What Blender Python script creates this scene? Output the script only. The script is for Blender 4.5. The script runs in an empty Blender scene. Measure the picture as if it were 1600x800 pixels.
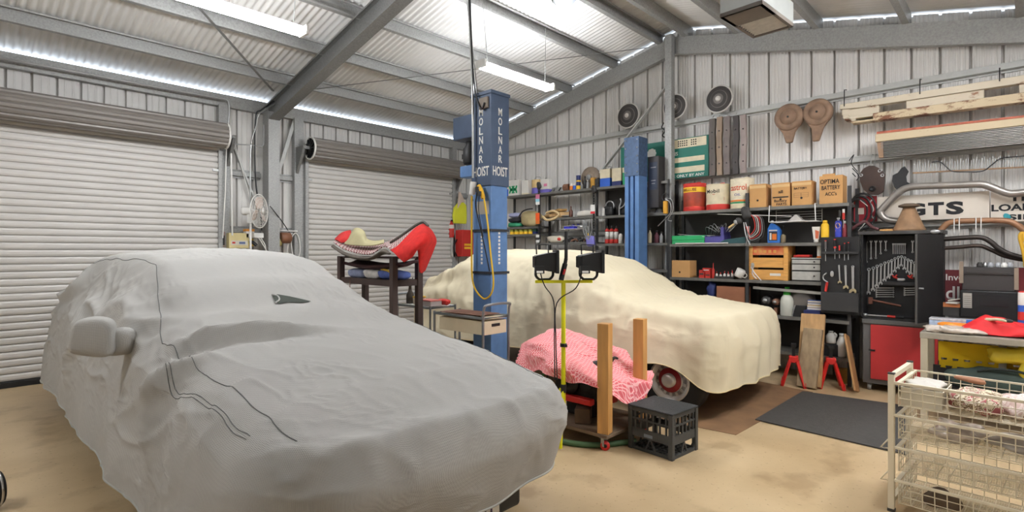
import bpy, bmesh, math, random
from mathutils import Vector, Matrix, noise
from mathutils.bvhtree import BVHTree
R = random.Random(7)
sc = bpy.context.scene
col = sc.collection
PI = math.pi
# ---------------------------------------------------------------- camera model
F = 844.0
TH = math.radians(43.47)
HZ = 393.0
EYE = 1.45
CT, ST = math.cos(TH), math.sin(TH)

def ray(px):
    u = (px - 800) / F
    return CT + ST * u, ST - CT * u

def onX(px, py, X):
    a, b = ray(px); t = X / a
    return Vector((X, b * t, EYE + (HZ - py) / F * t))

def onY(px, py, Y):
    a, b = ray(px); t = Y / b
    return Vector((a * t, Y, EYE + (HZ - py) / F * t))

def onZ(px, py, Z):
    a, b = ray(px); t = (EYE - Z) * F / (py - HZ)
    return Vector((a * t, b * t, Z))

# ---------------------------------------------------------------- materials
def lin(c):
    return tuple((x / 255 / 12.92) if x / 255 <= .04045 else ((x / 255 + .055) / 1.055) ** 2.4 for x in c)

MATS = {}
def M(name, rgb=None, rough=.6, metal=0., var=.08, scale=6., bump=0., bscale=40., emit=0., trans=0., stretch=None, coat=0., rgb2=None):
    if name in MATS: return MATS[name]
    m = bpy.data.materials.new(name); m.use_nodes = True
    nt = m.node_tree; b = nt.nodes['Principled BSDF']
    c = lin(rgb)
    b.inputs['Roughness'].default_value = rough
    b.inputs['Metallic'].default_value = metal
    if coat: b.inputs['Coat Weight'].default_value = coat
    tc = nt.nodes.new('ShaderNodeTexCoord')
    src = tc.outputs['Object']
    if stretch:
        mp = nt.nodes.new('ShaderNodeMapping'); mp.inputs['Scale'].default_value = stretch
        nt.links.new(src, mp.inputs['Vector']); src = mp.outputs['Vector']
    n = nt.nodes.new('ShaderNodeTexNoise'); n.inputs['Scale'].default_value = scale
    n.inputs['Detail'].default_value = 5
    nt.links.new(src, n.inputs['Vector'])
    r = nt.nodes.new('ShaderNodeValToRGB')
    r.color_ramp.elements[0].position = .3; r.color_ramp.elements[1].position = .7
    if rgb2 is not None:
        d = lin(rgb2)
        r.color_ramp.elements[0].color = (*d, 1); r.color_ramp.elements[1].color = (*c, 1)
    else:
        r.color_ramp.elements[0].color = tuple(x * (1 - var) for x in c) + (1,)
        r.color_ramp.elements[1].color = tuple(min(1, x * (1 + var)) for x in c) + (1,)
    nt.links.new(n.outputs['Fac'], r.inputs['Fac'])
    nt.links.new(r.outputs['Color'], b.inputs['Base Color'])
    if bump:
        n2 = nt.nodes.new('ShaderNodeTexNoise'); n2.inputs['Scale'].default_value = bscale
        n2.inputs['Detail'].default_value = 4
        nt.links.new(src, n2.inputs['Vector'])
        bp = nt.nodes.new('ShaderNodeBump'); bp.inputs['Strength'].default_value = bump
        bp.inputs['Distance'].default_value = .01
        nt.links.new(n2.outputs['Fac'], bp.inputs['Height'])
        nt.links.new(bp.outputs['Normal'], b.inputs['Normal'])
    if emit:
        b.inputs['Emission Color'].default_value = (*c, 1); b.inputs['Emission Strength'].default_value = emit
    if trans:
        b.inputs['Transmission Weight'].default_value = trans
    MATS[name] = m
    return m

# ---------------------------------------------------------------- mesh builder
_txt = {}
def text_geo(s, bold=.012):
    key = (s, bold)
    if key in _txt: return _txt[key]
    cu = bpy.data.curves.new('t', 'FONT'); cu.body = s; cu.extrude = .02; cu.resolution_u = 3; cu.offset = bold
    o = bpy.data.objects.new('t', cu)
    col.objects.link(o)
    dg = bpy.context.evaluated_depsgraph_get()
    me = bpy.data.meshes.new_from_object(o.evaluated_get(dg))
    vs = [v.co.copy() for v in me.vertices]; fs = [tuple(p.vertices) for p in me.polygons]
    bpy.data.objects.remove(o); bpy.data.curves.remove(cu); bpy.data.meshes.remove(me)
    xs = [v.x for v in vs]; ys = [v.y for v in vs]
    x0, x1, y0, y1 = min(xs), max(xs), min(ys), max(ys)
    vs = [((v.x - x0) / (x1 - x0) - .5, v.z, (v.y - y0) / (y1 - y0) - .5) for v in vs]
    _txt[key] = (vs, fs)
    return _txt[key]

def Tr(x=0, y=0, z=0): return Matrix.Translation((x, y, z))
def Rz(a): return Matrix.Rotation(math.radians(a), 4, 'Z')
def Rx(a): return Matrix.Rotation(math.radians(a), 4, 'X')
def Ry(a): return Matrix.Rotation(math.radians(a), 4, 'Y')
def Sc(x, y, z): return Matrix.Diagonal((x, y, z, 1))

def spline(pts, k=6):
    pts = [Vector(p) for p in pts]
    if len(pts) < 3 or k <= 1: return pts
    out = []
    for i in range(len(pts) - 1):
        p0 = pts[max(i - 1, 0)]; p1 = pts[i]; p2 = pts[i + 1]; p3 = pts[min(i + 2, len(pts) - 1)]
        for j in range(k):
            t = j / k
            out.append(.5 * ((2 * p1) + (p2 - p0) * t + (2 * p0 - 5 * p1 + 4 * p2 - p3) * t * t + (3 * p1 - p0 - 3 * p2 + p3) * t ** 3))
    out.append(pts[-1])
    return out

class MB:
    def __init__(s): s.v = []; s.f = []; s.m = []; s.s = []
    def add(s, vs, fs, m=0, T=None, smooth=False):
        o = len(s.v)
        s.v += [tuple(T @ Vector(v)) if T is not None else tuple(v) for v in vs]
        for f in fs:
            s.f.append(tuple(i + o for i in f)); s.m.append(m); s.s.append(smooth)
        return s
    def box(s, a, b, m=0, T=None):
        (x0, y0, z0), (x1, y1, z1) = a, b
        x0, x1 = min(x0, x1), max(x0, x1); y0, y1 = min(y0, y1), max(y0, y1); z0, z1 = min(z0, z1), max(z0, z1)
        vs = [(x0, y0, z0), (x1, y0, z0), (x1, y1, z0), (x0, y1, z0), (x0, y0, z1), (x1, y0, z1), (x1, y1, z1), (x0, y1, z1)]
        return s.add(vs, [(0, 3, 2, 1), (4, 5, 6, 7), (0, 1, 5, 4), (1, 2, 6, 5), (2, 3, 7, 6), (3, 0, 4, 7)], m, T)
    def cbox(s, c, d, m=0, T=None):
        return s.box([c[i] - d[i] / 2 for i in range(3)], [c[i] + d[i] / 2 for i in range(3)], m, T)
    def bar(s, p, q, w, h=None, m=0):
        """rectangular bar from p to q"""
        p, q = Vector(p), Vector(q); h = h or w
        d = (q - p); L = d.length; d.normalize()
        up = Vector((0, 0, 1)) if abs(d.z) < .95 else Vector((0, 1, 0))
        x = d.cross(up).normalized(); y = x.cross(d).normalized()
        vs = []
        for e in (p, q):
            for a, b in ((-1, -1), (1, -1), (1, 1), (-1, 1)): vs.append(e + x * a * w / 2 + y * b * h / 2)
        return s.add(vs, [(0, 1, 2, 3), (7, 6, 5, 4), (0, 4, 5, 1), (1, 5, 6, 2), (2, 6, 7, 3), (3, 7, 4, 0)], m)
    def tube(s, pts, r, n=8, m=0, k=1, closed=False, T=None, cap=True):
        pts = spline(pts, k) if not closed else [Vector(p) for p in pts]
        N = len(pts)
        rs = r if isinstance(r, (list, tuple)) else None
        vs = []; prev = None
        for i, p in enumerate(pts):
            a = pts[(i - 1) % N] if closed or i > 0 else p
            b = pts[(i + 1) % N] if closed or i < N - 1 else p
            d = (b - a)
            d = d.normalized() if d.length > 1e-9 else Vector((0, 0, 1))
            if prev is None:
                up = Vector((0, 0, 1)) if abs(d.z) < .9 else Vector((1, 0, 0))
                x = d.cross(up).normalized()
            else:
                x = prev - d * prev.dot(d)
                x = x.normalized() if x.length > 1e-6 else d.orthogonal().normalized()
            prev = x; y = d.cross(x)
            rr = (rs[0] + (rs[1] - rs[0]) * i / (N - 1)) if rs else r
            for j in range(n):
                t = 2 * PI * j / n
                vs.append(p + (x * math.cos(t) + y * math.sin(t)) * rr)
        fs = []
        for i in range(N if closed else N - 1):
            for j in range(n):
                fs.append((i * n + j, i * n + (j + 1) % n, ((i + 1) % N) * n + (j + 1) % n, ((i + 1) % N) * n + j))
        s.add(vs, fs, m, T, True)
        if cap and not closed:
            s.add(vs[:n], [tuple(range(n))[::-1]], m, T); s.add(vs[-n:], [tuple(range(n))], m, T)
        return s
    def ring(s, c, rad, r, axis='Z', n=32, k=6, m=0, T=None):
        pts = []
        for i in range(n):
            a = 2 * PI * i / n; x, y = math.cos(a) * rad, math.sin(a) * rad
            pts.append({'Z': (x, y, 0), 'Y': (x, 0, y), 'X': (0, x, y)}[axis])
        pts = [Vector(c) + Vector(p) for p in pts]
        return s.tube(pts, r, k, m, closed=True, T=T)
    def lathe(s, prof, n=24, m=0, T=None, smooth=True, mats=None, cap=True):
        vs = []
        for r, z in prof:
            for j in range(n):
                t = 2 * PI * j / n; vs.append((r * math.cos(t), r * math.sin(t), z))
        for i in range(len(prof) - 1):
            fs = [(i * n + j, i * n + (j + 1) % n, (i + 1) * n + (j + 1) % n, (i + 1) * n + j) for j in range(n)]
            o = len(s.v) if i == 0 else o
            if i == 0: s.v += [tuple(T @ Vector(v)) if T is not None else v for v in vs]
            for f in fs:
                s.f.append(tuple(q + o for q in f)); s.m.append(mats[i] if mats else m); s.s.append(smooth)
        if cap and prof[0][0] > 1e-4: s.f.append(tuple(o + j for j in range(n))[::-1]); s.m.append(mats[0] if mats else m); s.s.append(False)
        L = (len(prof) - 1) * n
        if cap and prof[-1][0] > 1e-4: s.f.append(tuple(o + L + j for j in range(n))); s.m.append(mats[-1] if mats else m); s.s.append(False)
        return s
    def prism(s, poly, y0, y1, m=0, T=None):
        """polygon in local xz, extruded along y"""
        n = len(poly)
        a = sum(poly[i][0] * poly[(i + 1) % n][1] - poly[(i + 1) % n][0] * poly[i][1] for i in range(n))
        if a < 0: poly = poly[::-1]
        vs = [(x, y0, z) for x, z in poly] + [(x, y1, z) for x, z in poly]
        fs = [tuple(range(n)), tuple(range(n, 2 * n))[::-1]] + [(i, i + n, (i + 1) % n + n, (i + 1) % n) for i in range(n)]
        return s.add(vs, fs, m, T)
    def grid(s, fn, nu, nv, m=0, cu=False, T=None, smooth=True, fm=None):
        vs = [fn(i / (nu - (0 if cu else 1)), j / (nv - 1)) for j in range(nv) for i in range(nu)]
        fs = []; ms = []
        for j in range(nv - 1):
            for i in range(nu if cu else nu - 1):
                k = (i + 1) % nu
                fs.append((j * nu + i, j * nu + k, (j + 1) * nu + k, (j + 1) * nu + i))
        if fm:
            o = len(s.v); s.v += [tuple(T @ Vector(v)) if T is not None else tuple(v) for v in vs]
            for q, f in enumerate(fs):
                s.f.append(tuple(i + o for i in f)); s.m.append(fm(q % (nu if cu else nu - 1), q // (nu if cu else nu - 1))); s.s.append(smooth)
            return s
        return s.add(vs, fs, m, T, smooth)
    def blob(s, c, d, m=0, n=12, p=3., amp=0., fr=6., seed=0., T=None, flat=False):
        """soft superellipsoid of full size d, lumpy by amp"""
        def fn(u, v):
            a = 2 * PI * u; b = PI * (v - .5)
            f = lambda x: math.copysign(abs(x) ** (2 / p), x)
            q = Vector((f(math.cos(b)) * f(math.cos(a)) * d[0] / 2, f(math.cos(b)) * f(math.sin(a)) * d[1] / 2, f(math.sin(b)) * d[2] / 2))
            if amp:
                w = 1 + amp * noise.noise(Vector((q.x * fr + seed, q.y * fr, q.z * fr))) * 1.6
                q *= w
                if flat: q.z = max(q.z, -d[2] / 2)
            return q + Vector(c)
        return s.grid(fn, n * 2, n, m, True, T)
    def txt(s, t, c, w, h, m=0, T=None, th=.002, bold=.012):
        """lettering of width w and height h, centred at c, facing local -y"""
        vs, fs = text_geo(t, bold)
        Q = Tr(*c) @ Sc(w, 1, h)
        vs = [(v[0], math.copysign(th / 2, -v[1]), v[2]) for v in vs]
        return s.add(vs, fs, m, (T @ Q) if T is not None else Q)
    def obj(s, name, mats, parent=None, loc=None, rz=0., bev=0., kind=None, label=None, cat=None, group=None, solid=0., sub=0):
        me = bpy.data.meshes.new(name)
        me.from_pydata(s.v, [], s.f)
        mats = mats if isinstance(mats, (list, tuple)) else [mats]
        for x in mats: me.materials.append(x)
        me.polygons.foreach_set('material_index', s.m)
        me.polygons.foreach_set('use_smooth', s.s)
        me.update()
        o = bpy.data.objects.new(name, me); col.objects.link(o)
        if parent: o.parent = parent
        if loc is not None: o.location = loc
        if rz: o.rotation_euler = (0, 0, math.radians(rz))
        if solid:
            d = o.modifiers.new('s', 'SOLIDIFY'); d.thickness = solid; d.offset = 0
        if bev:
            d = o.modifiers.new('b', 'BEVEL'); d.width = bev; d.segments = 2; d.limit_method = 'ANGLE'; d.angle_limit = .8
        if sub:
            d = o.modifiers.new('u', 'SUBSURF'); d.levels = sub; d.render_levels = sub
        if kind: o['kind'] = kind
        if label: o['label'] = label
        if cat: o['category'] = cat
        if group: o['group'] = group
        return o

def thing(name, label, cat, loc=(0, 0, 0), rz=0., group=None):
    o = bpy.data.objects.new(name, None); col.objects.link(o)
    o.empty_display_size = .1
    o.location = loc; o.rotation_euler = (0, 0, math.radians(rz))
    o['label'] = label; o['category'] = cat
    if group: o['group'] = group
    return o

def dup(root, loc, rz=None, label=None, group=None, scale=None):
    r = root.copy(); col.objects.link(r); r.location = loc
    if rz is not None: r.rotation_euler = (0, 0, math.radians(rz))
    if label: r['label'] = label
    if group: r['group'] = group
    if scale: r.scale = scale
    for ch in list(root.children):
        c = ch.copy(); col.objects.link(c); c.parent = r
        for g in ch.children:
            d = g.copy(); col.objects.link(d); d.parent = c
    return r

def nz(x, y=0., z=0.): return noise.noise(Vector((x, y, z)))
def sst(a, b, x):
    t = min(1, max(0, (x - a) / (b - a))); return t * t * (3 - 2 * t)
def lerp(tab, x):
    """smooth interpolation of a table of (x, value)"""
    if x <= tab[0][0]: return tab[0][1]
    for (a, p), (b, q) in zip(tab, tab[1:]):
        if x <= b:
            t = (x - a) / (b - a); return p + (q - p) * (t * t * (3 - 2 * t) * .6 + t * .4)
    return tab[-1][1]
G = -90.   # rotation that turns a front (-y) towards the room on the gable wall

def net(rows, nu, nv):
    """smooth surface through a small grid of control points (rows of equal length)"""
    rows = [[Vector(p) for p in r] for r in rows]
    def cr(pts, t):
        n = len(pts) - 1; t = min(max(t, 0), 1) * n; i = min(int(t), n - 1); f = t - i
        p0, p1, p2, p3 = pts[max(i - 1, 0)], pts[i], pts[i + 1], pts[min(i + 2, n)]
        return .5 * ((2 * p1) + (p2 - p0) * f + (2 * p0 - 5 * p1 + 4 * p2 - p3) * f * f + (3 * p1 - p0 - 3 * p2 + p3) * f ** 3)
    return lambda u, v: cr([cr(r, u) for r in rows], v)
# ---------------------------------------------------------------- setting
XW, YW, X0, Y0 = 7.2, 7.98, -3.0, -0.9
RID = 3.57
def zr(y): return 4.62 - .22 * abs(y - RID)

galv = M('galvanised', (156, 156, 153), .5, .25, .16, 55, .05, 60)
galvd = M('galvanised_dull', (124, 124, 122), .55, .25, .16, 55)
girtm = M('girt_zinc', (182, 182, 178), .5, .15, .05, 20)
wallm = M('wall_sheet', (216, 213, 208), .55, 0, .04, 3)
wallw = M('wall_sheet_door_side', (212, 209, 204), .55, 0, .04, 3)
roofm = M('roof_sheet', (222, 221, 218), .5, .0, .06, 2)
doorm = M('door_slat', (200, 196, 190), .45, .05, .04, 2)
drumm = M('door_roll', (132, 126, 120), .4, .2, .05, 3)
black = M('black_plastic', (24, 24, 25), .5, 0, .2)
blackm = M('black_metal', (30, 30, 31), .4, .2, .2)
chrome = M('chrome', (200, 200, 200), .18, 1, .03)
white = M('white_plastic', (228, 226, 220), .4)
steel = M('steel', (170, 170, 168), .35, .8, .1)

def floor_mat():
    m = M('concrete', (206, 178, 136), .42, 0, .05, 2)
    nt = m.node_tree; b = nt.nodes['Principled BSDF']
    tc = nt.nodes.new('ShaderNodeTexCoord')
    def nse(sc_, det):
        n = nt.nodes.new('ShaderNodeTexNoise'); n.inputs['Scale'].default_value = sc_; n.inputs['Detail'].default_value = det
        nt.links.new(tc.outputs['Object'], n.inputs['Vector']); return n
    def ramp(src, a, ca, b_, cb):
        r = nt.nodes.new('ShaderNodeValToRGB'); e = r.color_ramp.elements
        e[0].position = a; e[0].color = (*lin(ca), 1); e[1].position = b_; e[1].color = (*lin(cb), 1)
        nt.links.new(src, r.inputs['Fac']); return r
    base = ramp(nse(1.1, 8).outputs['Fac'], .3, (176, 150, 112), .72, (208, 184, 146))
    st = ramp(nse(2.6, 10).outputs['Fac'], .34, (150, 126, 92), .44, (255, 255, 255))
    sp = ramp(nse(38, 3).outputs['Fac'], .28, (150, 130, 100), .36, (255, 255, 255))
    for s_, fac in ((st, .32), (sp, .45)):
        mx = nt.nodes.new('ShaderNodeMixRGB'); mx.blend_type = 'MULTIPLY'; mx.inputs[0].default_value = fac
        nt.links.new(base.outputs[0], mx.inputs[1]); nt.links.new(s_.outputs[0], mx.inputs[2]); base = mx
    nt.links.new(base.outputs[0], b.inputs['Base Color'])
    return m
MB().box((X0 - .1, Y0 - .1, -.12), (XW + .1, YW + .1, 0)).obj('floor', floor_mat(), kind='structure')

def ribbed(length, pitch, off, flutes):
    """profile of a wall sheet: list of (along, depth away from room)"""
    pr = [(0, 0)]
    k = -1
    while off + k * pitch < length + pitch:
        x = off + k * pitch
        for dx, d in ((-.014, 0), (-.010, .05), (.010, .05), (.014, 0)): pr.append((x + dx, d))
        for fx in flutes:
            c = x + pitch * fx
            for dx, d in ((-.011, 0), (-.004, -.005), (.004, -.005), (.011, 0)): pr.append((c + dx, d))
        k += 1
    pr.append((length, 0))
    return sorted([p for p in pr if 0 <= p[0] <= length])

def sheet(name, fn, pr, top, mat_):
    m = MB(); vs = []
    for a, d in pr:
        t = top(a); vs.append(fn(a, d, -.02)); vs.append(fn(a, d, t))
    m.add(vs, [(2 * i, 2 * i + 2, 2 * i + 3, 2 * i + 1) for i in range(len(pr) - 1)], 0)
    return m.obj(name, mat_, kind='structure')

pg = ribbed(YW - Y0, .244, .151 - Y0, (.2, .37, .53, .68, .84))
# make sure the gable profile has a vertex at the ridge
pg = sorted(pg + [(RID - Y0, 0)])
sheet('wall_gable', lambda a, d, z: (XW + d, Y0 + a, z), pg, lambda a: zr(Y0 + a) - .03, wallm)
pd = ribbed(XW - X0, .2144, .470 - X0, (.33, .66))
sheet('wall_doors', lambda a, d, z: (X0 + a, YW + d, z), pd, lambda a: zr(YW) - .06, wallw)
sheet('wall_rear', lambda a, d, z: (X0 + a, Y0 - d, z), pd, lambda a: zr(Y0), wallw)
sheet('wall_left', lambda a, d, z: (X0 - d, Y0 + a, z), pg, lambda a: zr(Y0 + a), wallw)

def roof():
    m = MB(); n = int((XW + .4 - X0) / .076 * 8)
    for y0, y1 in ((YW + .05, RID), (RID, Y0 - .15)):
        vs = []
        for i in range(n + 1):
            x = X0 - .1 + i * .076 / 8
            w = .011 * math.sin(2 * PI * i / 8)
            vs.append((x, y0, zr(y0) + w)); vs.append((x, y1, zr(y1) + w))
        m.add(vs, [(2 * i, 2 * i + 1, 2 * i + 3, 2 * i + 2) for i in range(n)], 0, None, True)
    return m.obj('ceiling', roofm, kind='structure')
roof()

def csec(m, p, q, h, w, up=(0, 0, 1), side=1, lip=.02, t=.006):
    """C-section from p to q: web h high, flanges w deep, p,q at the top edge"""
    p, q = Vector(p), Vector(q); d = (q - p).normalized(); up = Vector(up)
    s_ = d.cross(up).normalized() * side
    up = (up - d * up.dot(d)).normalized()
    prof = [(0, 0), (w, 0), (w, -lip), (w - t, -lip), (w - t, -t), (t, -t), (t, -h + t), (w - t, -h + t), (w - t, -h + lip), (w, -h + lip), (w, -h), (0, -h)]
    n = len(prof)
    vs = [e + s_ * a + up * b for e in (p, q) for a, b in prof]
    fs = [(i, (i + 1) % n, (i + 1) % n + n, i + n) for i in range(n)] + [tuple(range(n))[::-1], tuple(range(n, 2 * n))]
    m.add(vs, fs)

# purlins under the roof sheets
for y in (7.15, 6.29, 5.44, 4.56, 3.80, 3.34, 2.64, 1.73, .88, 0., -.6):
    m = MB(); z = zr(y) - .014
    csec(m, (X0, y, z), (XW - .02, y, z), .15, .06, side=1 if y > RID else -1)
    m.obj('purlin', galv, kind='structure')

# portal rafters and columns (double C) at x = 3.22 and behind the camera
def rafter(name, x, w, h, mat_=galvd):
    for y1 in (YW - .12, Y0 + .05):
        m = MB()
        z0, z1 = zr(RID) - .166, zr(y1) - .166
        for s_ in (-1, 1):
            csec(m, (x, RID, z0), (x, y1, z1), h, w, side=s_)
        m.obj(name, mat_, kind='structure')
rafter('rafter', 3.22, .075, .24)
rafter('rafter', -1.0, .075, .24)
for x in (3.22, -1.0):
    for y in (YW - .31, Y0 + .06):
        m = MB(); m.box((x - .08, y, 0), (x + .08, y + .2, zr(y) - .3)); m.obj('portal_column', galv, kind='structure', bev=.004)
# gable rake beams
for y1 in (YW - .1, Y0 + .05):
    m = MB(); csec(m, (7.03, RID, zr(RID) - .166), (7.03, y1, zr(y1) - .166), .235, .08, side=-1 if y1 < RID else 1)
    m.obj('rake_beam', galv, kind='structure')
m = MB(); m.box((6.9, RID - .05, 0), (7.0, RID + .05, zr(RID) - .17)); m.obj('gable_post', galv, kind='structure', bev=.004)
# eave beam on the door wall
m = MB(); csec(m, (X0, YW - .1, zr(YW) - .065), (XW - .1, YW - .1, zr(YW) - .065), .165, .08, side=-1); m.obj('eave_beam', galv, kind='structure')
# gable girts (top hat rails)
def hat(m, p, q, h=.1, d=.06, n=(-1, 0, 0)):
    p, q = Vector(p), Vector(q); n = Vector(n); up = Vector((0, 0, 1))
    prof = [(0, h / 2), (.012, h / 2), (.012, h * .34), (d, h * .24), (d, -h * .24), (.012, -h * .34), (.012, -h / 2), (0, -h / 2)]
    k = len(prof); vs = [e + n * a + up * b for e in (p, q) for a, b in prof]
    m.add(vs, [(i, (i + 1) % k, (i + 1) % k + k, i + k) for i in range(k)] + [tuple(range(k))[::-1], tuple(range(k, 2 * k))])
zg = [onX(1200, 169, 7.15).z, onX(1250, 259, 7.15).z, onX(1380, 352, 7.15).z, .75]
for z in zg:
    m = MB(); hat(m, (XW - .006, YW - .1, z), (XW - .006, Y0, z)); m.obj('gable_girt', girtm, kind='structure')
# short girts on the door wall between and beside the doors
zd = onY(440, 278, 7.93).z
for x0, x1 in ((2.68, 3.14), (3.3, 3.62), (6.75, 7.1)):
    for z in (zd, onY(440, 362, 7.93).z):
        m = MB(); hat(m, (x0, YW - .006, z), (x1, YW - .006, z), .12, .05, (0, -1, 0)); m.obj('door_wall_girt', galv, kind='structure')
# door jamb posts
for x0, x1 in ((2.56, 2.70), (3.60, 3.74), (6.66, 6.76), (-.48, -.36)):
    m = MB(); csec(m, (x0, YW - .12, 0), (x0, YW - .12, 3.44), x1 - x0, .1, up=(-1, 0, 0), side=-1); m.obj('door_jamb', galv, kind='structure')
# braces
def flat(name, p, q, w=.05, t=.006, mat_=M('strap_zinc', (190, 190, 186), .5, .1, .06, 20)):
    m = MB(); m.bar(p, q, w, t); m.obj(name, mat_, kind='structure')
flat('brace', onX(1047, 128, 7.05), onX(915, 300, 7.05), .06, .02)
flat('brace', onY(357, 210, 7.9), onY(405, 330, 7.9), .05, .02)
flat('brace', onY(461, 185, 7.9), onY(425, 302, 7.9), .05, .02)
flat('brace', (1.0, 5.2, zr(5.2) - .2), (3.05, 7.3, zr(7.3) - .2), .03, .006, galvd)
flat('brace', (3.35, 7.2, zr(7.2) - .18), (6.95, 3.9, zr(3.9) - .18), .02, .006, galvd)
flat('brace', (3.4, 3.9, zr(3.9) - .18), (6.9, 7.3, zr(7.3) - .18), .015, .006, galvd)

# ---------------------------------------------------------------- roller doors
def roller(n, xa, xb, end):
    t = bpy.data.objects.new('door_%d' % n, None); col.objects.link(t); t['kind'] = 'structure'
    t.location = ((xa + xb) / 2, 7.84, 0); w = (xb - xa) / 2
    m = MB(); pr = []; z = .06
    while z < 2.9:
        pr += [(z, 0), (z + .003, .02), (z + .012, .02), (z + .015, 0), (z + .035, -.007), (z + .06, -.007)]; z += .078
    vs = [(sx, -.0 + d, zz) for zz, d in pr for sx in (-w, w)]
    m.add(vs, [(2 * i, 2 * i + 1, 2 * i + 3, 2 * i + 2) for i in range(len(pr) - 1)])
    m.obj('curtain', doorm, t)
    m = MB(); m.box((-w, -.02, 0), (w, .03, .065)); m.obj('bottom_seal', black, t, bev=.004)
    # rolled curtain on the drum
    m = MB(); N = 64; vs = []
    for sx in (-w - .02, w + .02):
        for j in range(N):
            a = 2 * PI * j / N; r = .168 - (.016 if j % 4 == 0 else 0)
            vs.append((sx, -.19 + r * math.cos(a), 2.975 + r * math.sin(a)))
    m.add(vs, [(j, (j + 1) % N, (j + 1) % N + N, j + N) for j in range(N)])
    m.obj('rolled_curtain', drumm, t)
    for sx in (-w - .02, w + .02):
        m = MB()
        Q = Tr(sx, -.19, 2.975) @ Ry(90)
        m.lathe([(.168, -.012), (.172, 0), (.168, .012), (.15, .012), (.15, -.012), (.168, -.012)], 40, 0, Q, cap=False)
        for j in range(6): m.box((-.006, -.15, -.012), (.006, .15, .012), 1, Q @ Rz(j * 30))
        m.lathe([(.05, -.02), (.05, .02)], 16, 1, Q)
        m.obj('drum_wheel', [white, blackm], t)
        m = MB(); s_ = math.copysign(1, sx)
        m.box((sx, -.21, 2.955), (sx + s_ * .1, -.17, 2.995))
        m.prism([(0, 0), (.26, 0), (.2, -.12), (0, -.42)], -.02, .02, 0, Tr(sx + s_ * .1, .04, 3.0) @ Rz(-90))
        m.obj('drum_bracket', galvd, t)
        m = MB(); m.box((s_ * w - .02, -.04, 0), (s_ * w + .03, .045, 2.8)); m.obj('guide_track', galv, t, bev=.003)
        m = MB(); m.box((s_ * (w - .09), -.03, 2.52), (s_ * w, -.012, 2.55)); m.obj('door_stop', steel, t)
roller(1, -.35, 2.56, 0)
roller(2, 3.76, 6.64, 1)
# ---------------------------------------------------------------- covered cars
def cover_fn(cx, yf, yr, H, hw, roofw, topz, hem, flare, sd, rc=.42, fr=1.0, foldamp=.03, front_bow=.12, nosein=.10, crisp=1., outs=.05, sh=.80):
    """returns fn(a, r): a round the plan outline, r 0 (middle) .. 1 (shoulder) .. 2 (hem)"""
    cyf, cyr = yf + rc * 2.0, yr - rc * 2.0
    per = []
    # outline as superellipse-like rounded rectangle, sampled by angle of arc length
    L = yr - yf; W = 2 * hw
    def outline(a):
        # arc-length walk around a rounded rectangle, starting at front middle, going to the left (-x)
        rr = rc
        segs = [hw - rr, PI / 2 * rr, L - 2 * rr, PI / 2 * rr, 2 * (hw - rr), PI / 2 * rr, L - 2 * rr, PI / 2 * rr, hw - rr]
        s_ = a * sum(segs)
        for i, q in enumerate(segs):
            if s_ <= q or i == 8: break
            s_ -= q
        t = s_ / q if q else 0
        if i == 0: p = (-s_, yf)
        elif i == 1: p = (-hw + rr - rr * math.sin(t * PI / 2), yf + rr - rr * math.cos(t * PI / 2))
        elif i == 2: p = (-hw, yf + rr + s_)
        elif i == 3: p = (-hw + rr - rr * math.cos(t * PI / 2), yr - rr + rr * math.sin(t * PI / 2))
        elif i == 4: p = (-hw + rr + s_, yr)
        elif i == 5: p = (hw - rr + rr * math.sin(t * PI / 2), yr - rr + rr * math.cos(t * PI / 2))
        elif i == 6: p = (hw, yr - rr - s_)
        elif i == 7: p = (hw - rr + rr * math.cos(t * PI / 2), yf + rr - rr * math.sin(t * PI / 2))
        else: p = (hw - rr - s_, yf)
        x, y = p
        if y < yf + rc * 1.5:      # bowed nose
            y -= front_bow * (1 - (x / hw) ** 2) * sst(yf + rc * 1.5, yf, y)
        return x, y
    def base(a, r):
        ox, oy = outline(a)
        my = min(max(oy, yf + hw), yr - hw)
        if r <= 1:
            e = r
            x = ox * e; y = my + (oy - my) * e
            z = H(x / hw, y)
            nf = sst(yf + rc * 1.2, yf + .05, oy) * crisp
            nf = min(1, nf)
            edge = max(0, (e - sh) / (1 - sh))
            z -= .10 * edge ** 2.2 * (1 - nf) + nf * .05 * max(0, (e - .94) / .06) ** 2
            if e > .95: pass
            return Vector((cx + x, y, z))
        k = r - 1
        nf = sst(yf + rc * 1.2, yf + .05, oy) * crisp
        nf = min(1, nf)
        top = H(ox / hw, oy) - .10 * (1 - nf) - .05 * nf
        hz = hem(ox / hw, oy)
        z = top + (hz - top) * k
        d = Vector((ox, oy - my, 0)); d.normalize()
        nose = sst(yf + .5, yf + .1, oy)
        out = (outs + (.06 - outs) * nose) * math.sin(min(1, k * 2.4) * PI / 2) + (flare - (flare + nosein) * nose) * k ** 1.5
        return Vector((cx + ox, oy, z)) + d * out
    return base, outline

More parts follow.
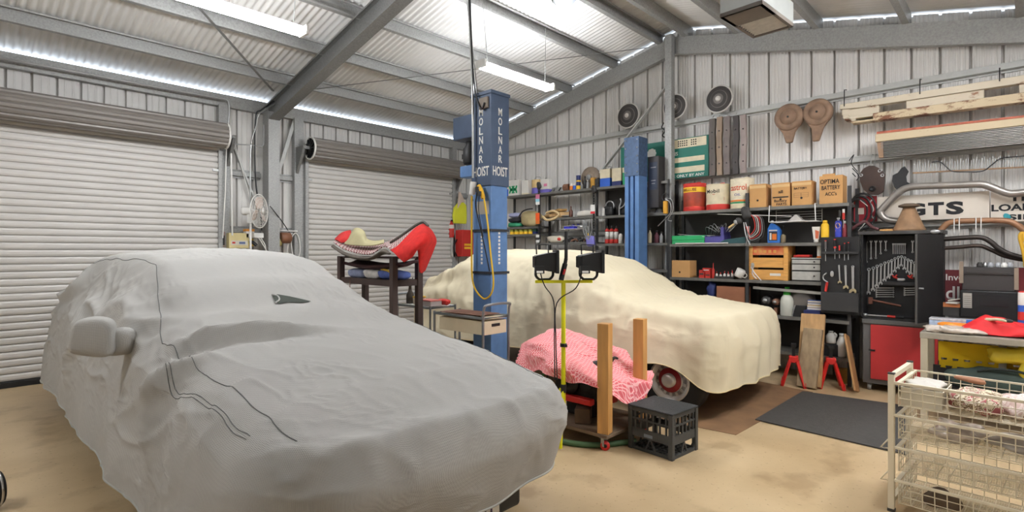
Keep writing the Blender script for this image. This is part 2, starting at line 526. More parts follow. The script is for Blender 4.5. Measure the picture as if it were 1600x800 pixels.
def drape(m, base, outline, nu, nv, wr, sd, hfold):
    pos = [[base(i / nu, 2 * j / (nv - 1)) for i in range(nu)] for j in range(nv)]
    out = []
    for j in range(nv):
        r = 2 * j / (nv - 1)
        for i in range(nu):
            p = pos[j][i]
            du = pos[j][(i + 1) % nu] - pos[j][i - 1]
            dv = pos[min(j + 1, nv - 1)][i] - pos[max(j - 1, 0)][i]
            n = du.cross(dv)
            n = n.normalized() if n.length > 1e-9 else Vector((0, 0, 1))
            if n.dot(Vector((0, 0, .7)) + (p - pos[0][i]) * .8) < 0: n = -n
            out.append(p + n * wr(p, n, r, i / nu))
    fs = [(j * nu + i, j * nu + (i + 1) % nu, (j + 1) * nu + (i + 1) % nu, (j + 1) * nu + i) for j in range(nv - 1) for i in range(nu)]
    m.add(out, [f[::-1] for f in fs], 0, None, True)
    return out, fs

def ridge(x): return 1 - abs(x) * 2
def crease(p, f, sx, sy, sz, sd):
    """sharp fold pattern"""
    q = Vector((p.x * sx * f + sd, p.y * sy * f, p.z * sz * f))
    w = noise.noise_vector(q * .6) * .9
    return max(0, 1 - abs(noise.noise(q + w)) * 3.2) ** 1.6

def fabric(name, rgb, weave=260., bumpy=.25, var=.05, rough=.8, crumple=.18):
    m = M(name, rgb, rough, 0, var, 1.6)
    nt = m.node_tree; b = nt.nodes['Principled BSDF']
    tc = nt.nodes.new('ShaderNodeTexCoord')
    hs = None
    for ax in ('X', 'Y', 'Z'):
        w = nt.nodes.new('ShaderNodeTexWave'); w.bands_direction = ax; w.inputs['Scale'].default_value = weave / 6.28 * .5
        nt.links.new(tc.outputs['Object'], w.inputs['Vector'])
        if hs is None: hs = w.outputs['Fac']
        else:
            a = nt.nodes.new('ShaderNodeMath'); a.operation = 'ADD'
            nt.links.new(hs, a.inputs[0]); nt.links.new(w.outputs['Fac'], a.inputs[1]); hs = a.outputs[0]
    bp = nt.nodes.new('ShaderNodeBump'); bp.inputs['Strength'].default_value = bumpy; bp.inputs['Distance'].default_value = .002
    nt.links.new(hs, bp.inputs['Height'])
    n2 = nt.nodes.new('ShaderNodeTexNoise'); n2.inputs['Scale'].default_value = 7; n2.inputs['Detail'].default_value = 6; n2.inputs['Distortion'].default_value = 1.5
    nt.links.new(tc.outputs['Object'], n2.inputs['Vector'])
    b2 = nt.nodes.new('ShaderNodeBump'); b2.inputs['Strength'].default_value = .12; b2.inputs['Distance'].default_value = .02
    nt.links.new(n2.outputs['Fac'], b2.inputs['Height']); nt.links.new(bp.outputs['Normal'], b2.inputs['Normal'])
    n3 = nt.nodes.new('ShaderNodeTexNoise'); n3.noise_type = 'RIDGED_MULTIFRACTAL'; n3.inputs['Scale'].default_value = 2.2; n3.inputs['Detail'].default_value = 4; n3.inputs['Distortion'].default_value = 1.2
    nt.links.new(tc.outputs['Object'], n3.inputs['Vector'])
    b3 = nt.nodes.new('ShaderNodeBump'); b3.inputs['Strength'].default_value = crumple; b3.inputs['Distance'].default_value = .015
    nt.links.new(n3.outputs['Fac'], b3.inputs['Height']); nt.links.new(b2.outputs['Normal'], b3.inputs['Normal'])
    nt.links.new(b3.outputs['Normal'], b.inputs['Normal'])
    return m

grey_cloth = fabric('grey_cover_cloth', (172, 170, 165), 900, .35)
cream_cloth = fabric('cream_cover_cloth', (216, 204, 174), 1500, .1)
seam_m = M('seam', (104, 104, 102), .8)
tyre_m = M('tyre', (26, 26, 27), .75, 0, .2)
carpaint = M('car_body', (120, 120, 122), .4, .3)

def wheel(parent, loc, side, rad=.31, w=.19, fancy=False):
    """side: +1 outer face to +x, -1 outer face to -x"""
    T = Ry(90 * side)
    m = MB(); m.lathe([(rad * .62, -w / 2), (rad * .9, -w / 2), (rad, -w * .36), (rad, w * .36), (rad * .9, w / 2), (rad * .62, w / 2)], 40, 0, T, cap=False)
    ty = m.obj('tyre', tyre_m, parent, loc)
    m = MB()
    m.lathe([(rad * .63, w * .46), (rad * .6, w * .52), (rad * .55, w * .5), (rad * .5, w * .3), (rad * .47, w * .28), (rad * .36, w * .3), (rad * .35, w * .42), (rad * .2, w * .46), (rad * .2, w * .62), (rad * .12, w * .66), (0, w * .67)], 40, 0, T,
            mats=[0, 0, 0, 0, 1, 0, 2 if fancy else 0, 0, 0, 0], cap=False)
    for j in range(14):
        m.box((rad * .37, -.012, w * .26), (rad * .48, .012, w * .34), 0, T @ Rz(j * 360 / 14))
    m.obj('wheel_rim', [M('rim_bright', (206, 204, 200), .28, .45, .05), M('rim_grey', (150, 148, 146), .4, .3), M('rim_red', (150, 40, 45), .4)], parent, loc)
    return ty

# ---- grey covered car (nose towards the camera)
gcx, ghw = 1.53, .84
g_top = [(1.5, .70), (1.75, .77), (2.1, .86), (2.6, .93), (3.1, .985), (3.4, 1.09), (3.8, 1.27), (4.15, 1.40), (4.6, 1.455), (5.6, 1.45), (6.2, 1.40), (6.5, 1.30), (6.75, 1.10), (6.95, .98)]
g_belt = [(1.5, .67), (1.9, .75), (2.6, .87), (3.2, .95), (4.2, 1.0), (6.0, 1.02), (6.95, .95)]
def gH(s_, y):
    t, b = lerp(g_top, y), lerp(g_belt, y)
    k = sst(1.06, .58, abs(s_)); k = k * .8 + .2 * (1 - abs(s_) ** 2)
    return b + (t - b) * max(0, min(1, k)) + .015 * (1 - s_ * s_)
def ghem(s_, y):
    return .24 + .11 * sst(2.3, 1.9, y) + .03 * nz(y * 2.3, s_ * 2) + .05 * sst(4.8, 5.6, y) * sst(6.6, 5.9, y)
gb, go = cover_fn(gcx, 1.72, 6.92, gH, ghw, .6, .9, ghem, .03, 3, rc=.34, front_bow=.07, outs=.035)
def patch(p, f, sd, lo=-.05, hi=.35): return sst(lo, hi, noise.noise(Vector((p.x * f + sd, p.y * f, p.z * f))))
def gwr(p, n, r, a):
    side = sst(.92, 1.25, r)
    left = sst(gcx, gcx - .5, p.x)
    d = .006 * nz(p.x * 1.3, p.y * 1.3, p.z * 1.5)
    # soft sags and dry creases across bonnet and roof
    d += .006 * crease(p, 1.5, 1, 1.5, 1, 2.) * (1 - side)
    d += .008 * crease(p, 4.0, 1.6, .8, 1, 9.) * patch(p, 1.6, 3) * (1 - side * .4)
    d += .006 * crease(p, 11, 1.2, 1, 1, 6.) * patch(p, 2.2, 8)
    # falling folds on the skirt
    q = Vector((p.x * 2.6 + 4, p.y * 2.6, p.z * .7))
    fold = noise.noise(q + noise.noise_vector(q * .5) * .5)
    low = sst(1.0, 1.9, r)
    d += side * low * (.04 * fold + .010 * crease(p, 2.4, 1, 1, .3, 5.))
    d += side * .007 * crease(p, 5, 1, 1, .8, 2.) * patch(p, 2, 5)
    # slack cloth hanging between roof and flank beside the windscreen
    sl = sst(.66, .90, r) * sst(1.95, 1.25, r) * sst(2.4, 3.0, p.y) * (.25 + .75 * left)
    d += sl * (.065 * crease(p, 1.1, .8, 1., 1.9, 1.3) - .03)
    d += sl * .018 * crease(p, 2.3, 1, 1., 1.5, 7.3)
    d += sl * .007 * crease(p, 6, 1, 1., 1.2, 4.3)
    # ruckles along the front edge of the bonnet
    ed = sst(.84, .97, r) * sst(1.3, 1.02, r)
    d += ed * .012 * crease(p, 5, 1, 1, 1, 3.1) * sst(3.2, 2.4, p.y)
    # slack triangle over the near wing
    wg = math.exp(-((p.x - .72) / .13) ** 2 - ((p.y - 2.75) / .4) ** 2)
    d -= .035 * wg * (.5 + nz(p.x * 3, p.y * 3, 4))
    # valley at the foot of the windscreen
    c_ = 3.0 + .22 * (1.1 - p.x) + .05 * nz(p.x * 2.6 + 2)
    k_ = sst(1.0, .85, r) * sst(1.75, 1.1, p.x) * sst(.72, .95, p.x)
    d += .085 * math.exp(-((p.y - c_ - .03) / .13) ** 2) * sst(c_ - .015, c_ + .045, p.y) * k_
    d -= .02 * math.exp(-((p.y - c_ + .05) / .05) ** 2) * k_
    return d
m = MB(); gv, gf = drape(m, gb, go, 560, 230, gwr, 3, 1)
gcover = m.obj('car_cover', grey_cloth, label='pale grey woven cover draped over the nearest car, down to its bumper', cat='car cover')
gbvh = BVHTree.FromPolygons([tuple(v) for v in gv], gf)
def drop(bvh, x, y, off=.003):
    h = bvh.ray_cast(Vector((x, y, 3)), Vector((0, 0, -1)))
    return (h[0] + h[1] * (off if h[1].z > 0 else -off)) if h[0] else Vector((x, y, 0))
def shoot(bvh, px, py, off=.004):
    o = Vector((0, 0, EYE)); d = onZ(px, py, 0) - o if py > HZ + 1 else onX(px, py, 7) - o
    h = bvh.ray_cast(o, d.normalized())
    n = h[1] if h[1].dot(d) < 0 else -h[1]
    return h[0] + n * off
def seam(path, parent, bvh, name='seam', r=.0022, mat_=seam_m):
    pts = [drop(bvh, x, y, .001) for x, y in path]
    m = MB(); m.tube(pts, r, 6, 0); m.obj(name, mat_, parent)
def lin2(x0, y0, x1, y1, n=50, wob=.015, sd=0):
    return [(x0 + (x1 - x0) * i / n + wob * nz(i * .12 + sd), y0 + (y1 - y0) * i / n) for i in range(n + 1)]
seam(lin2(.86, 1.86, .80, 3.3, 60, .015, 1), gcover, gbvh)
seam(lin2(.80, 3.3, .98, 4.2, 40, .015, 4) , gcover, gbvh)
seam(lin2(.98, 4.2, .95, 6.4, 60, .015, 8) , gcover, gbvh)
seam(lin2(2.20, 1.86, 2.26, 3.3, 60, .015, 3), gcover, gbvh)
for o_ in (0, .013): seam(lin2(.76 + o_, 2.05, .73 + o_, 2.95, 40, .01, 6), gcover, gbvh, r=.0018)
# mirror pocket
mc = onX(146, 526, .56)
m = MB(); m.blob((0, 0, 0), (.205, .14, .205), 0, 24, 3.8, .11, 8, 2.)
m.blob((.10, .05, -.04), (.18, .14, .15), 0, 14, 2.4, .1, 9, 5.)
mp_ = m.obj('mirror_pocket', grey_cloth, gcover, mc, rz=-25)
# open slit on the windscreen
c = [shoot(gbvh, *p, .006) for p in ((425, 462), (434, 461), (452, 464), (470, 468), (486, 472), (470, 474), (450, 473), (436, 476), (430, 473))]
m = MB(); m.add(c, [tuple(range(9))]); m.obj('cover_slit', M('slit_dark', (62, 68, 60), .9), gcover)
m = MB(); m.tube([shoot(gbvh, *p, .008) for p in ((424, 462), (433, 464), (436, 470), (430, 475))], .006, 6, 0, 4); m.obj('slit_lip', grey_cloth, gcover)
# hem binding
hv = [gv[229 * 560 + i] for i in range(560)]
m = MB(); m.tube(hv, .006, 6, 0, closed=True); m.obj('hem', M('grey_hem', (170, 170, 164), .8), gcover)

car = thing('car', 'car hidden under the pale grey cover, only a tyre and number plate showing', 'car', (gcx, 4.3, 0))
def body(cx, ym, yf, yr, top, hw, z0):
    def fn(u, v):
        y = yf + .16 + (yr - yf - .32) * v
        a = 2 * PI * u
        zt = top(0, y) - .14; zm = (zt + z0) / 2; hz = (zt - z0) / 2
        f = lambda q: math.copysign(abs(q) ** .6, q)
        w = hw - .13
        if zt > 1.1: w -= .12 * max(0, math.sin(a)) ** 1.0
        e = min(1, v / .06, (1 - v) / .06) ** .5 if 0 < v < 1 else .05
        return (cx + w * f(math.cos(a)) * (.8 + .2 * e), y, zm + hz * f(math.sin(a)) * (.55 + .45 * e))
    m = MB(); m.grid(lambda u, v: Vector(fn(u, v)) - Vector((cx, ym, 0)), 28, 26, 0, True)
    return m
body(gcx, 4.3, 1.76, 6.92, gH, ghw, .25).obj('body', carpaint, car)
for x, s_ in ((-.70, -1), (.70, 1)):
    wheel(car, (x, -1.55, .31), s_); wheel(car, (x, 1.6, .31), s_)
# front bumper bar with number plate, seen under the hem
m = MB(); m.box((-.6, -2.44, .16), (.50, -2.34, .34)); bmp = m.obj('bumper', black, car, bev=.02)
m = MB(); m.box((-.05, -2.462, .13), (.32, -2.455, .27)); npl = m.obj('number_plate', M('plate_white', (226, 222, 212), .4), car)
m = MB(); m.txt('H', (.245, -2.464, .20), .05, .075); m.txt('B', (.17, -2.464, .20), .045, .075); m.txt('7', (.09, -2.464, .20), .045, .075); m.obj('plate_letters', M('plate_ink', (46, 30, 70), .5), npl)

# ---- cream covered car in front of the second door
bcx, bhw = 5.22, .80
b_top = [(1.7, .84), (2.0, .90), (2.62, .965), (2.8, 1.02), (3.1, 1.22), (3.42, 1.385), (3.9, 1.45), (4.7, 1.46), (5.2, 1.43), (5.5, 1.30), (5.8, 1.12), (6.05, 1.04)]
b_belt = [(1.7, .84), (2.6, .92), (4, .97), (6.05, .95)]
def bH(s_, y):
    t, b = lerp(b_top, y), lerp(b_belt, y)
    k = sst(1.10, .62, abs(s_)); k = k * .75 + .25 * (1 - abs(s_) ** 2)
    return b + (t - b) * max(0, min(1, k)) + .01 * (1 - s_ * s_)
def bhem(s_, y):
    z = .40 + .03 * nz(y * 1.9, s_ * 3, 4)
    z -= .13 * math.exp(-((y - 1.9) / .22) ** 2)
    z += .06 * math.exp(-((y - 2.35) / .25) ** 2)
    return z
bb, bo = cover_fn(bcx, 1.86, 6.02, bH, bhw, .6, .9, bhem, .07, 3, rc=.17, front_bow=.04, nosein=.01, crisp=1.3, sh=.88)
def bwr(p, n, r, a):
    side = sst(.8, 1.15, r)
    d = .008 * nz(p.x * 1.8 + 7, p.y * 1.8, p.z * 2)
    q = Vector((p.x * 2.6 + 9, p.y * 2.6, p.z * .5))
    d += side * .018 * noise.noise(q + noise.noise_vector(q * .6) * .4)
    d += (.3 + .7 * side) * .014 * crease(p, 3.4, 1, 1, .35, 2.2)
    d += .005 * crease(p, 9, 1, 1, .5, 4.2)
    # long pulls falling from the rear of the roof
    rear = sst(4.3, 5.6, p.y)
    fr_ = sst(2.15, 1.85, p.y)
    d += side * fr_ * .016 * math.sin((p.x * 1.2 + p.y * 1.6) * 15 + 2 * nz(p.z * 1.5, p.x))
    # folds falling from the roof edge to the near wing
    fl = sst(.62, .85, r) * sst(1.5, 1.1, r) * sst(2.2, 2.7, p.y)
    d += fl * (.022 * crease(p, 3.5, 1, 1.2, .2, 6.4) + .010 * crease(p, 8, 1, 1.2, .2, 1.4))
    d += rear * .028 * math.sin(p.x * 22 + 3 * nz(p.x * 2, p.y * 2) + p.z * 6)
    d += .006 * math.sin(p.y * 60 + p.x * 30) * math.exp(-((p.y - 2.75) / .12) ** 2) * (1 - side)
    return d
m = MB(); bv, bf = drape(m, bb, bo, 380, 150, bwr, 3, 1)
bcover = m.obj('car_cover', cream_cloth, label='cream cotton dust sheet draped over the car between the blue hoist columns', cat='car cover')
bbvh = BVHTree.FromPolygons([tuple(v) for v in bv], bf)
m = MB(); m.tube([bv[149 * 380 + i] for i in range(380)], .005, 6, 0, closed=True); m.obj('hem', M('cream_hem', (214, 196, 150), .8), bcover)
car2 = thing('car', 'car under the cream dust sheet, showing one chrome and red front wheel', 'car', (bcx, 4.0, 0))
body(bcx, 4.0, 1.86, 6.02, bH, bhw, .27).obj('body', M('cream_body', (200, 190, 160), .4), car2)
for y in (2.28 - 4.0, 1.25):
    wheel(car2, (-.70, y, .31), -1, .31, .19, True); wheel(car2, (.70, y, .31), 1, .31, .19, True)
# ---------------------------------------------------------------- two post hoist
blue = M('hoist_blue', (92, 128, 176), .5, .1, .12, 9)
navy = M('hoist_navy', (62, 78, 102), .5, .1, .12, 9)
blued = M('hoist_blue_face', (70, 92, 124), .55, .1, .25, 25)
letter = M('lettering_white', (226, 224, 216), .6)
tx_black = M('lettering_black', (22, 22, 24), .7)
tape = M('band_dark', (40, 44, 50), .6)
hx, hy = 3.70, 3.79
t = thing('hoist_column', 'tall blue hoist column with white lettering and yellow cord, nearest the grey car', 'car hoist', (hx, hy, 0), group='car hoist columns')
m = MB(); m.box((0, 0, .02), (.23, .26, 2.1)); m.obj('column', blue, t, bev=.006)
m = MB(); m.box((-.012, -.012, 2.1), (.242, .272, 3.02)); m.box((-.022, -.022, 3.0), (.252, .282, 3.035)); m.obj('column_head', navy, t, bev=.004)
m = MB(); m.box((-.1, -.08, 0), (.33, .34, .02)); m.obj('base_plate', navy, t)
m = MB()
zt, zb = onX(755, 168, hx).z, onX(755, 256, hx).z
for k, ch in enumerate('MOLNAR'):
    z = zt - (zt - zb) * (k + .5) / 6
    m.txt(ch, (.115, -.013, z), .05, (zt - zb) / 6 * .8, 0)
    m.txt(ch, (-.13, -.013, z), .055, (zt - zb) / 6 * .8, 0, Rz(-90))
zh = onX(755, 268, hx).z
m.txt('HOIST', (.115, -.013, zh), .205, .095, 0); m.txt('HOIST', (-.13, -.013, zh), .225, .095, 0, Rz(-90))
m.obj('lettering', letter, t)
m = MB()
for k in range(9):   # row of small worn marks lower down
    z = 1.62 - k * .037
    m.box((.1, -.002, z), (.125, .0, z + .024)); m.box((-.002, .12, z), (0, .145, z + .024))
m.obj('small_marks', letter, t)
for z in (1.66, 1.24):
    m = MB()
    m.box((-.015, -.015, z - .012), (.245, 0, z + .012)); m.box((-.015, .26, z - .012), (.245, .275, z + .012)); m.box((-.015, 0, z - .012), (0, .26, z + .012)); m.box((.23, 0, z - .012), (.245, .26, z + .012))
    m.obj('band', tape, t)
m = MB(); m.box((-.002, .03, 1.82), (0, .2, 1.95)); m.obj('paper_label', M('paper_grey', (170, 165, 155), .8), t)
m = MB(); m.box((.02, .272, 2.62), (.2, .6, 2.86)); m.obj('power_box', navy, t, bev=.01)
m = MB(); m.lathe([(.07, 0), (.08, .02), (.08, .16), (.05, .2), (.05, .24)], 16, 0, Tr(.11, .42, 2.36)); m.box((.06, .27, 2.42), (.16, .5, 2.47)); m.obj('pump_motor', black, t)
m = MB(); m.box((.03, .27, 2.22), (.15, .5, 2.34)); m.obj('oil_tank', blue, t, bev=.01)
m = MB(); m.box((-.035, .02, 2.86), (-.012, .14, 2.97)); m.obj('junction_box', M('box_taupe', (130, 118, 104), .6), t, bev=.004)

t = thing('hoist_column', 'blue hoist column with bolted top plate and slotted face, in front of the shelves', 'car hoist', (6.5, hy, 0), group='car hoist columns')
zp = onX(988, 275, 6.5).z; zc = onX(988, 214, 6.5).z
m = MB()
for a, b in ((0, .062), (.09, .135), (.163, .22)): m.box((0, a, .02), (.05, b, zp))
m.box((.05, 0, .02), (.22, .22, zp)); m.obj('column', blue, t)
m = MB(); m.box((-.012, -.004, zp), (.225, .225, zc)); 
m.obj('column_head', blued, t, bev=.004)
m = MB()
for z in [zp + .05 + k * .11 for k in range(5)]:
    for y in (.02, .2): m.lathe([(.009, 0), (.009, .008), (0, .01)], 8, 0, Tr(-.012, y, z) @ Ry(-90))
m.obj('bolts', steel, t)
m = MB(); m.box((-.1, -.08, 0), (.3, .3, .02)); m.obj('base_plate', navy, t)
m = MB(); m.box((.23, -.17, 2.05), (.46, -.005, 2.76)); cb = m.obj('control_box', M('box_brown', (46, 42, 42), .5), t, bev=.005)
m = MB(); m.box((.226, -.15, 2.3), (.229, -.03, 2.68)); m.obj('box_label', M('label_navy', (36, 46, 66), .5), cb)
m = MB()
for z, w in ((2.6, .08), (2.42, .07), (2.38, .05)): m.box((.224, -.09 - w / 2, z), (.226, -.09 + w / 2, z + .012))
m.obj('label_lines', M('pale_grey', (150, 150, 150), .7), cb)

# service pipe and cable dropping from the roof to the first column
t = thing('service_pipe', 'grey pipe with black cable dropping from the roof to the lettered hoist column', 'pipe', (3.66, 3.98, 2.2))
P = lambda px, py: onX(px, py, 3.655) - Vector((3.66, 3.98, 2.2))
m = MB(); m.tube([P(731, -40), P(735, 60), P(738, 130), P(739, 200), P(739, 278)], .012, 8, 0, 4); m.obj('pipe', steel, t)
m = MB(); m.tube([P(733, -40), P(736, 50), P(739, 110), P(744, 150), P(752, 170), P(757, 160)], .009, 8, 0, 6); m.obj('cable', black, t)

# cords hung on the hoist column
t = thing('extension_cord', 'yellow extension cord looped down the front of the lettered blue column', 'cord', (3.64, 3.9, 1.2))
P = lambda px, py, X=3.65: onX(px, py, X) - Vector((3.64, 3.9, 1.2))
m = MB(); m.tube([P(737, 306), P(737, 360), P(737, 420), P(740, 445), P(748, 460), P(758, 467), P(768, 458), P(771, 438), P(767, 400), P(762, 350), P(757, 315), P(753, 297), P(748, 290)], .0085, 8, 0, 6)
m.obj('cable', M('yellow_cord', (226, 184, 30), .5), t)
m = MB(); m.tube([P(748, 290), P(752, 298), P(755, 310)], .022, 8, 0, 4); m.obj('plug', M('yellow_plug', (220, 170, 30), .5), t)
m = MB(); m.tube([P(738, 304), P(740, 284)], .032, 6, 0); m.obj('socket', white, t)
t = thing('power_lead', 'black power lead hanging from a plug on the lettered blue column', 'cord', (3.64, 3.9, 1.2))
m = MB(); m.tube([P(746, 298), P(743, 320), P(748, 345), P(757, 385), P(765, 424)], .006, 8, 0, 6); m.tube([P(749, 303), P(748, 330), P(755, 370)], .005, 8, 0, 5); m.obj('cable', black, t)
m = MB(); m.tube([P(746, 292, 3.63), P(746, 300, 3.63)], .02, 8); m.tube([P(749, 299, 3.62), P(749, 306, 3.62)], .02, 8); m.obj('plug', black, t)

# ---------------------------------------------------------------- work light stand
yel = M('stand_yellow', (226, 220, 20), .4, 0, .05)
base = onZ(880, 620, 0); sx, sy = 3.19, 2.495
wls = t = thing('work_light_stand', 'yellow stand carrying two black floodlights beside the pink sheet', 'work light', (sx, sy, 0), TH / PI * 180 - 90 + 3)
m = MB(); m.tube([(0, 0, .2), (0, 0, 1.22)], .0145, 12); m.obj('pole', yel, t)
m = MB(); m.tube([(0, 0, .74), (0, 0, .765)], .022, 12); m.box((.0, -.035, .742), (.02, .0, .762)); m.obj('collar', black, t)
m = MB(); m.tube([(0, 0, .4), (0, 0, .46)], .02, 12); m.obj('collar', black, t)
for a in (175, 95, 250):
    d = Vector((math.cos(math.radians(a)), math.sin(math.radians(a)), 0))
    if a != 175: d = d * (.6 if a == 95 else .45)
    m = MB(); m.tube([Vector((0, 0, .43)) + d * .015, Vector((0, 0, .013)) + d * .19], .010, 8); m.obj('leg', yel, t)
m = MB(); m.box((-.185, -.012, 1.215), (.19, .012, 1.237)); m.obj('crossbar', yel, t, bev=.003)
for cx_ in (-.125, .165):
    m = MB()
    m.prism([(-.06, -.05), (.02, -.07), (.07, -.075), (.07, .07), (.02, .065), (-.06, .045)], -.085, .085, 0, Tr(cx_, 0, 1.375))
    for q in range(7): m.box((-.07, -.08 + q * .025, -.045), (-.055, -.07 + q * .025, .04), 0, Tr(cx_, 0, 1.375))
    m.box((.065, -.1, -.085), (.085, .1, .085), 0, Tr(cx_, 0, 1.375))
    hd = m.obj('flood_head', blackm, t, bev=.004)
    m = MB(); m.box((cx_ - .07, -.10, 1.29), (cx_ - .01, -.06, 1.345)); m.obj('junction_box', black, hd)
    m = MB(); m.box((cx_ - .06, -.103, 1.295), (cx_ - .02, -.1, 1.31)); m.obj('label', white, hd)
    m = MB(); m.tube([(cx_ - .055, -.05, 1.43), (cx_ - .06, -.06, 1.50), (cx_ + .02, -.06, 1.50), (cx_ + .02, -.05, 1.43)], .005, 8); m.obj('carry_handle', black, t)
    m = MB()
    for s_ in (-1, 1): m.tube([(cx_ + s_ * .055, 0, 1.33), (cx_ + s_ * .055, 0, 1.27), (cx_ + s_ * .03, 0, 1.24)], .009, 8, 0, 4)
    m.tube([(cx_ - .035, 0, 1.243), (cx_ + .035, 0, 1.243)], .008, 8); m.obj('bracket', black, t)
m = MB()
m.tube([(-.16, -.07, 1.30), (-.13, -.06, 1.2), (-.07, -.05, 1.08), (-.065, -.04, .8), (-.06, -.03, .5)], .004, 6, 0, 6)
m.tube([(.11, -.07, 1.30), (.07, -.06, 1.18), (-.05, -.05, 1.07), (-.055, -.04, .8), (-.045, -.03, .5)], .004, 6, 0, 6); m.obj('lead', black, t)
m = MB(); m.tube([(-.018, -.02, 1.238), (-.012, -.02, 1.27), (.008, -.02, 1.36)], .017, 10); m.tube([(.008, -.02, 1.36), (.014, -.02, 1.40)], .012, 10)
m.tube([(.014, -.02, 1.40), (.014, -.02, 1.60)], .011, 10)
o = m.obj('inspection_torch', black, None, (sx, sy, 0), TH / PI * 180 - 87, label='slim black inspection torch with red grip standing between the two floodlights', cat='torch')
m = MB(); m.tube([(-.006, -.036, 1.28), (.004, -.036, 1.32)], .008, 8); m.obj('red_grip', M('red_grip', (190, 40, 40), .5), o)

for o_ in (wls, o):
    o_.scale = (1.147, 1.147, 1.0)
# ---------------------------------------------------------------- dolly with engine and pink sheet
wood = M('timber', (198, 146, 82), .6, 0, .16, 5, .1, 30, stretch=(4, 4, .6))
woodg = M('timber_grey', (150, 128, 98), .75, 0, .22, 5, .2, 30, stretch=(5, 5, .7))
woodd = M('timber_dark', (112, 92, 72), .8, 0, .25, 6, .2, 30)
red = M('red_paint', (206, 42, 36), .45, 0, .08)
dx, dy = 3.62, 2.50
t = thing('dolly', 'flat timber dolly on red wheeled casters under the pink sheet', 'dolly', (dx, dy, 0))
m = MB(); m.box((-.34, -.33, .10), (.30, .36, .125)); m.obj('deck', woodd, t, bev=.003)
for x in (-.29, .25):
    for y in (-.28, .3):
        m = MB(); m.box((x - .03, y - .03, .09), (x + .03, y + .03, .1)); m.box((x - .025, y - .004, .03), (x - .019, y + .02, .09)); m.box((x + .019, y - .004, .03), (x + .025, y + .02, .09))
        c_ = m.obj('caster', steel, t)
        m = MB(); m.lathe([(.012, -.014), (.034, -.014), (.034, .014), (.012, .014)], 20, 0, Tr(x, y, .034) @ Rz(35) @ Ry(90)); m.obj('caster_wheel', red, c_)
        m = MB(); m.lathe([(0, -.016), (.014, -.016), (.014, .016), (0, .016)], 12, 0, Tr(x, y, .034) @ Rz(35) @ Ry(90)); m.obj('wheel_hub', black, c_)
p1 = onZ(961, 683, .125)
def post(x, y, rz, h, label):
    m = MB(); m.box((-.043, -.043, 0), (.043, .043, h)); return m.obj('timber_post', wood, None, (x, y, .125), rz, bev=.003, label=label, cat='timber post')
post(3.335, 2.225, 12, .80, 'square timber post standing at the front corner of the dolly before the pink sheet')
post(3.86, 2.24, 8, .785, 'square timber post standing behind the pink sheet near the front wheel')
m = MB(); m.box((-.09, -.06, 0), (.09, .06, .115)); m.obj('timber_block', M('block_brown', (98, 78, 60), .8, 0, .3, 8), None, (3.45, 2.50, .125), 30, bev=.008, label='rough brown timber block lying on the dolly deck', cat='timber block')
t = thing('engine', 'red and black engine half hidden under the pink sheet', 'engine', (3.66, 2.6, .125))
eng = M('engine_black', (40, 38, 38), .5, .4, .3, 12, .2)
m = MB(); m.box((-.2, -.2, .16), (.22, .2, .38)); m.box((-.16, -.18, .38), (.18, .18, .46)); m.box((-.13, -.12, 0), (.15, .14, .16)); m.obj('block', eng, t, bev=.02)
m = MB(); m.box((-.26, -.2, .14), (-.2, .22, .19)); m.prism([(-.1, .05), (.1, .05), (.12, .2), (-.08, .24)], -.22, -.2, 0, Tr(0, .0, .06)); m.obj('red_cover', red, t, bev=.01)
m = MB(); m.lathe([(.04, 0), (.08, .01), (.085, .04), (.03, .05)], 18, 0, Tr(-.2, .02, .28) @ Ry(-90)); m.lathe([(.03, 0), (.05, .01), (.055, .03)], 18, 0, Tr(-.2, -.13, .3) @ Ry(-90)); m.obj('pulley', blackm, t)
m = MB(); m.tube([(-.2, -.1, .4), (-.27, .0, .32), (-.25, .12, .2), (-.1, .25, .1)], .012, 8, 0, 6); m.tube([(-.22, .2, .4), (-.3, .2, .3), (-.27, .26, .2)], .008, 8, 0, 5); m.obj('hose', black, t)
m = MB(); m.tube([(-.24, .24, .4), (-.3, .27, .25), (-.28, .3, .12)], .009, 8, 0, 5); m.obj('green_hose', M('green_hose', (50, 130, 70), .5), t)

def pink_mat():
    m = M('pink_sheet', (222, 92, 100), .75, 0, .06, 3)
    nt = m.node_tree; b = nt.nodes['Principled BSDF']
    tc = nt.nodes.new('ShaderNodeTexCoord'); mp = nt.nodes.new('ShaderNodeMapping'); mp.inputs['Rotation'].default_value = (.3, .2, .5)
    br = nt.nodes.new('ShaderNodeTexBrick'); br.inputs['Scale'].default_value = 22
    br.inputs['Color1'].default_value = (*lin((228, 96, 104)), 1); br.inputs['Color2'].default_value = (*lin((224, 112, 118)), 1); br.inputs['Mortar'].default_value = (*lin((246, 186, 184)), 1)
    br.inputs['Mortar Size'].default_value = .06; br.inputs['Brick Width'].default_value = .7; br.inputs['Row Height'].default_value = .3
    nt.links.new(tc.outputs['Object'], mp.inputs[0]); nt.links.new(mp.outputs[0], br.inputs['Vector']); nt.links.new(br.outputs['Color'], b.inputs['Base Color'])
    return m
pink = pink_mat()
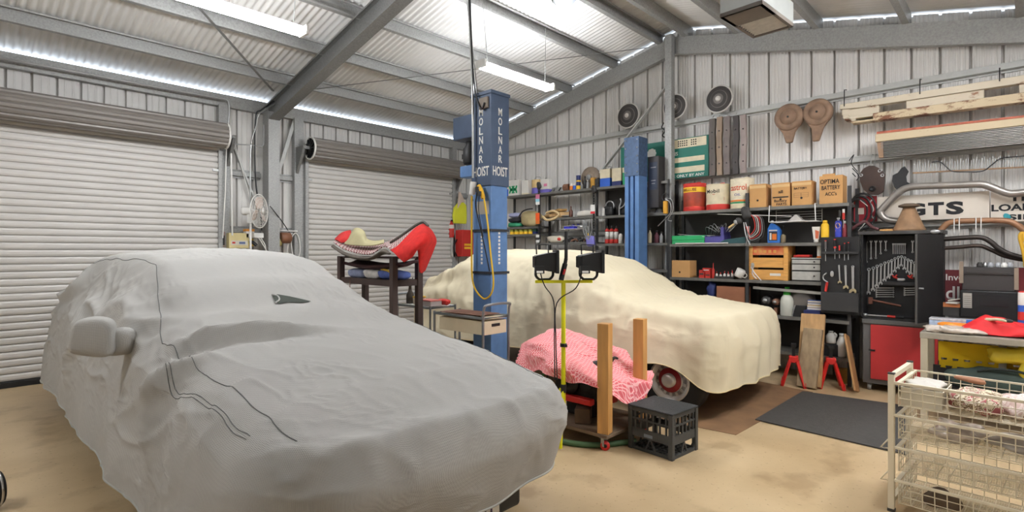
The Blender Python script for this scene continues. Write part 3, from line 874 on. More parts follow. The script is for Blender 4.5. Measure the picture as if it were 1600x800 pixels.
def sheet_over(cx, cy, fn_top, rx, ry, drop_fn, mat_, label, name, cat, nu=120, nv=46, wr=None, solid=0.004):
    def f(u, v):
        a = 2 * PI * u
        q = (abs(math.cos(a)) ** 3.2 + abs(math.sin(a)) ** 3.2) ** (-1 / 3.2)
        ex, ey = math.cos(a) * q * rx, math.sin(a) * q * ry
        r = v * 1.7
        if r <= 1: x, y, z = ex * r, ey * r, fn_top(ex * r, ey * r) - .05 * max(0, (r - .7) / .3) ** 2
        else:
            k = (r - 1) / .7
            x, y = ex * (1 + .10 * k), ey * (1 + .10 * k)
            zt = fn_top(ex, ey) - .05; z = zt + (drop_fn(a) - zt) * k
        p = Vector((x, y, z))
        if wr: p += wr(p, a, r)
        return p
    m = MB(); m.grid(f, nu, nv, 0, True)
    return m.obj(name, mat_, None, (cx, cy, 0), solid=solid, label=label, cat=cat)
def ptop(x, y): return .64 + .14 * math.exp(-((y - .25) / .25) ** 2 - (x / .3) ** 2) - .20 * sst(0, -.5, y) - .10 * sst(.4, .65, y)
def pdrop(a):
    return .44 + .07 * math.sin(2 * a + 1.) - .12 * sst(.25, -.9, math.sin(a)) * sst(.9, .1, abs(a - 4.4)) + .04 * math.sin(5 * a)
def pwr(p, a, r):
    s_ = sst(.6, 1.2, r)
    c_ = crease(p, 3.2, 1, 1, .8, 2) + .4 * crease(p, 7, 1, 1, .8, 5)
    d = Vector((math.cos(a), math.sin(a), .3))
    return d * ((.035 * noise.noise(p * 5 + Vector((3, 0, 0))) + .06 * c_) * (.4 + .6 * s_)) + Vector((0, 0, .03 * noise.noise(p * 7)))
sheet_over(3.66, 2.66, ptop, .38, .46, pdrop, pink, 'pink patterned plastic sheet bunched over the engine on the dolly', 'dust_sheet', 'sheet', wr=pwr)
m = MB(); m.tube([(3.15, 2.95, .02), (3.2, 2.55, .02), (3.32, 2.3, .02), (3.6, 2.13, .02)], .022, 8, 0, 6); m.obj('garden_hose', M('green_dull', (78, 110, 74), .6), label='dull green hose lying on the floor under the dolly edge', cat='hose')

# ---------------------------------------------------------------- milk crate
crate_m = M('crate_grey', (62, 63, 62), .55, 0, .15, 12)
ca = Vector((3.456, 1.762, 0)); 
t = thing('milk_crate', 'dark grey plastic milk crate standing on the concrete beside the cream car wheel', 'crate', (3.65, 1.93, 0), -90 - 5)
w, d, h = .36, .33, .31
m = MB()
for x in (-w / 2, w / 2):
    for y in (-d / 2, d / 2):
        m = MB(); m.cbox((x * .94, y * .94, h / 2), (.034, .034, h)); m.obj('corner_post', crate_m, t, bev=.004)
def crate_side(L, T_):
    m = MB()
    for z, hh in ((.012, .022), (h - .014, .026), (h * .74, .012), (h * .50, .012), (h * .27, .05)): m.cbox((0, 0, z if z != h * .27 else h * .40), (L - .03, .012, hh), 0, T_)
    n = 7
    for i in range(1, n):
        x = -L / 2 + L * i / n
        m.cbox((x, 0, h * .74), (.011, .012, h * .5), 0, T_)
    for i in range(4):
        x = -L / 2 + L * (i + .5) / 4
        m.bar(T_ @ Vector((x, 0, .01)), T_ @ Vector((x + (.045 if i % 2 else -.045), 0, h * .34)), .010, .010)
    return m
for L, T_ in ((w, Tr(0, -d / 2 + .008, 0)), (w, Tr(0, d / 2 - .008, 0)), (d, Tr(-w / 2 + .008, 0, 0) @ Rz(90)), (d, Tr(w / 2 - .008, 0, 0) @ Rz(90))):
    crate_side(L, T_).obj('side_lattice', crate_m, t)
m = MB()
for i in range(9): m.cbox((-w / 2 + .03 + i * (w - .06) / 8, 0, .01), (.01, d - .03, .012))
for i in range(8): m.cbox((0, -d / 2 + .03 + i * (d - .06) / 7, .01), (w - .03, .01, .012))
m.obj('base_grid', crate_m, t)
m = MB(); m.box((-.05, -d / 2 - .001, h * .36), (.02, -d / 2 + .002, h * .43)); m.obj('emblem', M('emblem_grey', (120, 128, 136), .5), t)
m = MB(); m.box((-w / 2 - .008, -d / 2 - .008, 0), (w / 2 + .008, d / 2 + .008, .014))
o = m.obj('rubber_mat', M('rubber_mat', (46, 47, 47), .8, 0, .3, 60, .6, 90), None, (3.65, 1.93, h + .001), -95, bev=.005, label='square of rough dark rubber matting lying on top of the milk crate', cat='mat')

# ---------------------------------------------------------------- floor mats
def flat_poly(name, pts, z, th, mat_, label, cat):
    m = MB(); n = len(pts)
    pts = [onZ(px, py, 0) if len((px, py)) == 2 else 0 for px, py in pts]
    vs = [(p.x, p.y, z) for p in pts] + [(p.x, p.y, z + th) for p in pts]
    m.add(vs, [tuple(range(n)), tuple(range(n, 2 * n))] + [(i, (i + 1) % n, (i + 1) % n + n, i + n) for i in range(n)])
    return m.obj(name, mat_, label=label, cat=cat)
flat_poly('floor_mat', [(1180, 657), (1254, 613), (1420, 636), (1420, 713)], .0045, .008, M('mat_black', (66, 63, 60), .9, 0, .12, 30, .3, 120), 'black rubber mat lying on the concrete before the shelves', 'mat')
flat_poly('cardboard_sheet', [(1000, 650), (1130, 585), (1270, 613), (1150, 680)], .001, .003, M('cardboard_floor', (128, 96, 66), .85, 0, .2, 4), 'flattened brown cardboard sheet on the floor under the nose of the cream car', 'cardboard')

# ---------------------------------------------------------------- trolleys
tube_g = M('trolley_tube', (140, 144, 146), .35, .7, .1)
tcream = M('trolley_cream', (214, 200, 170), .5, 0, .06)
def trolley(name, label, x0, x1, y0, y1, zt, drawer):
    cx, cy = (x0 + x1) / 2, (y0 + y1) / 2; w, d = (x1 - x0) / 2, (y1 - y0) / 2
    t = thing(name, label, 'trolley', (cx, cy, 0))
    for sx in (-w, w):
        for sy in (-d, d):
            m = MB(); m.tube([(sx, sy, .08), (sx, sy, zt)], .012, 10); m.obj('leg', tube_g, t)
            m = MB(); m.lathe([(.01, -.012), (.038, -.012), (.038, .012), (.01, .012)], 16, 0, Tr(sx, sy, .038) @ Ry(90)); m.box((sx - .008, sy - .008, .04), (sx + .008, sy + .008, .085)); m.obj('caster', black, t)
    for z in (zt - .02, .3):
        m = MB(); m.box((-w, -d, z - .012), (w, d, z)); m.obj('tray', tcream if drawer else white, t)
        m = MB(); m.tube([(-w, -d, z), (w, -d, z), (w, d, z), (-w, d, z)], .013, 8, 0, closed=True); m.obj('tray_rail', tube_g, t)
    for e in ((-d, -1),) if drawer else ((d, 1),):
        m = MB(); y, s_ = e; m.tube([(-w, y, zt - .04), (-w, y + s_ * .01, zt + .06), (-w + .03, y + s_ * .03, zt + .1), (w - .03, y + s_ * .03, zt + .1), (w, y + s_ * .01, zt + .06), (w, y, zt - .04)], .012, 10, 0, 4); m.obj('push_handle', tube_g, t)
    if drawer:
        m = MB(); m.box((-w + .02, -d + .005, zt - .17), (w - .02, d - .05, zt - .05)); dr = m.obj('drawer', tcream, t, bev=.003)
        m = MB(); m.box((-.05, -d - .001, zt - .10), (.05, -d + .006, zt - .075)); m.obj('drawer_slot', black, dr)
    return t
trolley('service_trolley', 'tube framed service trolley with a cream drawer, in front of the lettered column', 3.26, 3.58, 3.44, 4.12, .88, True)
m = MB(); m.box((-.13, -.25, 0), (.13, .28, .006)); m.obj('brown_mat', M('brown_sheet', (132, 96, 80), .8, 0, .15), None, (3.42, 3.78, .874), 3, label='brown sheet laid over the top of the drawer trolley', cat='mat')
trolley('service_trolley', 'white topped service trolley crowded with bottles, beside the dark timber rack', 3.6, 3.95, 4.62, 5.22, .86, False)
zt_ = .853
m = MB(); m.lathe([(.04, 0), (.045, .01), (.045, .1), (.02, .15), (.016, .2), (.02, .2), (.02, .215), (0, .215)], 16); m.tube([(0, 0, .21), (.0, -.04, .27), (.0, -.05, .3)], .006, 6)
m.obj('oil_can', M('oil_can_dark', (70, 62, 54), .5, .3), None, (3.7, 5.12, zt_), label='dark oil can with thin spout at the far end of the crowded white trolley', cat='oil can')
tub_w = M('tub_pale', (228, 214, 196), .5)
for i, (x, y) in enumerate(((3.69, 5.0), (3.76, 4.96), (3.69, 4.93))):
    t = thing('tub', 'small pale tub with a yellow lid on the crowded white trolley', 'tub', (x, y, zt_), 0, 'pale tubs on the white trolley')
    m = MB(); m.lathe([(.028, 0), (.033, .07), (.033, .075)], 14); m.obj('body', tub_w, t)
    m = MB(); m.lathe([(.035, .075), (.035, .09), (0, .09)], 14); m.obj('lid', M('lid_yellow', (226, 184, 60), .5), t)
t = thing('organiser_box', 'clear flat organiser box with red contents on the crowded white trolley', 'box', (3.72, 4.78, zt_))
m = MB(); m.box((-.08, -.11, 0), (.08, .11, .05)); m.obj('tray', M('clear_pale', (214, 200, 196), .3), t, bev=.006)
m = MB(); m.box((-.08, -.11, .05), (.08, .11, .065)); m.obj('lid', M('lid_redtint', (214, 120, 112), .4), t, bev=.004)
m = MB(); m.blob((0, 0, .035), (.1, .16, .07), 0, 10, 2.4, .25, 30); m.obj('rag', red, None, (3.86, 4.71, zt_), label='crumpled bright red rag at the near end of the crowded white trolley', cat='rag')
t = thing('drill', 'dark cordless drill lying on the crowded white trolley', 'drill', (3.86, 4.92, zt_), 20)
m = MB(); m.tube([(0, -.1, .03), (0, .06, .03)], .028, 12); m.tube([(0, -.15, .03), (0, -.1, .03)], .012, 10); m.obj('body', blackm, t)
m = MB(); m.bar((0, .04, .03), (.11, .08, .025), .035, .03); m.obj('grip', black, t)
m = MB(); m.blob((0, 0, .03), (.22, .4, .06), 0, 10, 3, .15, 9); m.obj('red_tray', red, None, (3.77, 4.95, .3), label='red plastic tray on the lower deck of the white trolley', cat='tray')

# ---------------------------------------------------------------- timber rack with carpets
rackm = M('rack_brown', (66, 50, 44), .65, 0, .15, 6)
rx, ry = 3.14, 4.92
t = thing('timber_rack', 'dark brown timber rack beside the grey car, carpets piled on top', 'rack', (rx, ry, 0))
for x in (-.14, .16):
    for y in (-.5, .5):
        m = MB(); m.cbox((x, y, .70), (.06, .06, 1.40)); m.obj('leg', rackm, t, bev=.003)
for z in (1.17, .55):
    m = MB(); m.box((-.14, -.5, z - .02), (.16, .5, z)); m.obj('shelf_board', rackm, t)
    for x in (-.14, .16):
        m = MB(); m.cbox((x, 0, z - .03), (.03, .95, .06)); m.obj('rail', rackm, t)
    for y in (-.5, .5):
        m = MB(); m.cbox((.01, y, z - .03), (.26, .03, .06)); m.obj('rail', rackm, t)
m = MB(); m.box((-.14, -.5, 1.38), (.16, .5, 1.40)); m.obj('top_board', rackm, t)

def carpet_mat(name, c1, c2, sc_=60):
    m = M(name, c1, .95, 0, .1)
    nt = m.node_tree; b = nt.nodes['Principled BSDF']; tc = nt.nodes.new('ShaderNodeTexCoord')
    ck = nt.nodes.new('ShaderNodeTexChecker'); ck.inputs['Scale'].default_value = sc_
    ck.inputs['Color1'].default_value = (*lin(c1), 1); ck.inputs['Color2'].default_value = (*lin(c2), 1)
    nt.links.new(tc.outputs['Object'], ck.inputs['Vector']); nt.links.new(ck.outputs['Color'], b.inputs['Base Color'])
    return m
redc = M('carpet_red', (212, 40, 36), .95, 0, .12, 20, .4, 200)
check = carpet_mat('carpet_check', (206, 196, 190), (120, 34, 40), 44)
greyu = M('carpet_backing', (98, 90, 82), .95, 0, .15, 12, .3, 100)
RO = Vector((rx, ry, 0))
def K(px, py, X): return onX(px, py, X) - RO
xs_ = (527, 548, 578, 600, 618, 636, 653)
back = [K(p, y, 3.30) for p, y in zip(xs_, (371, 374, 379, 380, 372, 362, 351))]
mid = [K(p, y, 3.10) for p, y in zip((524, 546, 578, 600, 616, 632, 651), (374, 381, 387, 385, 380, 370, 357))]
front = [K(p, y, 2.90) for p, y in zip((521, 543, 577, 600, 611, 618, 630), (378, 391, 397, 385, 391, 395, 384))]
m = MB(); m.grid(net([back, mid, front], 70, 24), 70, 24); o = m.obj('carpet', check, None, RO, solid=.012, label='red and white chequered carpet piece sagging along the top of the timber rack', cat='carpet')
low1 = [v + Vector((.0, 0, -.03)) for v in front[:5]]
low2 = [K(p, y, 2.93) for p, y in zip((523, 546, 578, 600, 610), (388, 402, 406, 397, 397))]
m = MB(); m.grid(net([low1, [(a_ + b_) / 2 + Vector((-.03, 0, 0)) for a_, b_ in zip(low1, low2)], low2], 60, 10), 60, 10); m.obj('carpet_backing', greyu, o, solid=.010)
crest = [K(611, 391, 2.885), K(622, 384, 2.90), K(634, 372, 2.96), K(650, 356, 3.06), K(661, 350, 3.2)]
m1 = [K(618, 397, 2.86), K(630, 393, 2.86), K(643, 380, 2.88), K(663, 360, 3.0), K(673, 359, 3.2)]
m2 = [K(624, 403, 2.86), K(637, 399, 2.86), K(651, 386, 2.87), K(668, 374, 2.97), K(681, 374, 3.2)]
m3 = [K(630, 408, 2.87), K(642, 401, 2.87), K(653, 389, 2.90), K(664, 392, 3.0), K(678, 388, 3.2)]
m4 = [K(632, 409, 2.88), K(644, 401, 2.88), K(653, 391, 2.93), K(656, 425, 3.05), K(664, 422, 3.2)]
m = MB(); m.grid(net([crest, m1, m2, m3, m4], 48, 40), 48, 40); m.obj('carpet', redc, None, RO, solid=.012, label='bright red carpet piece folded over the near end of the timber rack', cat='carpet')
m = MB(); m.grid(net([[K(523, 374, 3.1), K(534, 364, 3.15), K(548, 360, 3.2)], [K(526, 375, 3.0), K(540, 371, 3.02), K(552, 370, 3.05)], [K(533, 379, 2.98), K(543, 378, 3.0), K(555, 377, 3.02)]], 16, 12), 16, 12); m.obj('carpet', M('carpet_red_far', (196, 44, 42), .95, 0, .12, 20, .4, 200), None, RO, solid=.012, label='small red carpet offcut at the far end of the timber rack top', cat='carpet')
mo1 = [K(545, 372, 3.12), K(555, 357, 3.12), K(568, 361, 3.12), K(573, 373, 3.12), K(585, 377, 3.12), K(600, 375, 3.12)]
mo2 = [K(541, 377, 3.02), K(553, 366, 3.02), K(566, 370, 3.02), K(573, 379, 3.02), K(585, 381, 3.02), K(600, 378, 3.04)]
mo3 = [K(538, 381, 2.96), K(549, 383, 2.96), K(563, 384, 2.96), K(574, 384, 2.96), K(586, 383, 2.96), K(599, 380, 2.98)]
m = MB(); m.grid(net([mo1, mo2, mo3], 40, 14), 40, 14); m.obj('floor_moulding', M('moulding_olive', (168, 160, 122), .7, 0, .1), None, RO, solid=.012, label='olive moulded trim panel lying on the chequered carpet', cat='trim panel')
m = MB(); m.tube([K(610, 379, 3.12), K(630, 366, 3.14), K(648, 353, 3.16), K(661, 347, 3.2), K(669, 353, 3.2)], .013, 8, 0, 5); m.obj('trim_strip', M('strip_dark', (84, 80, 74), .6), None, RO, label='dark curved trim strip along the crest of the red carpet', cat='trim strip')
m = MB(); m.grid(lambda u, v: (-.13 + .26 * v, -.54 + 1.05 * u, 1.335 - .04 * math.sin(u * PI) - .02 * math.sin(v * 5)), 30, 10, 0); m.obj('carpet', M('carpet_dark', (60, 34, 34), .95, 0, .2), None, (rx, ry, 0), solid=.03, label='dark carpet roll sagging beneath the top of the timber rack', cat='carpet')
for i, (y, w, c, lab) in enumerate(((-.3, .34, (92, 112, 178), 'blue and yellow folded cloth on the lower board of the timber rack'), (.0, .26, (226, 220, 214), 'white folded cloth with small spots on the lower board of the timber rack'), (.3, .3, (150, 158, 186), 'pale blue folded cloth at the far end of the rack lower board'))):
    m = MB(); m.blob((0, 0, .045), (.24, w, .10), 0, 14, 3, .15, 9, i * 3.)
    o = m.obj('folded_cloth', M('cloth_%d' % i, c, .9, 0, .25, 14), None, (rx, ry + y, 1.17), label=lab, cat='cloth')
    if i == 0:
        m = MB(); m.tube([(-.1, -.16, .05), (-.11, -.06, .09), (-.08, .1, .1)], .012, 6, 0, 5); m.obj('yellow_stripe', M('lid_yellow', (226, 184, 60), .5), o)
m = MB(); m.blob((0, 0, 0), (.08, .1, .16), 0, 10, 2.6, .3, 18); m.tube([(0, 0, .08), (0, 0, .17)], .004, 6); m.obj('leather_pouch', M('pouch', (112, 74, 62), .8, 0, .3), None, (rx - .175, ry + .25, .98), label='worn brown leather pouch hanging below the rack board', cat='pouch')
# ---------------------------------------------------------------- shelving on the gable wall
shelf_m = M('shelf_steel', (112, 110, 104), .5, .3, .15, 12)
post_m = M('shelf_post', (60, 60, 60), .5, .3, .2, 12)
back_m = M('shelf_back', (54, 51, 48), .6, .1, .15, 4)
XA, XB = 6.80, 6.68
def yA(px): return onX(px, 400, XA).y
def yB(px): return onX(px, 400, XB).y

def shelving(name, label, Xf, dep, posts, boards, backs, ztop):
    yc = (posts[0] + posts[-1]) / 2
    t = thing(name, label, 'shelving', (Xf, yc, 0))
    for y in posts:
        for x in (.012, dep - .02):
            m = MB(); m.box((x - .012, y - yc - .018, 0), (x + .012, y - yc + .018, ztop)); m.obj('post', post_m, t)
    for y0, y1, z in boards:
        m = MB(); m.box((.0, y1 - yc + .02, z - .03), (dep, y0 - yc - .02, z - .004)); m.box((-.006, y1 - yc + .0, z - .036), (.004, y0 - yc - .0, z)); m.box((.004, y1 - yc + .02, z - .006), (dep, y0 - yc - .02, z)); m.obj('shelf_board', shelf_m, t)
    for y0, y1, z0, z1 in backs:
        m = MB(); m.box((dep - .004, y1 - yc, z0), (dep, y0 - yc, z1)); m.obj('dark_backing', back_m, t)
    return t
a0, a1, a2, a3 = yA(787), yA(842), yA(932), yA(1043)
zT = onX(930, 293, XA).z
zA2, zA3 = onX(789, 355.5, XA).z, onX(815, 366, XA).z
zB2, zB3 = onX(890, 339, XA).z, onX(880, 379, XA).z
zC2, zC3 = onX(950, 337, XA).z, onX(950, 380.5, XA).z
shelving('shelving_unit', 'dark steel shelving behind the cream car, three bays crowded with tins and sprays', XA, .3, [a0, a1, a2, a3],
         [(a0, a1, z) for z in (zT, zA2, zA3, 1.25, .6)] + [(a1, a2, z) for z in (zT, zB2, zB3, 1.2, .6)] + [(a2, a3, z) for z in (zT, zC2, zC3, 1.2, .6)],
         [(a2, a3, zC3, zT)], zT + .02)
b0, b1, b2 = yB(1047), yB(1167), yB(1327)
z1, z2, z3, z4, z5 = onX(1167, 325, XB).z, onX(1167, 380, XB).z, onX(1200, 438, XB).z, onX(1290, 499, XB).z, .30
shelving('shelving_unit', 'dark steel shelving by the tool cabinet, oil cans and cardboard boxes along its top', XB, .40, [b0, b1, b2],
         [(b0, b1, z) for z in (z1, z2, z3, z4, z5)] + [(b1, b2, z) for z in (z1, z2, z3, z4, z5)], [(b0, b1, .3, z1), (b1, b2, .3, z1)], onX(1327, 290, XB).z)

def place(px0, px1, pyt, z, X):
    """centre y, width and height of an item whose front stands on a shelf at height z"""
    p, q = onX(px0, pyt, X), onX(px1, pyt, X)
    r = onX((px0 + px1) / 2, pyt, X)
    return (p.y + q.y) / 2, p.y - q.y, r.z - z

def C(n, rgb, **k): return M(n, rgb, **k)
def tin_rect(px, z, X, top, low, label, frac=.5, d=.12, extra=None, cat='tin', handle=False, grp=None):
    y, w, h = place(px[0], px[1], px[2], z, X); w *= .93
    t = thing('tin', label, cat, (X + d / 2 + .01, y, z), G, grp)
    m = MB(); m.box((-w / 2, -d / 2, 0), (w / 2, d / 2, h * frac), 1); m.box((-w / 2, -d / 2, h * frac), (w / 2, d / 2, h), 0); m.obj('body', [top, low], t, bev=.004)
    m = MB(); m.lathe([(.02, h), (.02, h + .015), (0, h + .015)], 12); m.obj('cap', black, t)
    if handle:
        m = MB(); m.tube([(-w * .3, 0, h), (-w * .3, 0, h + .04), (w * .3, 0, h + .04), (w * .3, 0, h)], .005, 6, 0, 3); m.obj('handle', steel, t)
    if extra: extra(t, w, d, h)
    return t
def tin_round(px, z, X, bands, label, n=28, handle=None, lid=None, text=(), deco=None, cat='can', name='oil_can', rib=True):
    """bands: list of (fraction from the bottom, material)"""
    y, w, h = place(px[0], px[1], px[2], z, X); r = w / 2 * .94
    t = thing(name, label, cat, (X + r + .012, y, z), G)
    prof, ms = [], []; f0 = 0; mats = []
    for f, mt in bands:
        mats.append(mt); i = len(mats) - 1
        e = [(r * .985, h * f0 + (.0 if f0 else 0)), (r, h * f0 + .006), (r, h * f - .006), (r * (.985 if rib else 1), h * f)]
        prof += e; ms += [i] * 4; f0 = f
    m = MB(); m.lathe(prof, n, 0, None, True, ms); m.ring((0, 0, h - .004), r, .005, 'Z', n, 6, len(bands) - 1); m.ring((0, 0, .006), r, .005, 'Z', n, 6, 0)
    m.obj('body', mats, t)
    if lid:
        m = MB(); m.lathe([(r * .2, h), (r * .2, h + .02), (0, h + .02)], 12, 0, Tr(r * .4, 0, 0)); m.obj('cap', lid, t)
    if handle:
        m = MB(); m.tube([(-r * .7, 0, h), (-r * .5, 0, h + .05), (r * .5, 0, h + .05), (r * .7, 0, h)], .005, 6, 0, 4); m.obj('handle', handle, t)
    for s_, fx, fz, fw, fh, mt in text: curved(t, s_, r, fx, h * fz, 2 * r * fw, h * fh, mt)
    if deco: deco(t, r, h)
    return t
def curved(t, s_, r, ang, z, w, hh, mt, name='lettering'):
    """lettering bent round a can of radius r"""
    vs, fs = text_geo(s_)
    out = []
    for x, y, zz in vs:
        a = x * w / r + math.radians(ang)
        rr = r + .0005 + (.0015 if y > 0 else 0)
        out.append((math.sin(a) * rr, -math.cos(a) * rr, z + zz * hh))
    m = MB(); m.add(out, fs); return m.obj(name, mt, t)
def curved_poly(t, pts, r, mt, name='emblem'):
    m = MB(); out = [(math.sin(x / r) * (r + .0012), -math.cos(x / r) * (r + .0012), z) for x, z in pts]
    m.add(out, [tuple(range(len(pts)))]); return m.obj(name, mt, t)
def bottle(px, z, X, prof, mats_, label, parts=None, cat='bottle', name='bottle', n=18, d=None, grp=None):
    """prof: list of (part name, material, [(r frac of half width, z frac)])"""
    y, w, h = place(px[0], px[1], px[2], z, X)
    t = thing(name, label, cat, (X + w / 2 + .012, y, z), G, grp)
    for nm, mt, pr in prof:
        m = MB(); m.lathe([(a * w / 2, b * h) for a, b in pr], n); m.obj(nm, mt, t)
    return t, w, h

cream = C('tin_cream', (214, 202, 172), var=.1, scale=12); whit = C('tin_white', (214, 210, 202), var=.06); grn = C('tin_green', (40, 150, 96)); prp = C('tin_purple', (104, 96, 176))
tan = C('tin_tan', (214, 184, 128)); blu = C('tin_blue', (48, 96, 190)); nvy = C('tin_navy', (34, 44, 96)); yell = C('tin_yellow', (240, 190, 40)); pnk = C('tin_pink', (206, 120, 150))
redp = C('tin_red', (190, 46, 36), var=.15); org = C('tin_orange', (222, 120, 44)); brn = C('rust_brown', (128, 88, 66), rough=.8, var=.25); drk = C('dark_grey', (54, 52, 50), rough=.6, var=.2)
cardb = C('cardboard', (192, 146, 92), rough=.85, var=.06); cardd = C('cardboard_pale', (214, 178, 126), rough=.85)
grey_p = C('plastic_grey', (150, 150, 148)); silver = C('silver', (190, 190, 190), rough=.3, metal=.7)

# -- top of the first unit
tin_rect((786, 792.5, 281), zT, XA, cream, blu, 'narrow cream and blue tin at the left end of the top shelf', .42)
def arcs(t, w, d, h):
    for (cz, up) in ((.04, 1), (h * .62, -1)):
        for ro, ri in ((w * .42, w * .27), (w * .16, 0)):
            m = MB(); pts = []
            for i in range(13): a = PI * i / 12; pts.append((math.cos(a) * ro, cz + up * math.sin(a) * ro * 1.0))
            for i in range(13): a = PI * (12 - i) / 12; pts.append((math.cos(a) * ri, cz + up * math.sin(a) * ri))
            m.prism(pts, -d / 2 - .002, -d / 2, 0); m.obj('emblem', grn, t)
tin_rect((793, 809.5, 281), zT, XA, whit, whit, 'white tin with two green arch emblems on the top shelf', .5, .12, arcs)
tin_rect((814, 824.5, 281.5), zT, XA, whit, cream, 'plain off-white tin on the top shelf between the green-arch tin and the purple tin', .1)
tin_round((826, 841, 280.5), zT, XA, [(.42, prp), (1, tan)], 'round tan tin with purple lower half and wire handle on the top shelf', handle=steel)
def pinkmark(t, w, d, h):
    m = MB(); m.box((-w * .05, -d / 2 - .002, h * .45), (w * .35, -d / 2, h * .65)); m.obj('emblem', pnk, t)
tin_rect((843, 856.5, 279.5), zT, XA, whit, prp, 'white carton with a pink mark and purple base on the top shelf', .25, .1, pinkmark)
def lump(px, z, X, mat_, label, name, cat, amp=.3, p=2.4, d=.1, fr=22, seed=0., grp=None, depth=.02):
    y, w, h = place(px[0], px[1], px[2], z, X)
    m = MB(); m.blob((0, 0, h / 2), (w, d, h), 0, 12, p, amp, fr, seed)
    return m.obj(name, mat_, None, (X + d / 2 + depth, y, z), G, label=label, cat=cat, group=grp)
y, w, h = place(858, 872, 287, zT, XA)
t = thing('metal_fittings', 'jumble of grey metal fittings lying on the top shelf beside the pink-marked carton', 'fittings', (XA + .06, y, zT), G)
for k in range(5):
    m = MB(); a = R.uniform(0, 180); x = (k - 2) * w / 5
    m.tube([(x - .02, 0, .012), (x + .03, .02 * (k % 2), .02 + .04 * (k % 3))], .011, 8); m.obj('fitting', [steel, drk, grey_p][k % 3], t)
y, w, h = place(875, 888, 286, zT, XA)
m = MB()
for k in range(5): m.ring((-.05 + k * .022, 0, .055), .05, .009, 'X', 20, 6)
m.obj('copper_coil', brn, None, (XA + .08, y, zT), G, label='rusty brown coil standing on the top shelf', cat='coil')
tin_round((888, 893, 286), zT, XA, [(.6, org), (1, whit)], 'small orange and white can on the top shelf', n=14)
tin_round((893.5, 897.5, 287), zT, XA, [(.7, blu), (1, whit)], 'tiny blue and white can on the top shelf beside the tall navy one', n=14)
tin_round((898, 904, 274), zT, XA, [(.28, yell), (.55, nvy), (.66, yell), (1, nvy)], 'tall navy spray can with a yellow base on the top shelf', n=16, name='spray_can', cat='spray can')
bottle((909, 914, 275), zT, XA, [('body', black, [(.8, 0), (1, .02), (1, .55), (.3, .75), (.3, .9), (0, .9)]), ('cap', drk, [(.4, .88), (.35, 1), (0, 1)])], None, 'slim black bottle on the top shelf under the dark wheel disc')
bottle((914.5, 918, 281), zT, XA, [('body', grey_p, [(.8, 0), (1, .02), (1, .7), (.3, .8), (.3, .9), (0, .9)]), ('cap', white, [(.4, .88), (.35, 1), (0, 1)])], None, 'small grey bottle on the top shelf')
tin_round((920, 928, 277.5), zT, XA, [(1, C('ochre', (190, 140, 50)))], 'ochre can at the foot of the leaning brake disc on the top shelf', n=16)
tin_rect((928.5, 935, 279), zT, XA, drk, drk, 'dark grey tin at the end of the ochre can', .5, .1)
tin_rect((936, 953, 264), zT, XA, cream, blu, 'blue and cream square drum with a wire handle on the top shelf', .48, .18, handle=True)
tin_rect((955, 970.5, 262.5), zT, XA, cream, nvy, 'cream square drum with a dark blue base band on the top shelf', .25, .18)
tin_rect((971.5, 985, 261), zT, XA, cream, grn, 'cream and green drum on the top shelf half behind the slotted hoist column', .70, .18)

# -- first bay: cloths, sacks, small tins
y, w, h = place(790, 808, 332, zA2, XA)
for k, (mt, lab) in enumerate(((C('cloth_green', (60, 150, 110), rough=.9), 'green cloth at the bottom of the folded pile in the first bay'), (C('cloth_dark', (48, 46, 50), rough=.9), 'black folded cloth in the middle of the pile in the first bay'), (C('cloth_lilac', (168, 172, 206), rough=.9), 'lilac cloth on top of the folded pile in the first bay'))):
    hh = h / 3
    m = MB(); m.blob((0, 0, hh / 2), (w * (1, .95, .85)[k], .22, hh), 0, 12, 3.2, .1, 14, k); m.obj('folded_cloth', mt, None, (XA + .13, y, zA2 + hh * k * 1.0), G, label=lab, cat='cloth')
lump((809, 839, 329), zA2, XA, C('canvas_beige', (196, 178, 132), rough=.9, var=.2), 'bundled beige canvas sack filling the right half of the first bay', 'canvas_sack', 'sack', .15, 2.6, .22, 8)
y, w, h = place(810, 836, 328, zA2, XA)
m = MB(); m.tube([(-w * .45, -.125, h * .5), (-w * .2, -.13, h * .85), (.1 * w, -.125, h * .98), (w * .4, -.12, h * 1.0)], .012, 6, 0, 5); m.obj('rubber_hose', drk, None, (XA + .1, y, zA2 + .01), G, label='dark rubber hose lying over the beige canvas sack', cat='hose')
for k in range(5):
    px = 794 + k * 7.2
    tin_round((px, px + 6.4, 358.2), zA3, XA, [(.55, yell), (1, C('tin_olive', (150, 150, 60)))], 'small yellow and olive tin in the low row under the folded cloths', n=14)['group'] = 'yellow tins in the first bay'
tin_rect((831, 837, 358), zA3, XA, C('tin_darkgreen', (36, 70, 50)), nvy, 'dark green tin at the right end of the row of yellow tins', .5, .08)

# -- second bay
y, w, h = place(846, 880, 325, zB2, XA)
t = thing('canvas_roll', 'bundle of tan cloth and webbing spilling over the second shelf', 'cloth bundle', (XA + .12, y, zB2), G)
m = MB(); m.blob((0, .02, h * .35), (w, .2, h * .7), 0, 14, 2.4, .3, 11, 3.); m.obj('bundle', C('cloth_tan', (196, 160, 112), rough=.9, var=.3, scale=14), t)
m = MB(); m.tube([(-w * .45, -.11, h * .2), (-w * .2, -.15, -.03), (w * .1, -.15, -.02), (w * .3, -.12, h * .3), (w * .05, -.12, h * .7), (-w * .3, -.1, h * .55)], .02, 8, 0, 6); m.obj('strap', C('strap_cream', (216, 188, 140), rough=.9), t)
m = MB(); m.blob((w * .2, 0, h * .8), (w * .5, .14, h * .35), 0, 10, 2.2, .4, 16, 7.); m.obj('loose_cloth', C('cloth_ochre', (180, 140, 84), rough=.9, var=.3, scale=14), t)
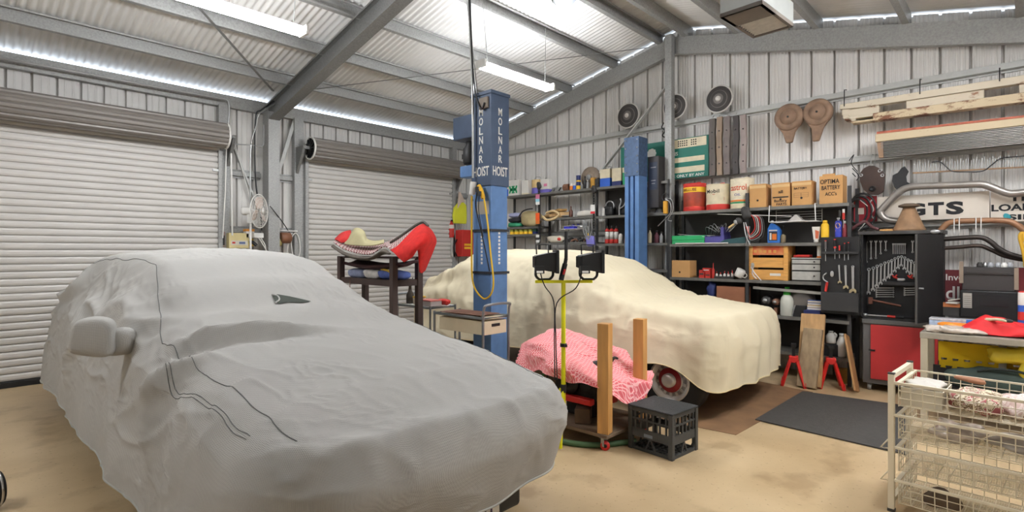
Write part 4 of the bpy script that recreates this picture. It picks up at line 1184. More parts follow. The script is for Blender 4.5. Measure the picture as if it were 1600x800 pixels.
m = MB(); m.lathe([(.02, 0), (.09, .02), (.095, .03), (.02, .012)], 20); m.obj('metal_dish', silver, None, (XA + .1, yA(880), zB2 + .002), label='shallow metal dish on the second shelf beside the tan bundle', cat='dish')
bottle((887, 892, 321), zB2, XA, [('body', C('bottle_brown', (90, 56, 44)), [(.8, 0), (1, .03), (1, .5), (.3, .7), (.3, .95), (0, .95)])], None, 'small brown bottle on the second shelf')
y, w, h = place(897, 922, 328, zB2, XA)
t = thing('cloth_roll', 'off-white rolled cloth tied in the middle on the second shelf', 'cloth roll', (XA + .1, y, zB2 + h / 2), G)
m = MB(); m.blob((0, 0, 0), (w, .13, h), 0, 14, 3.4, .12, 12, 2.); m.obj('roll', C('cloth_white', (214, 208, 198), rough=.9, var=.12), t)
m = MB(); m.ring((w * .05, 0, 0), h * .49, .006, 'X', 20, 6); m.obj('tie', drk, t)
# wire basket hung under the second shelf
y, w, h = place(875, 914, 341, onX(890, 358, XA).z, XA)
t = thing('wire_basket', 'wire basket hung below the second shelf, holding a blue dustpan', 'basket', (XA + .1, y, onX(890, 358, XA).z), G)
m = MB()
for k in range(9): m.box((-w / 2 + k * w / 8 - .003, -.1, 0), (-w / 2 + k * w / 8 + .003, .1, .006))
for k in range(5): m.box((-w / 2, -.1 + k * .05 - .003, 0), (w / 2, -.1 + k * .05 + .003, .006))
m.obj('base', white, t)
m = MB()
for sx in (-w / 2, w / 2):
    for sy in (-.1, .1): m.tube([(sx, sy, 0), (sx, sy, h)], .004, 6)
m.tube([(-w / 2, -.1, .05), (w / 2, -.1, .05)], .004, 6); m.obj('hanger_wires', white, t)
zbk = onX(890, 358, XA).z + .007
t = thing('dustpan', 'bright blue dustpan lying in the hung wire basket', 'dustpan', (XA + .1, yA(888), zbk), G)
m = MB(); m.box((-.1, -.08, 0), (.1, .08, .008)); m.prism([(-.1, 0), (-.1, .05), (-.02, .075), (.04, .03), (.06, .08), (.1, .07), (.1, 0)], .06, .075); m.prism([(-.1, 0), (-.1, .045), (.02, .03), (.1, .05), (.1, 0)], -.085, -.075); m.obj('pan', C('dustpan_blue', (60, 62, 190)), t)
m = MB(); m.tube([(.1, 0, .03), (.16, 0, .04)], .012, 8); m.obj('handle', C('dustpan_blue', (60, 62, 190)), t)
m = MB(); m.lathe([(.055, 0), (.075, .01), (.075, .04), (.06, .05), (.02, .055)], 20); m.obj('metal_bowl', silver, None, (XA + .09, yA(904), zbk), label='shallow metal bowl in the hung wire basket', cat='bowl')
y, w, h = place(851, 876, 368, zB3, XA)
t = thing('sack', 'cream sack with a bright red end on the low shelf just above the car roof', 'sack', (XA + .1, y, zB3), G)
m = MB(); m.blob((0, 0, h / 2), (w, .14, h), 0, 12, 3, .12, 14, 1.); m.obj('bag', C('sack_cream', (214, 204, 184), rough=.8, var=.1), t)
m = MB(); m.blob((w * .3, -.04, h * .5), (w * .22, .08, h * .5), 0, 10, 3, .1, 14); m.obj('red_end', redp, t)
for k in range(7):
    px = 880 + k * 6.5
    m = MB(); m.tube([(-.06, -.02, .02), (0, .02, .05 + .02 * (k % 2)), (.06, 0, .02)], .016, 7, 0, 4)
    m.obj('exhaust_part', [drk, blackm, brn][k % 3], None, (XA + .08 + .02 * (k % 2), yA(px), zB3), G, label='dark bent metal part in the jumble on the low shelf under the wire basket', cat='metal part', group='metal parts on the low shelf')
t = thing('bag', 'small violet-blue bag with a yellow tag hanging at the middle shelf post', 'bag', (XA - .06, yA(926.5), onX(926, 385, XA).z), G)
m = MB(); m.blob((0, 0, .08), (.15, .06, .16), 0, 10, 4, .1, 14); m.obj('pouch', C('violet', (124, 120, 196)), t)
m = MB(); m.box((-.03, -.035, .16), (-.01, -.03, .20)); m.obj('tag', yell, t)
m = MB(); m.tube([(-.04, .0, .15), (-.02, .03, .3), (.02, .0, .15)], .004, 6, 0, 4); m.obj('cord', black, t)

# -- chains with tags hanging at two posts
def chain(px, py0, py1, tags, label):
    X = XA - .04
    p0, p1 = onX(px, py0, X), onX(px, py1, X); L = p0.z - p1.z
    t = thing('chain_hoist', label, 'chain hoist', tuple(p1), G)
    m = MB(); k = 0; z = L
    while z > .03:
        a = k % 2 * 90
        Q = Tr(0, 0, z) @ Rz(a)
        m.ring((0, 0, 0), .022, .006, 'X', 10, 5, 0, Q @ Sc(1, .6, 1.2)); z -= .04; k += 1
    m.obj('chain', blackm, t)
    m = MB(); m.blob((.0, .0, L), (.09, .05, .12), 0, 8, 2.6, .2, 20); m.obj('top_hook', drk, t)
    m = MB(); m.tube([(0, 0, .03), (.03, -.01, 0), (.0, -.01, -.04), (-.04, -.01, -.01)], .009, 8, 0, 5); m.obj('hook', steel, t)
    for pyt, pyb, w, mats_ in tags:
        za, zb = onX(px, pyt, X).z - p1.z, onX(px, pyb, X).z - p1.z
        n = len(mats_)
        m = MB()
        for i in range(n): m.box((-w / 2, -.034, za - (za - zb) * (i + 1) / n), (w / 2, -.03, za - (za - zb) * i / n), i)
        m.obj('tag', mats_, t)
    return t
cyan = C('tag_cyan', (150, 206, 220)); orn = C('tag_orange', (236, 92, 34)); tw = C('tag_white', (232, 230, 226)); tr_ = C('tag_red', (208, 44, 54))
chain(842, 290, 376, [(304, 311, .085, [pnk]), (311, 320, .085, [cyan, tw]), (333, 350, .085, [orn, orn, org]), (367, 379, .07, [tw, drk, tw])], 'dark chain hoist with pink and orange tags hanging at the first shelf post')
chain(928, 296, 366, [(320, 334, .08, [tw, tw, tw, tr_])], 'dark chain hoist with one red and white tag at the second shelf post')
y = yA(922)
m = MB()
for k in range(4): m.tube([(.07 - k * .04, 0, .35), (.09 - k * .05, -.03, .15), (.0 + .02 * k, -.02, .02), (-.08 + k * .03, 0, .2), (-.09, .0, .33)], .0055, 6, 0, 6)
m.obj('cable_loops', grey_p, None, (XA - .06, y, onX(922, 378, XA).z), G, label='loops of grey cable hanging beside the red-tagged chain hoist', cat='cable')

# -- third bay
for px0, px1, pt, lab in ((940, 955, 312, 'black hand lamp with a clear handle on the second shelf of the third bay'), (964, 978, 310, 'black and silver hose clamp tool standing next to the slotted hoist column')):
    y, w, h = place(px0, px1, pt, zC2, XA)
    t = thing('hand_lamp' if px0 < 950 else 'clamp_tool', lab, 'lamp' if px0 < 950 else 'tool', (XA + .1, y, zC2), G)
    m = MB(); m.blob((0, 0, h * .32), (w, .13, h * .64), 0, 10, 4, .05, 12); m.obj('body', black, t)
    m = MB()
    if px0 < 950:
        m.ring((.01, -.02, h * .62), h * .3, .012, 'Y', 20, 6); m.obj('handle', silver, t)
        m = MB(); m.box((-w * .55, -.07, h * .02), (-w * .32, -.05, h * .5)); m.obj('lens', whit, t)
    else:
        m.tube([(-w * .3, -.08, 0), (-w * .3, -.08, h * .5), (-w * .1, -.08, h * .8), (-w * .2, -.08, h)], .014, 8, 0, 4); m.tube([(-w * .25, -.08, h * .4), (w * .2, -.08, h * .55), (w * .4, -.08, h * .8)], .012, 8, 0, 4); m.obj('jaw', silver, t)
for k, px in enumerate((943, 950, 957)):
    bottle((px, px + 6.3, 353), zC3, XA, [('body', whit, [(.9, .22), (.9, .68)]), ('base', redp, [(.9, 0), (1, .02), (1, .22), (.6, .33), (0, .33)]), ('top', redp, [(1, .68), (1, .74), (.75, .80), (.35, .86), (0, .86)]), ('nozzle', drk, [(.3, .84), (.25, 1), (0, 1)])], None,
           ('red and white spray can, left end of the trio on the third bay low shelf', 'red and white spray can, middle of the trio on the third bay low shelf', 'red and white spray can, right end of the trio nearest the slotted column')[k], name='spray_can', cat='spray can', grp='red and white spray cans')
bottle((964.5, 970, 364), zC3, XA, [('body', whit, [(.9, 0), (1, .03), (1, .8), (.5, .95), (0, .95)])], None, 'short white bottle beside the red and white spray cans')
m = MB(); m.tube([(0, 0, 0), (.03, 0, .36)], .016, 8); m.obj('wooden_stick', C('handle_wood', (140, 96, 70)), None, (XA + .05, yA(974), zC3), G, label='wooden stick leaning beside the slotted hoist column', cat='stick')
for k, px in enumerate((1016, 1026)):
    y, w, h = place(px - 4.5, px + 4.5, 319, zC2, XA)
    t = thing('funnel', ('grey funnel upside down right of the slotted column, the left one', 'grey funnel upside down right of the slotted column, the right one')[k], 'funnel', (XA + .08, y, zC2), G, 'grey funnels')
    m = MB(); m.lathe([(.065, 0), (.06, .005), (.022, h * .75)], 18); m.obj('cone', grey_p, t)
    m = MB(); m.lathe([(.022, h * .75), (.012, h), (0, h)], 14); m.obj('spout', grey_p, t)
for px0, px1, pt, mt, lab in ((1011, 1016, 356, cream, 'cream bottle low on the shelf right of the slotted column'), (1020, 1027, 360, C('bottle_plum', (110, 60, 70)), 'plum coloured bottle low on the shelf right of the slotted column'), (1029, 1034, 362, grey_p, 'grey bottle low on the shelf near the end post')):
    bottle((px0, px1, pt), zC3, XA, [('body', mt, [(.85, 0), (1, .04), (1, .6), (.4, .78), (.4, .86), (0, .86)]), ('cap', drk, [(.5, .85), (.5, 1), (0, 1)])], None, lab)
p = onX(1040, 334, 6.62)
t = thing('spring_balance', 'yellow and black spring balance hanging with wires at the end of the shelving', 'balance', tuple(p), G)
m = MB(); m.box((-.03, -.02, 0), (.03, .02, .17)); m.obj('body', C('balance_yellow', (206, 150, 40)), t, bev=.01)
m = MB(); m.ring((0, 0, .22), .05, .008, 'Y', 20, 6); m.obj('ring', blackm, t)
m = MB(); m.tube([(0, -.02, .2), (.08, -.03, .14), (.09, -.03, .02), (.02, -.03, -.06), (-.1, -.02, -.16)], .006, 6, 0, 6); m.tube([(.0, -.02, .2), (.1, -.03, .18), (.12, -.03, .04), (.05, -.03, -.08), (.1, -.02, -.1)], .005, 6, 0, 6); m.obj('wires', steel, t)

# ---------------------------------------------------------------- second unit, top shelf
tin_round((1060, 1095, 286), z1, XB, [(.16, redp), (.68, C('can_redorange', (178, 62, 34), rgb2=(120, 50, 32), scale=7)), (.86, yell), (1, redp)], 'red and yellow round oil can, leftmost of the three cans', lid=redp,
          text=[('SHELLUBE', -8, .77, .72, .10, C('can_ink', (120, 40, 26)))])
def mob(t, r, h):
    for p in ([(-.1, .36 * h), (-.1, .48 * h), (0, .42 * h)],): curved_poly(t, [(x * r / .11, z) for x, z in p], r, blu)
    curved_poly(t, [(.1 * r / .11, .36 * h), (.1 * r / .11, .48 * h), (0, .42 * h)], r, redp)
    curved_poly(t, [(-.07, .63 * h), (0, .58 * h), (.07, .63 * h), (.05, .62 * h), (0, .60 * h), (-.05, .62 * h)], r, redp)
tin_round((1096, 1133, 287), z1, XB, [(.22, redp), (1, cream)], 'cream round oil can with blue and red arrows, middle of the three cans', lid=redp, text=[('Mobil', -8, .72, .62, .14, tx_black)], deco=mob)
def cas(t, r, h):
    curved_poly(t, [(-1.3 * r, .28 * h), (-1.3 * r, .33 * h), (1.2 * r, .33 * h), (1.2 * r, .28 * h)][::-1], r, redp) if 0 else None
tin_round((1134, 1172, 278), z1, XB, [(.17, cream), (.22, grn), (.235, cream), (.29, org), (1, C('can_ivory', (226, 216, 190), var=.1, scale=30))], 'tall ivory oil can with red script, rightmost of three', lid=cream, rib=False,
          text=[('castrol', -6, .70, .80, .20, C('script_red', (206, 86, 54))), ('OIL', -4, .46, .3, .08, C('script_violet', (120, 110, 150)))])
def carton(px, z, X, label, lines, d=.2, flap=False, hole=True, mats_=None, band=True):
    y, w, h = place(px[0], px[1], px[2], z, X); w *= .96
    t = thing('cardboard_box', label, 'box', (X + d / 2 + .012, y, z), G)
    m = MB(); m.box((-w / 2, -d / 2, 0), (w / 2, d / 2, h)); m.obj('body', mats_ or cardb, t, bev=.003)
    if band:
        m = MB(); m.box((-w / 2, -d / 2 - .0015, h * .82), (w / 2, -d / 2, h * .93)); m.obj('packing_tape', cardd, t)
    if hole:
        m = MB(); m.lathe([(.012, 0), (.012, .002), (0, .002)], 14, 0, Tr(0, -d / 2, h * .3) @ Rx(90)); m.obj('finger_hole', black, t)
    if flap:
        m = MB(); m.box((-w * .4, -.04, h), (w * .2, .0, h + .006), 0, Tr(0, 0, 0)); m.box((-w * .45, -.02, h), (w * .1, -.012, h + .03)); m.obj('flap', cardb, t)
    if lines:
        m = MB()
        for s_, fx, fz, fw, fh in lines: m.txt(s_, (fx * w, -d / 2 - .002, fz * h), fw * w, fh * h)
        m.obj('handwriting', tx_black, t)
    return t
carton((1170, 1196.5, 287.5), z1, XB, 'cardboard box with faint print beside the ivory oil can', None)
t = carton((1204.5, 1234, 285.5), z1, XB, 'cardboard box reading Battery Parts in black marker', [('Battery', 0, .22, .7, .14), ('PARTS', .05, .09, .55, .10), ('all', 0, .62, .25, .13)])
m = MB(); m.box((-.085, -.103, .098), (.085, -.1, .112)); m.obj('marker_bar', tx_black, t)
t = carton((1236, 1268, 282.5), z1, XB, 'cardboard box with a printed table and pale tape along its top', [('BATTERY', -.05, .70, .66, .09)])
m = MB()
for q in range(3): m.box((-.08, -.102, .09 + q * .024), (.07, -.1, .092 + q * .024))
for q in range(3): m.box((-.08 + q * .075, -.102, .09), (-.078 + q * .075, -.1, .14))
m.obj('printed_table', C('ink_brown', (110, 84, 60)), t)
carton((1279, 1317, 274), z1, XB, 'largest cardboard box, reading Optima Battery Accs, at the right end of the top shelf', [('OPTIMA', -.05, .79, .82, .16), ('BATTERY', 0, .57, .8, .15), ("ACC's", 0, .35, .5, .13)], .2, True, False, None, False)

# second shelf
y, w, h = place(1048, 1099, 368, z2, XB)
m = MB(); m.box((-w / 2, -.1, 0), (w / 2, .1, h * .45)); m.box((-w / 2 - .005, -.105, h * .45), (w / 2 + .005, .105, h)); m.obj('tool_case', C('case_green', (40, 160, 96)), None, (XB + .12, y, z2), G, bev=.006, label='flat green tool case on the second shelf below the red oil can', cat='case')
y, w, h = place(1100, 1130, 355, z2, XB)
t = thing('plastic_crate', 'purple plastic crate with a raised end on the second shelf', 'crate', (XB + .13, y, z2), G)
m = MB(); m.box((-w / 2, -.1, 0), (w / 2, .1, .01)); m.box((-w / 2, -.105, 0), (w / 2, -.095, h * .42)); m.box((-w / 2, .095, 0), (w / 2, .105, h * .5)); m.prism([(w * .3, 0), (w * .5, 0), (w * .46, h), (w * .32, h)], -.1, .1); m.box((-w / 2, -.1, 0), (-w / 2 + .01, .1, h * .5)); m.obj('shell', C('crate_purple', (76, 72, 140)), t)
y, w, h = place(1095, 1130, 352, z2, XB)
m = MB()
for k in range(9): m.tube([(-w * .6 + k * .03, .12, .1), (-w * .4 + k * .05, -.02, h * .8 + .02 * (k % 3)), (w * .1 + k * .02, -.04 + .02 * (k % 2), h * .5)], .0045, 6, 0, 5)
m.obj('wire_rack', steel, None, (XB + .12, y, z2 + .03), G, label='tangle of grey wire rods piled over the purple crate', cat='wire rack')
for k in range(3):
    m = MB(); m.bar((-.2, 0, .05 - k * .006), (.2, -.02, .006 + k * .008), .012, .006)
    m.obj('metal_strip', silver, None, (XB + .05 + k * .03, yB(1078) - k * .04, z2 + h * .35), G - 4 + 5 * k, label='loose grey metal strip lying across the green tool case', cat='metal strip', group='metal strips on the green case')
y, w, h = place(1124, 1166, 370, z2, XB)
m = MB(); m.prism([(-w / 2, h * .3), (-w * .35, 0), (w / 2, 0), (w / 2, h), (-w * .3, h * .6)], -.06, .06); m.obj('saw_case', C('case_teal', (44, 84, 88)), None, (XB + .08, y, z2), G, bev=.004, label='dark teal tapered case lying on the second shelf near the middle post', cat='case')
y, w, h = place(1056, 1138, 377.5, z2, XB)
m = MB(); m.tube([(-w / 2, 0, 0), (w / 2, 0, 0)], .008, 8); m.obj('pale_rod', whit, None, (XB - .012, y, z2 + .004), G, label='pale straight rod along the front edge of the second shelf', cat='rod')
# cables hung at the middle post
p = onX(1166, 380, 6.60)
t = thing('test_leads', 'tangle of test leads and a worn lamp hanging at the middle shelf post', 'cables', tuple(p), G)
m = MB(); m.blob((.0, 0, .36), (.12, .08, .14), 0, 10, 2.4, .35, 18); m.blob((-.09, 0, .27), (.08, .07, .08), 0, 10, 2.4, .2, 18); m.obj('lamp_body', drk, t)
m = MB(); m.blob((-.12, -.01, .255), (.055, .06, .06), 0, 10, 2.4, .15, 18); m.obj('lamp_head', grey_p, t)
m = MB(); m.tube([(-.13, -.01, .24), (-.20, -.02, .19)], .012, 8); m.obj('lamp_handle', tan, t)
for k in range(6):
    m = MB(); m.tube([(.02, 0, .36 - k * .01), (.09 + .02 * k, -.03, .30), (.11 + .018 * k, -.03, .18 - .02 * k), (.05, -.02, .10 - .015 * k), (.0 + .01 * k, -.01, .2)], .0045, 6, 0, 6); m.obj('lead', [redp, grey_p, whit, redp, grey_p, drk][k], t)
m = MB(); m.tube([(-.01, 0, .25), (.02, -.01, .12), (.0, -.01, -.03)], .006, 6, 0, 4); m.tube([(-.03, 0, .25), (-.0, -.02, .1), (.05, -.02, -.02)], .006, 6, 0, 4); m.obj('drop_lead', steel, t)
m = MB(); m.tube([(-.36, .03, .365), (-.1, 0, .345), (.3, 0, .315), (.5, 0, .30)], .0045, 6, 0, 4); m.obj('stretched_wire', whit, t)
# items right half
y, w, h = place(1198, 1217.5, 344, z2, XB)
t = thing('oil_jug', 'blue plastic oil jug with an orange and white label on the second shelf', 'bottle', (XB + .06, y, z2), G)
m = MB(); m.prism([(-w / 2, 0), (w / 2, 0), (w / 2, h * .55), (w * .3, h * .72), (-w * .1, h * .86), (-w * .28, h * .86), (-w / 2, h * .62)], -.04, .04); m.obj('jug', C('jug_blue', (40, 110, 196)), t, bev=.008)
m = MB(); m.lathe([(.014, h * .85), (.014, h), (0, h)], 12, 0, Tr(-w * .2, 0, 0)); m.obj('cap', grey_p, t)
m = MB(); m.box((-w * .38, -.042, h * .1), (w * .3, -.04, h * .5)); l_ = m.obj('label', C('label_dark', (50, 50, 60)), t)
m = MB(); m.box((-w * .1, -.044, h * .14), (w * .25, -.042, h * .4)); m.obj('label_block', org, l_)
m = MB(); m.box((-w * .36, -.044, h * .52), (w * .3, -.042, h * .58)); m.box((-w * .3, -.044, h * .14), (-w * .16, -.042, h * .44)); m.obj('label_letters', whit, l_)
bottle((1218, 1226, 352), z2, XB, [('body', C('brass_dull', (120, 108, 84), metal=.4), [(.9, 0), (1, .03), (1, .42), (.3, .5), (0, .5)]), ('nozzle', black, [(.22, .5), (.22, .9), (.4, .92), (.4, 1), (0, 1)])], None, 'small brass oiler with a black pump on the second shelf', name='oiler', cat='oil can')
y, w, h = place(1203, 1276, 320, onX(1240, 346, XB).z, XB)
t = thing('wire_basket', 'empty white wire basket hung below the cardboard boxes', 'basket', (XB + .1, y, onX(1240, 346, XB).z), G)
m = MB()
for k in range(12): m.box((-w / 2 + k * w / 11 - .002, -.14, 0), (-w / 2 + k * w / 11 + .002, .12, .004))
for k in range(5): m.box((-w / 2, -.14 + k * .065 - .002, 0), (w / 2, -.14 + k * .065 + .002, .004))
for k in range(4): m.box((-w / 2, .118, .03 + k * .03), (w / 2, .122, .034 + k * .03))
m.obj('mesh', white, t)
m = MB()
for sx in (-w / 2, w / 2):
    m.tube([(sx, -.14, 0), (sx * .97, -.14, h), (sx * .97, .12, h)], .005, 6); m.tube([(sx, .12, 0), (sx, .12, h)], .004, 6)
m.tube([(-w / 2, -.14, 0), (w / 2, -.14, 0)], .005, 6); m.obj('frame', white, t)
m = MB(); m.prism([(-.09, 0), (-.02, .07), (.0, .075), (.07, 0)], -.05, .05); m.box((-.15, -.06, 0), (.1, .06, .004)); m.obj('paper_sheet', C('paper_grey2', (190, 184, 178)), None, (XB + .1, yB(1242), onX(1240, 346, XB).z + .006), G, label='creased grey paper lying in the empty wire basket', cat='paper')
y, w, h = place(1267, 1280, 354, z2, XB)
t = thing('cream_tube', 'white and red squeeze tube standing on its cap on the second shelf', 'tube', (XB + .05, y, z2), G)
m = MB(); m.prism([(-w * .3, .03), (w * .3, .03), (w * .5, h), (-w * .5, h)], -.014, .014, 0); m.obj('tube_body', whit, t, bev=.004)
m = MB(); m.prism([(-w * .05, h * .25), (w * .28, h * .25), (w * .38, h * .7), (-w * .1, h * .8)], -.0165, -.0145, 0); m.obj('label', C('label_rust', (186, 92, 60)), t)
m = MB(); m.lathe([(w * .3, 0), (w * .28, .03), (0, .03)], 14); m.obj('cap', whit, t)
bottle((1281, 1293.5, 344), z2, XB, [('body', yell, [(.9, 0), (1, .03), (1, .78), (.7, .86), (.55, .87), (0, .87)]), ('cap', yell, [(.6, .87), (.6, .97), (.5, 1), (0, 1)])], None, 'yellow plastic bottle on the second shelf beside the squeeze tube')
t, w, h = bottle((1303, 1314, 340), z2, XB, [('body', C('spray_blue', (52, 64, 176)), [(.95, 0), (1, .02), (1, .82), (.7, .88), (0, .88)]), ('nozzle', whit, [(.3, .87), (.3, .95), (.5, .96), (.4, 1), (0, 1)])], None, 'blue and yellow spray can at the right end of the second shelf', name='spray_can', cat='spray can')
curved_poly(t, [(math.cos(a) * w * .36, h * .68 + math.sin(a) * h * .11) for a in [2 * PI * k / 16 for k in range(16)]], w / 2, yell)
curved(t, 'WD', w / 2 + .002, 0, h * .68, w * .5, h * .1, C('ink_navy', (30, 36, 110)))
curved_poly(t, [(-w * .4, h * .44), (w * .4, h * .44), (w * .4, h * .50), (-w * .4, h * .50)], w / 2, C('label_peach', (232, 160, 130)))
bottle((1315, 1323, 345), z2, XB, [('body', C('bottle_dkred', (120, 30, 40)), [(.9, 0), (1, .03), (1, .75), (.4, .88), (0, .88)]), ('cap', whit, [(.4, .87), (.4, 1), (0, 1)])], None, 'dark red bottle squeezed behind the blue spray can')
p = onX(1318, 356, 6.63)
t = thing('screwdriver', 'screwdrivers with red and white grips hanging at the right post', 'screwdriver', tuple(p), G)
m = MB(); m.tube([(0, 0, 0), (0, 0, .09)], .004, 6); m.obj('shaft', steel, t)
m = MB(); m.tube([(0, 0, .09), (0, 0, .16)], .013, 8); m.obj('grip', redp, t)
m = MB(); m.tube([(0, 0, .16), (0, 0, .2)], .012, 8); m.obj('grip_end', whit, t)
m = MB(); m.tube([(0, 0, .10), (0, 0, .17)], .011, 8); m.obj('marker_pen', drk, None, tuple(p + Vector((0, .035, .02))), G, label='dark marker pen clipped beside the red screwdriver at the right post', cat='pen')

# third shelf
carton((1045, 1078, 407), z3, XB, 'small cardboard box at the left end of the third shelf', None, .2, False, True, None, False)
y, w, h = place(1090, 1108, 413, z3, XB)
for k, (dx, dz, ww, hh) in enumerate(((-.04, 0, .07, .1), (.04, 0, .07, .075), (.02, .076, .1, .05))):
    t = thing('carton', ('tall red carton beside the small cardboard box on the third shelf', 'short red carton beside the glue bottles on the third shelf', 'red and white carton on top of the short red one')[k], 'carton', (XB + .07, y - dx, z3 + dz), G)
    m = MB(); m.cbox((0, 0, hh / 2), (ww, .06, hh)); m.obj('body', redp, t, bev=.002)
    m = MB(); m.box((-ww * .35, -.0315, hh * .4), (ww * .35, -.03, hh * .6)); m.obj('label', [drk, drk, whit][k], t)
y, w, h = place(1114, 1146, 428, z3, XB)
t = thing('bottle_tray', 'low dark tray on the third shelf holding rows of glue bottles', 'tray', (XB + .09, y, z3), G)
m = MB(); m.box((-w / 2, -.07, 0), (w / 2, .07, .006)); m.box((-w / 2, -.07, 0), (w / 2, -.064, .03)); m.box((-w / 2, .064, 0), (w / 2, .07, .03)); m.box((-w / 2, -.07, 0), (-w / 2 + .006, .07, .03)); m.box((w / 2 - .006, -.07, 0), (w / 2, .07, .03)); m.obj('shell', drk, t)
for k in range(9):
    px = 1117 + (k % 5) * 6.2 + (3 if k > 4 else 0); hh = R.uniform(.06, .10)
    t = thing('glue_bottle', 'small white glue bottle with a red nozzle standing in the dark tray', 'bottle', (XB + (.055 if k < 5 else .11), yB(px), z3 + .007), G, 'glue bottles in the tray')
    m = MB(); m.lathe([(.012, 0), (.014, .005), (.014, hh * .6), (.005, hh * .75), (0, hh * .75)], 12); m.obj('body', whit, t)
    m = MB(); m.lathe([(.006, hh * .72), (.002, hh * 1.1), (0, hh * 1.1)], 10); m.obj('nozzle', redp, t)
bottle((1111, 1115, 411), z3, XB, [('body', redp, [(.9, 0), (1, .03), (1, .55), (.3, .7), (.2, 1), (0, 1)])], None, 'slim red bottle standing left of the glue bottle tray')
y, w, h = place(1143, 1163, 414, z3, XB)
t = thing('mug', 'white enamel mug tilted on the third shelf near the middle post', 'mug', (XB - .0, y, z3 + .03), G)
Q = Ry(28)
m = MB(); m.lathe([(.045, 0), (.05, .01), (.055, .1), (.05, .1), (.045, .012), (0, .012)], 22, 0, Q); m.obj('cup', whit, t)
m = MB(); m.tube([Q @ Vector((.05, 0, .085)), Q @ Vector((.085, 0, .07)), Q @ Vector((.08, 0, .035)), Q @ Vector((.05, 0, .025))], .006, 8, 0, 4); m.obj('handle', whit, t)
p = onX(1176, 438, 6.62)
t = thing('pliers', 'long silver pliers hanging at the middle post over the wooden crate', 'pliers', tuple(p), G)
m = MB(); m.tube([(-.02, 0, .16), (.03, -.01, .08), (.10, -.01, .0)], .007, 6, 0, 4); m.tube([(.01, 0, .16), (.0, -.01, .08), (.045, -.01, .02)], .007, 6, 0, 4); m.obj('handles', silver, t)
m = MB(); m.blob((0, 0, .18), (.04, .015, .06), 0, 8, 2.5); m.obj('jaws', steel, t)
y, w, h = place(1168, 1231, 383, z3, XB); w *= .97
t = thing('wooden_crate', 'open slatted wooden crate with a worn red top slat on the third shelf', 'crate', (XB + .17, y, z3), G)
pine = C('pine', (214, 158, 84), rough=.7, var=.12, stretch=(1, 4, 8))
for k, (f0, f1) in enumerate(((.02, .30), (.36, .64), (.72, .98))):
    m = MB(); m.box((-w / 2 + .03, -.14, h * f0), (w / 2 - .03, -.128, h * f1)); m.obj('slat', pine if k < 2 else C('pine_red', (206, 72, 48), rough=.7, rgb2=(214, 150, 90), scale=9), t)
for sx in (-1, 1):
    m = MB(); m.box((sx * w / 2, -.15, 0), (sx * (w / 2 - .045), -.138, h)); m.obj('corner_batten', pine, t)
    m = MB(); m.box((sx * w / 2, -.138, 0), (sx * (w / 2 - .012), .14, h)); m.obj('end_board', pine, t)
m = MB(); m.box((-w / 2, -.13, 0), (w / 2, .14, .01)); m.obj('base_board', pine, t)
m = MB(); m.box((.02, -.1415, h * .13), (.14, -.14, h * .2)); m.obj('paper_label', whit, t)
for k in range(5):
    m = MB(); m.box((-.16 + k * .055, -.1425, h * .78), (-.13 + k * .055, -.14, h * .86)); m.obj('worn_letter', pine, t)
y, w, h = place(1235, 1283, 403, z3, XB); w *= .97
t = thing('drawer_cabinet', 'grey steel parts cabinet of three wide drawers on the third shelf', 'drawers', (XB + .15, y, z3), G)
gst = C('cabinet_grey', (176, 174, 168), rough=.5, metal=.2, var=.1, scale=20)
m = MB(); m.box((-w / 2, -.12, 0), (w / 2, .14, h)); m.obj('case', drk, t)
m = MB(); m.box((-w / 2, -.13, h - .008), (w / 2, .14, h)); m.obj('top', whit, t)
for f0, f1 in ((.06, .42), (.48, .72), (.76, .92)):
    m = MB(); m.box((-w / 2 + .008, -.135, h * f0), (w / 2 - .008, -.12, h * f1)); d_ = m.obj('drawer', gst, t, bev=.002)
    m = MB(); m.tube([(w * .28, -.137, h * (f0 + f1) / 2), (w * .28, -.147, h * (f0 + f1) / 2)], .008, 8); m.obj('knob', black, d_)
zt2 = onX(1260, 403, XB).z
y, w, _ = place(1237, 1262, 400, zt2, XB)
m = MB(); m.box((-w / 2, -.06, 0), (w / 2, .06, .008)); m.prism([(-w / 2, 0), (-w / 2, .03), (w / 2, .035), (w / 2, 0)], -.06, -.052); m.box((-w / 2, .052, 0), (w / 2, .06, .035)); m.obj('tray', redp, None, (XB + .13, y, zt2 + .001), G, label='small red plastic tray on top of the grey parts cabinet', cat='tray')
tin_round((1274.5, 1285, 384), zt2, XB + .04, [(.15, org), (1, whit)], 'white round tin with an orange base on top of the grey parts cabinet', n=18, rib=False)

# fourth shelf
carton((1118, 1164, 448), z4, XB, 'long brown box low on the shelf just above the cream car bonnet', None, .2, False, False, C('box_brown2', (150, 98, 70), rough=.8), False)
lump((1102, 1116, 441), z3 - .27, XB, nvy, 'dark blue bundle on the low shelf beside the long brown box', 'cloth_bundle', 'cloth', .2)
for k, (a, b, c_) in enumerate(((1186, 1201, 453), (1203, 1214, 456))):
    y, w, h = place(a, b, c_, z4, XB)
    t = thing('alternator', ('grey finned alternator on the fourth shelf below the wooden crate', 'brown starter motor standing next to the green capped bottle')[k], 'motor', (XB + .12, y, z4), G)
    m = MB(); m.lathe([(w * .3, -.07), (w * .5, -.06), (w * .5, .05), (w * .35, .07), (0, .07)], 20, 0, Tr(0, 0, h * .55) @ Rx(90)); m.box((-w * .2, -.05, 0), (w * .2, .05, h * .3)); m.obj('housing', [drk, brn][k], t)
    m = MB(); m.lathe([(w * .22, .07), (w * .25, .075), (w * .25, .09), (0, .09)], 18, 0, Tr(0, 0, h * .55) @ Rx(90)); m.obj('pulley', steel, t)
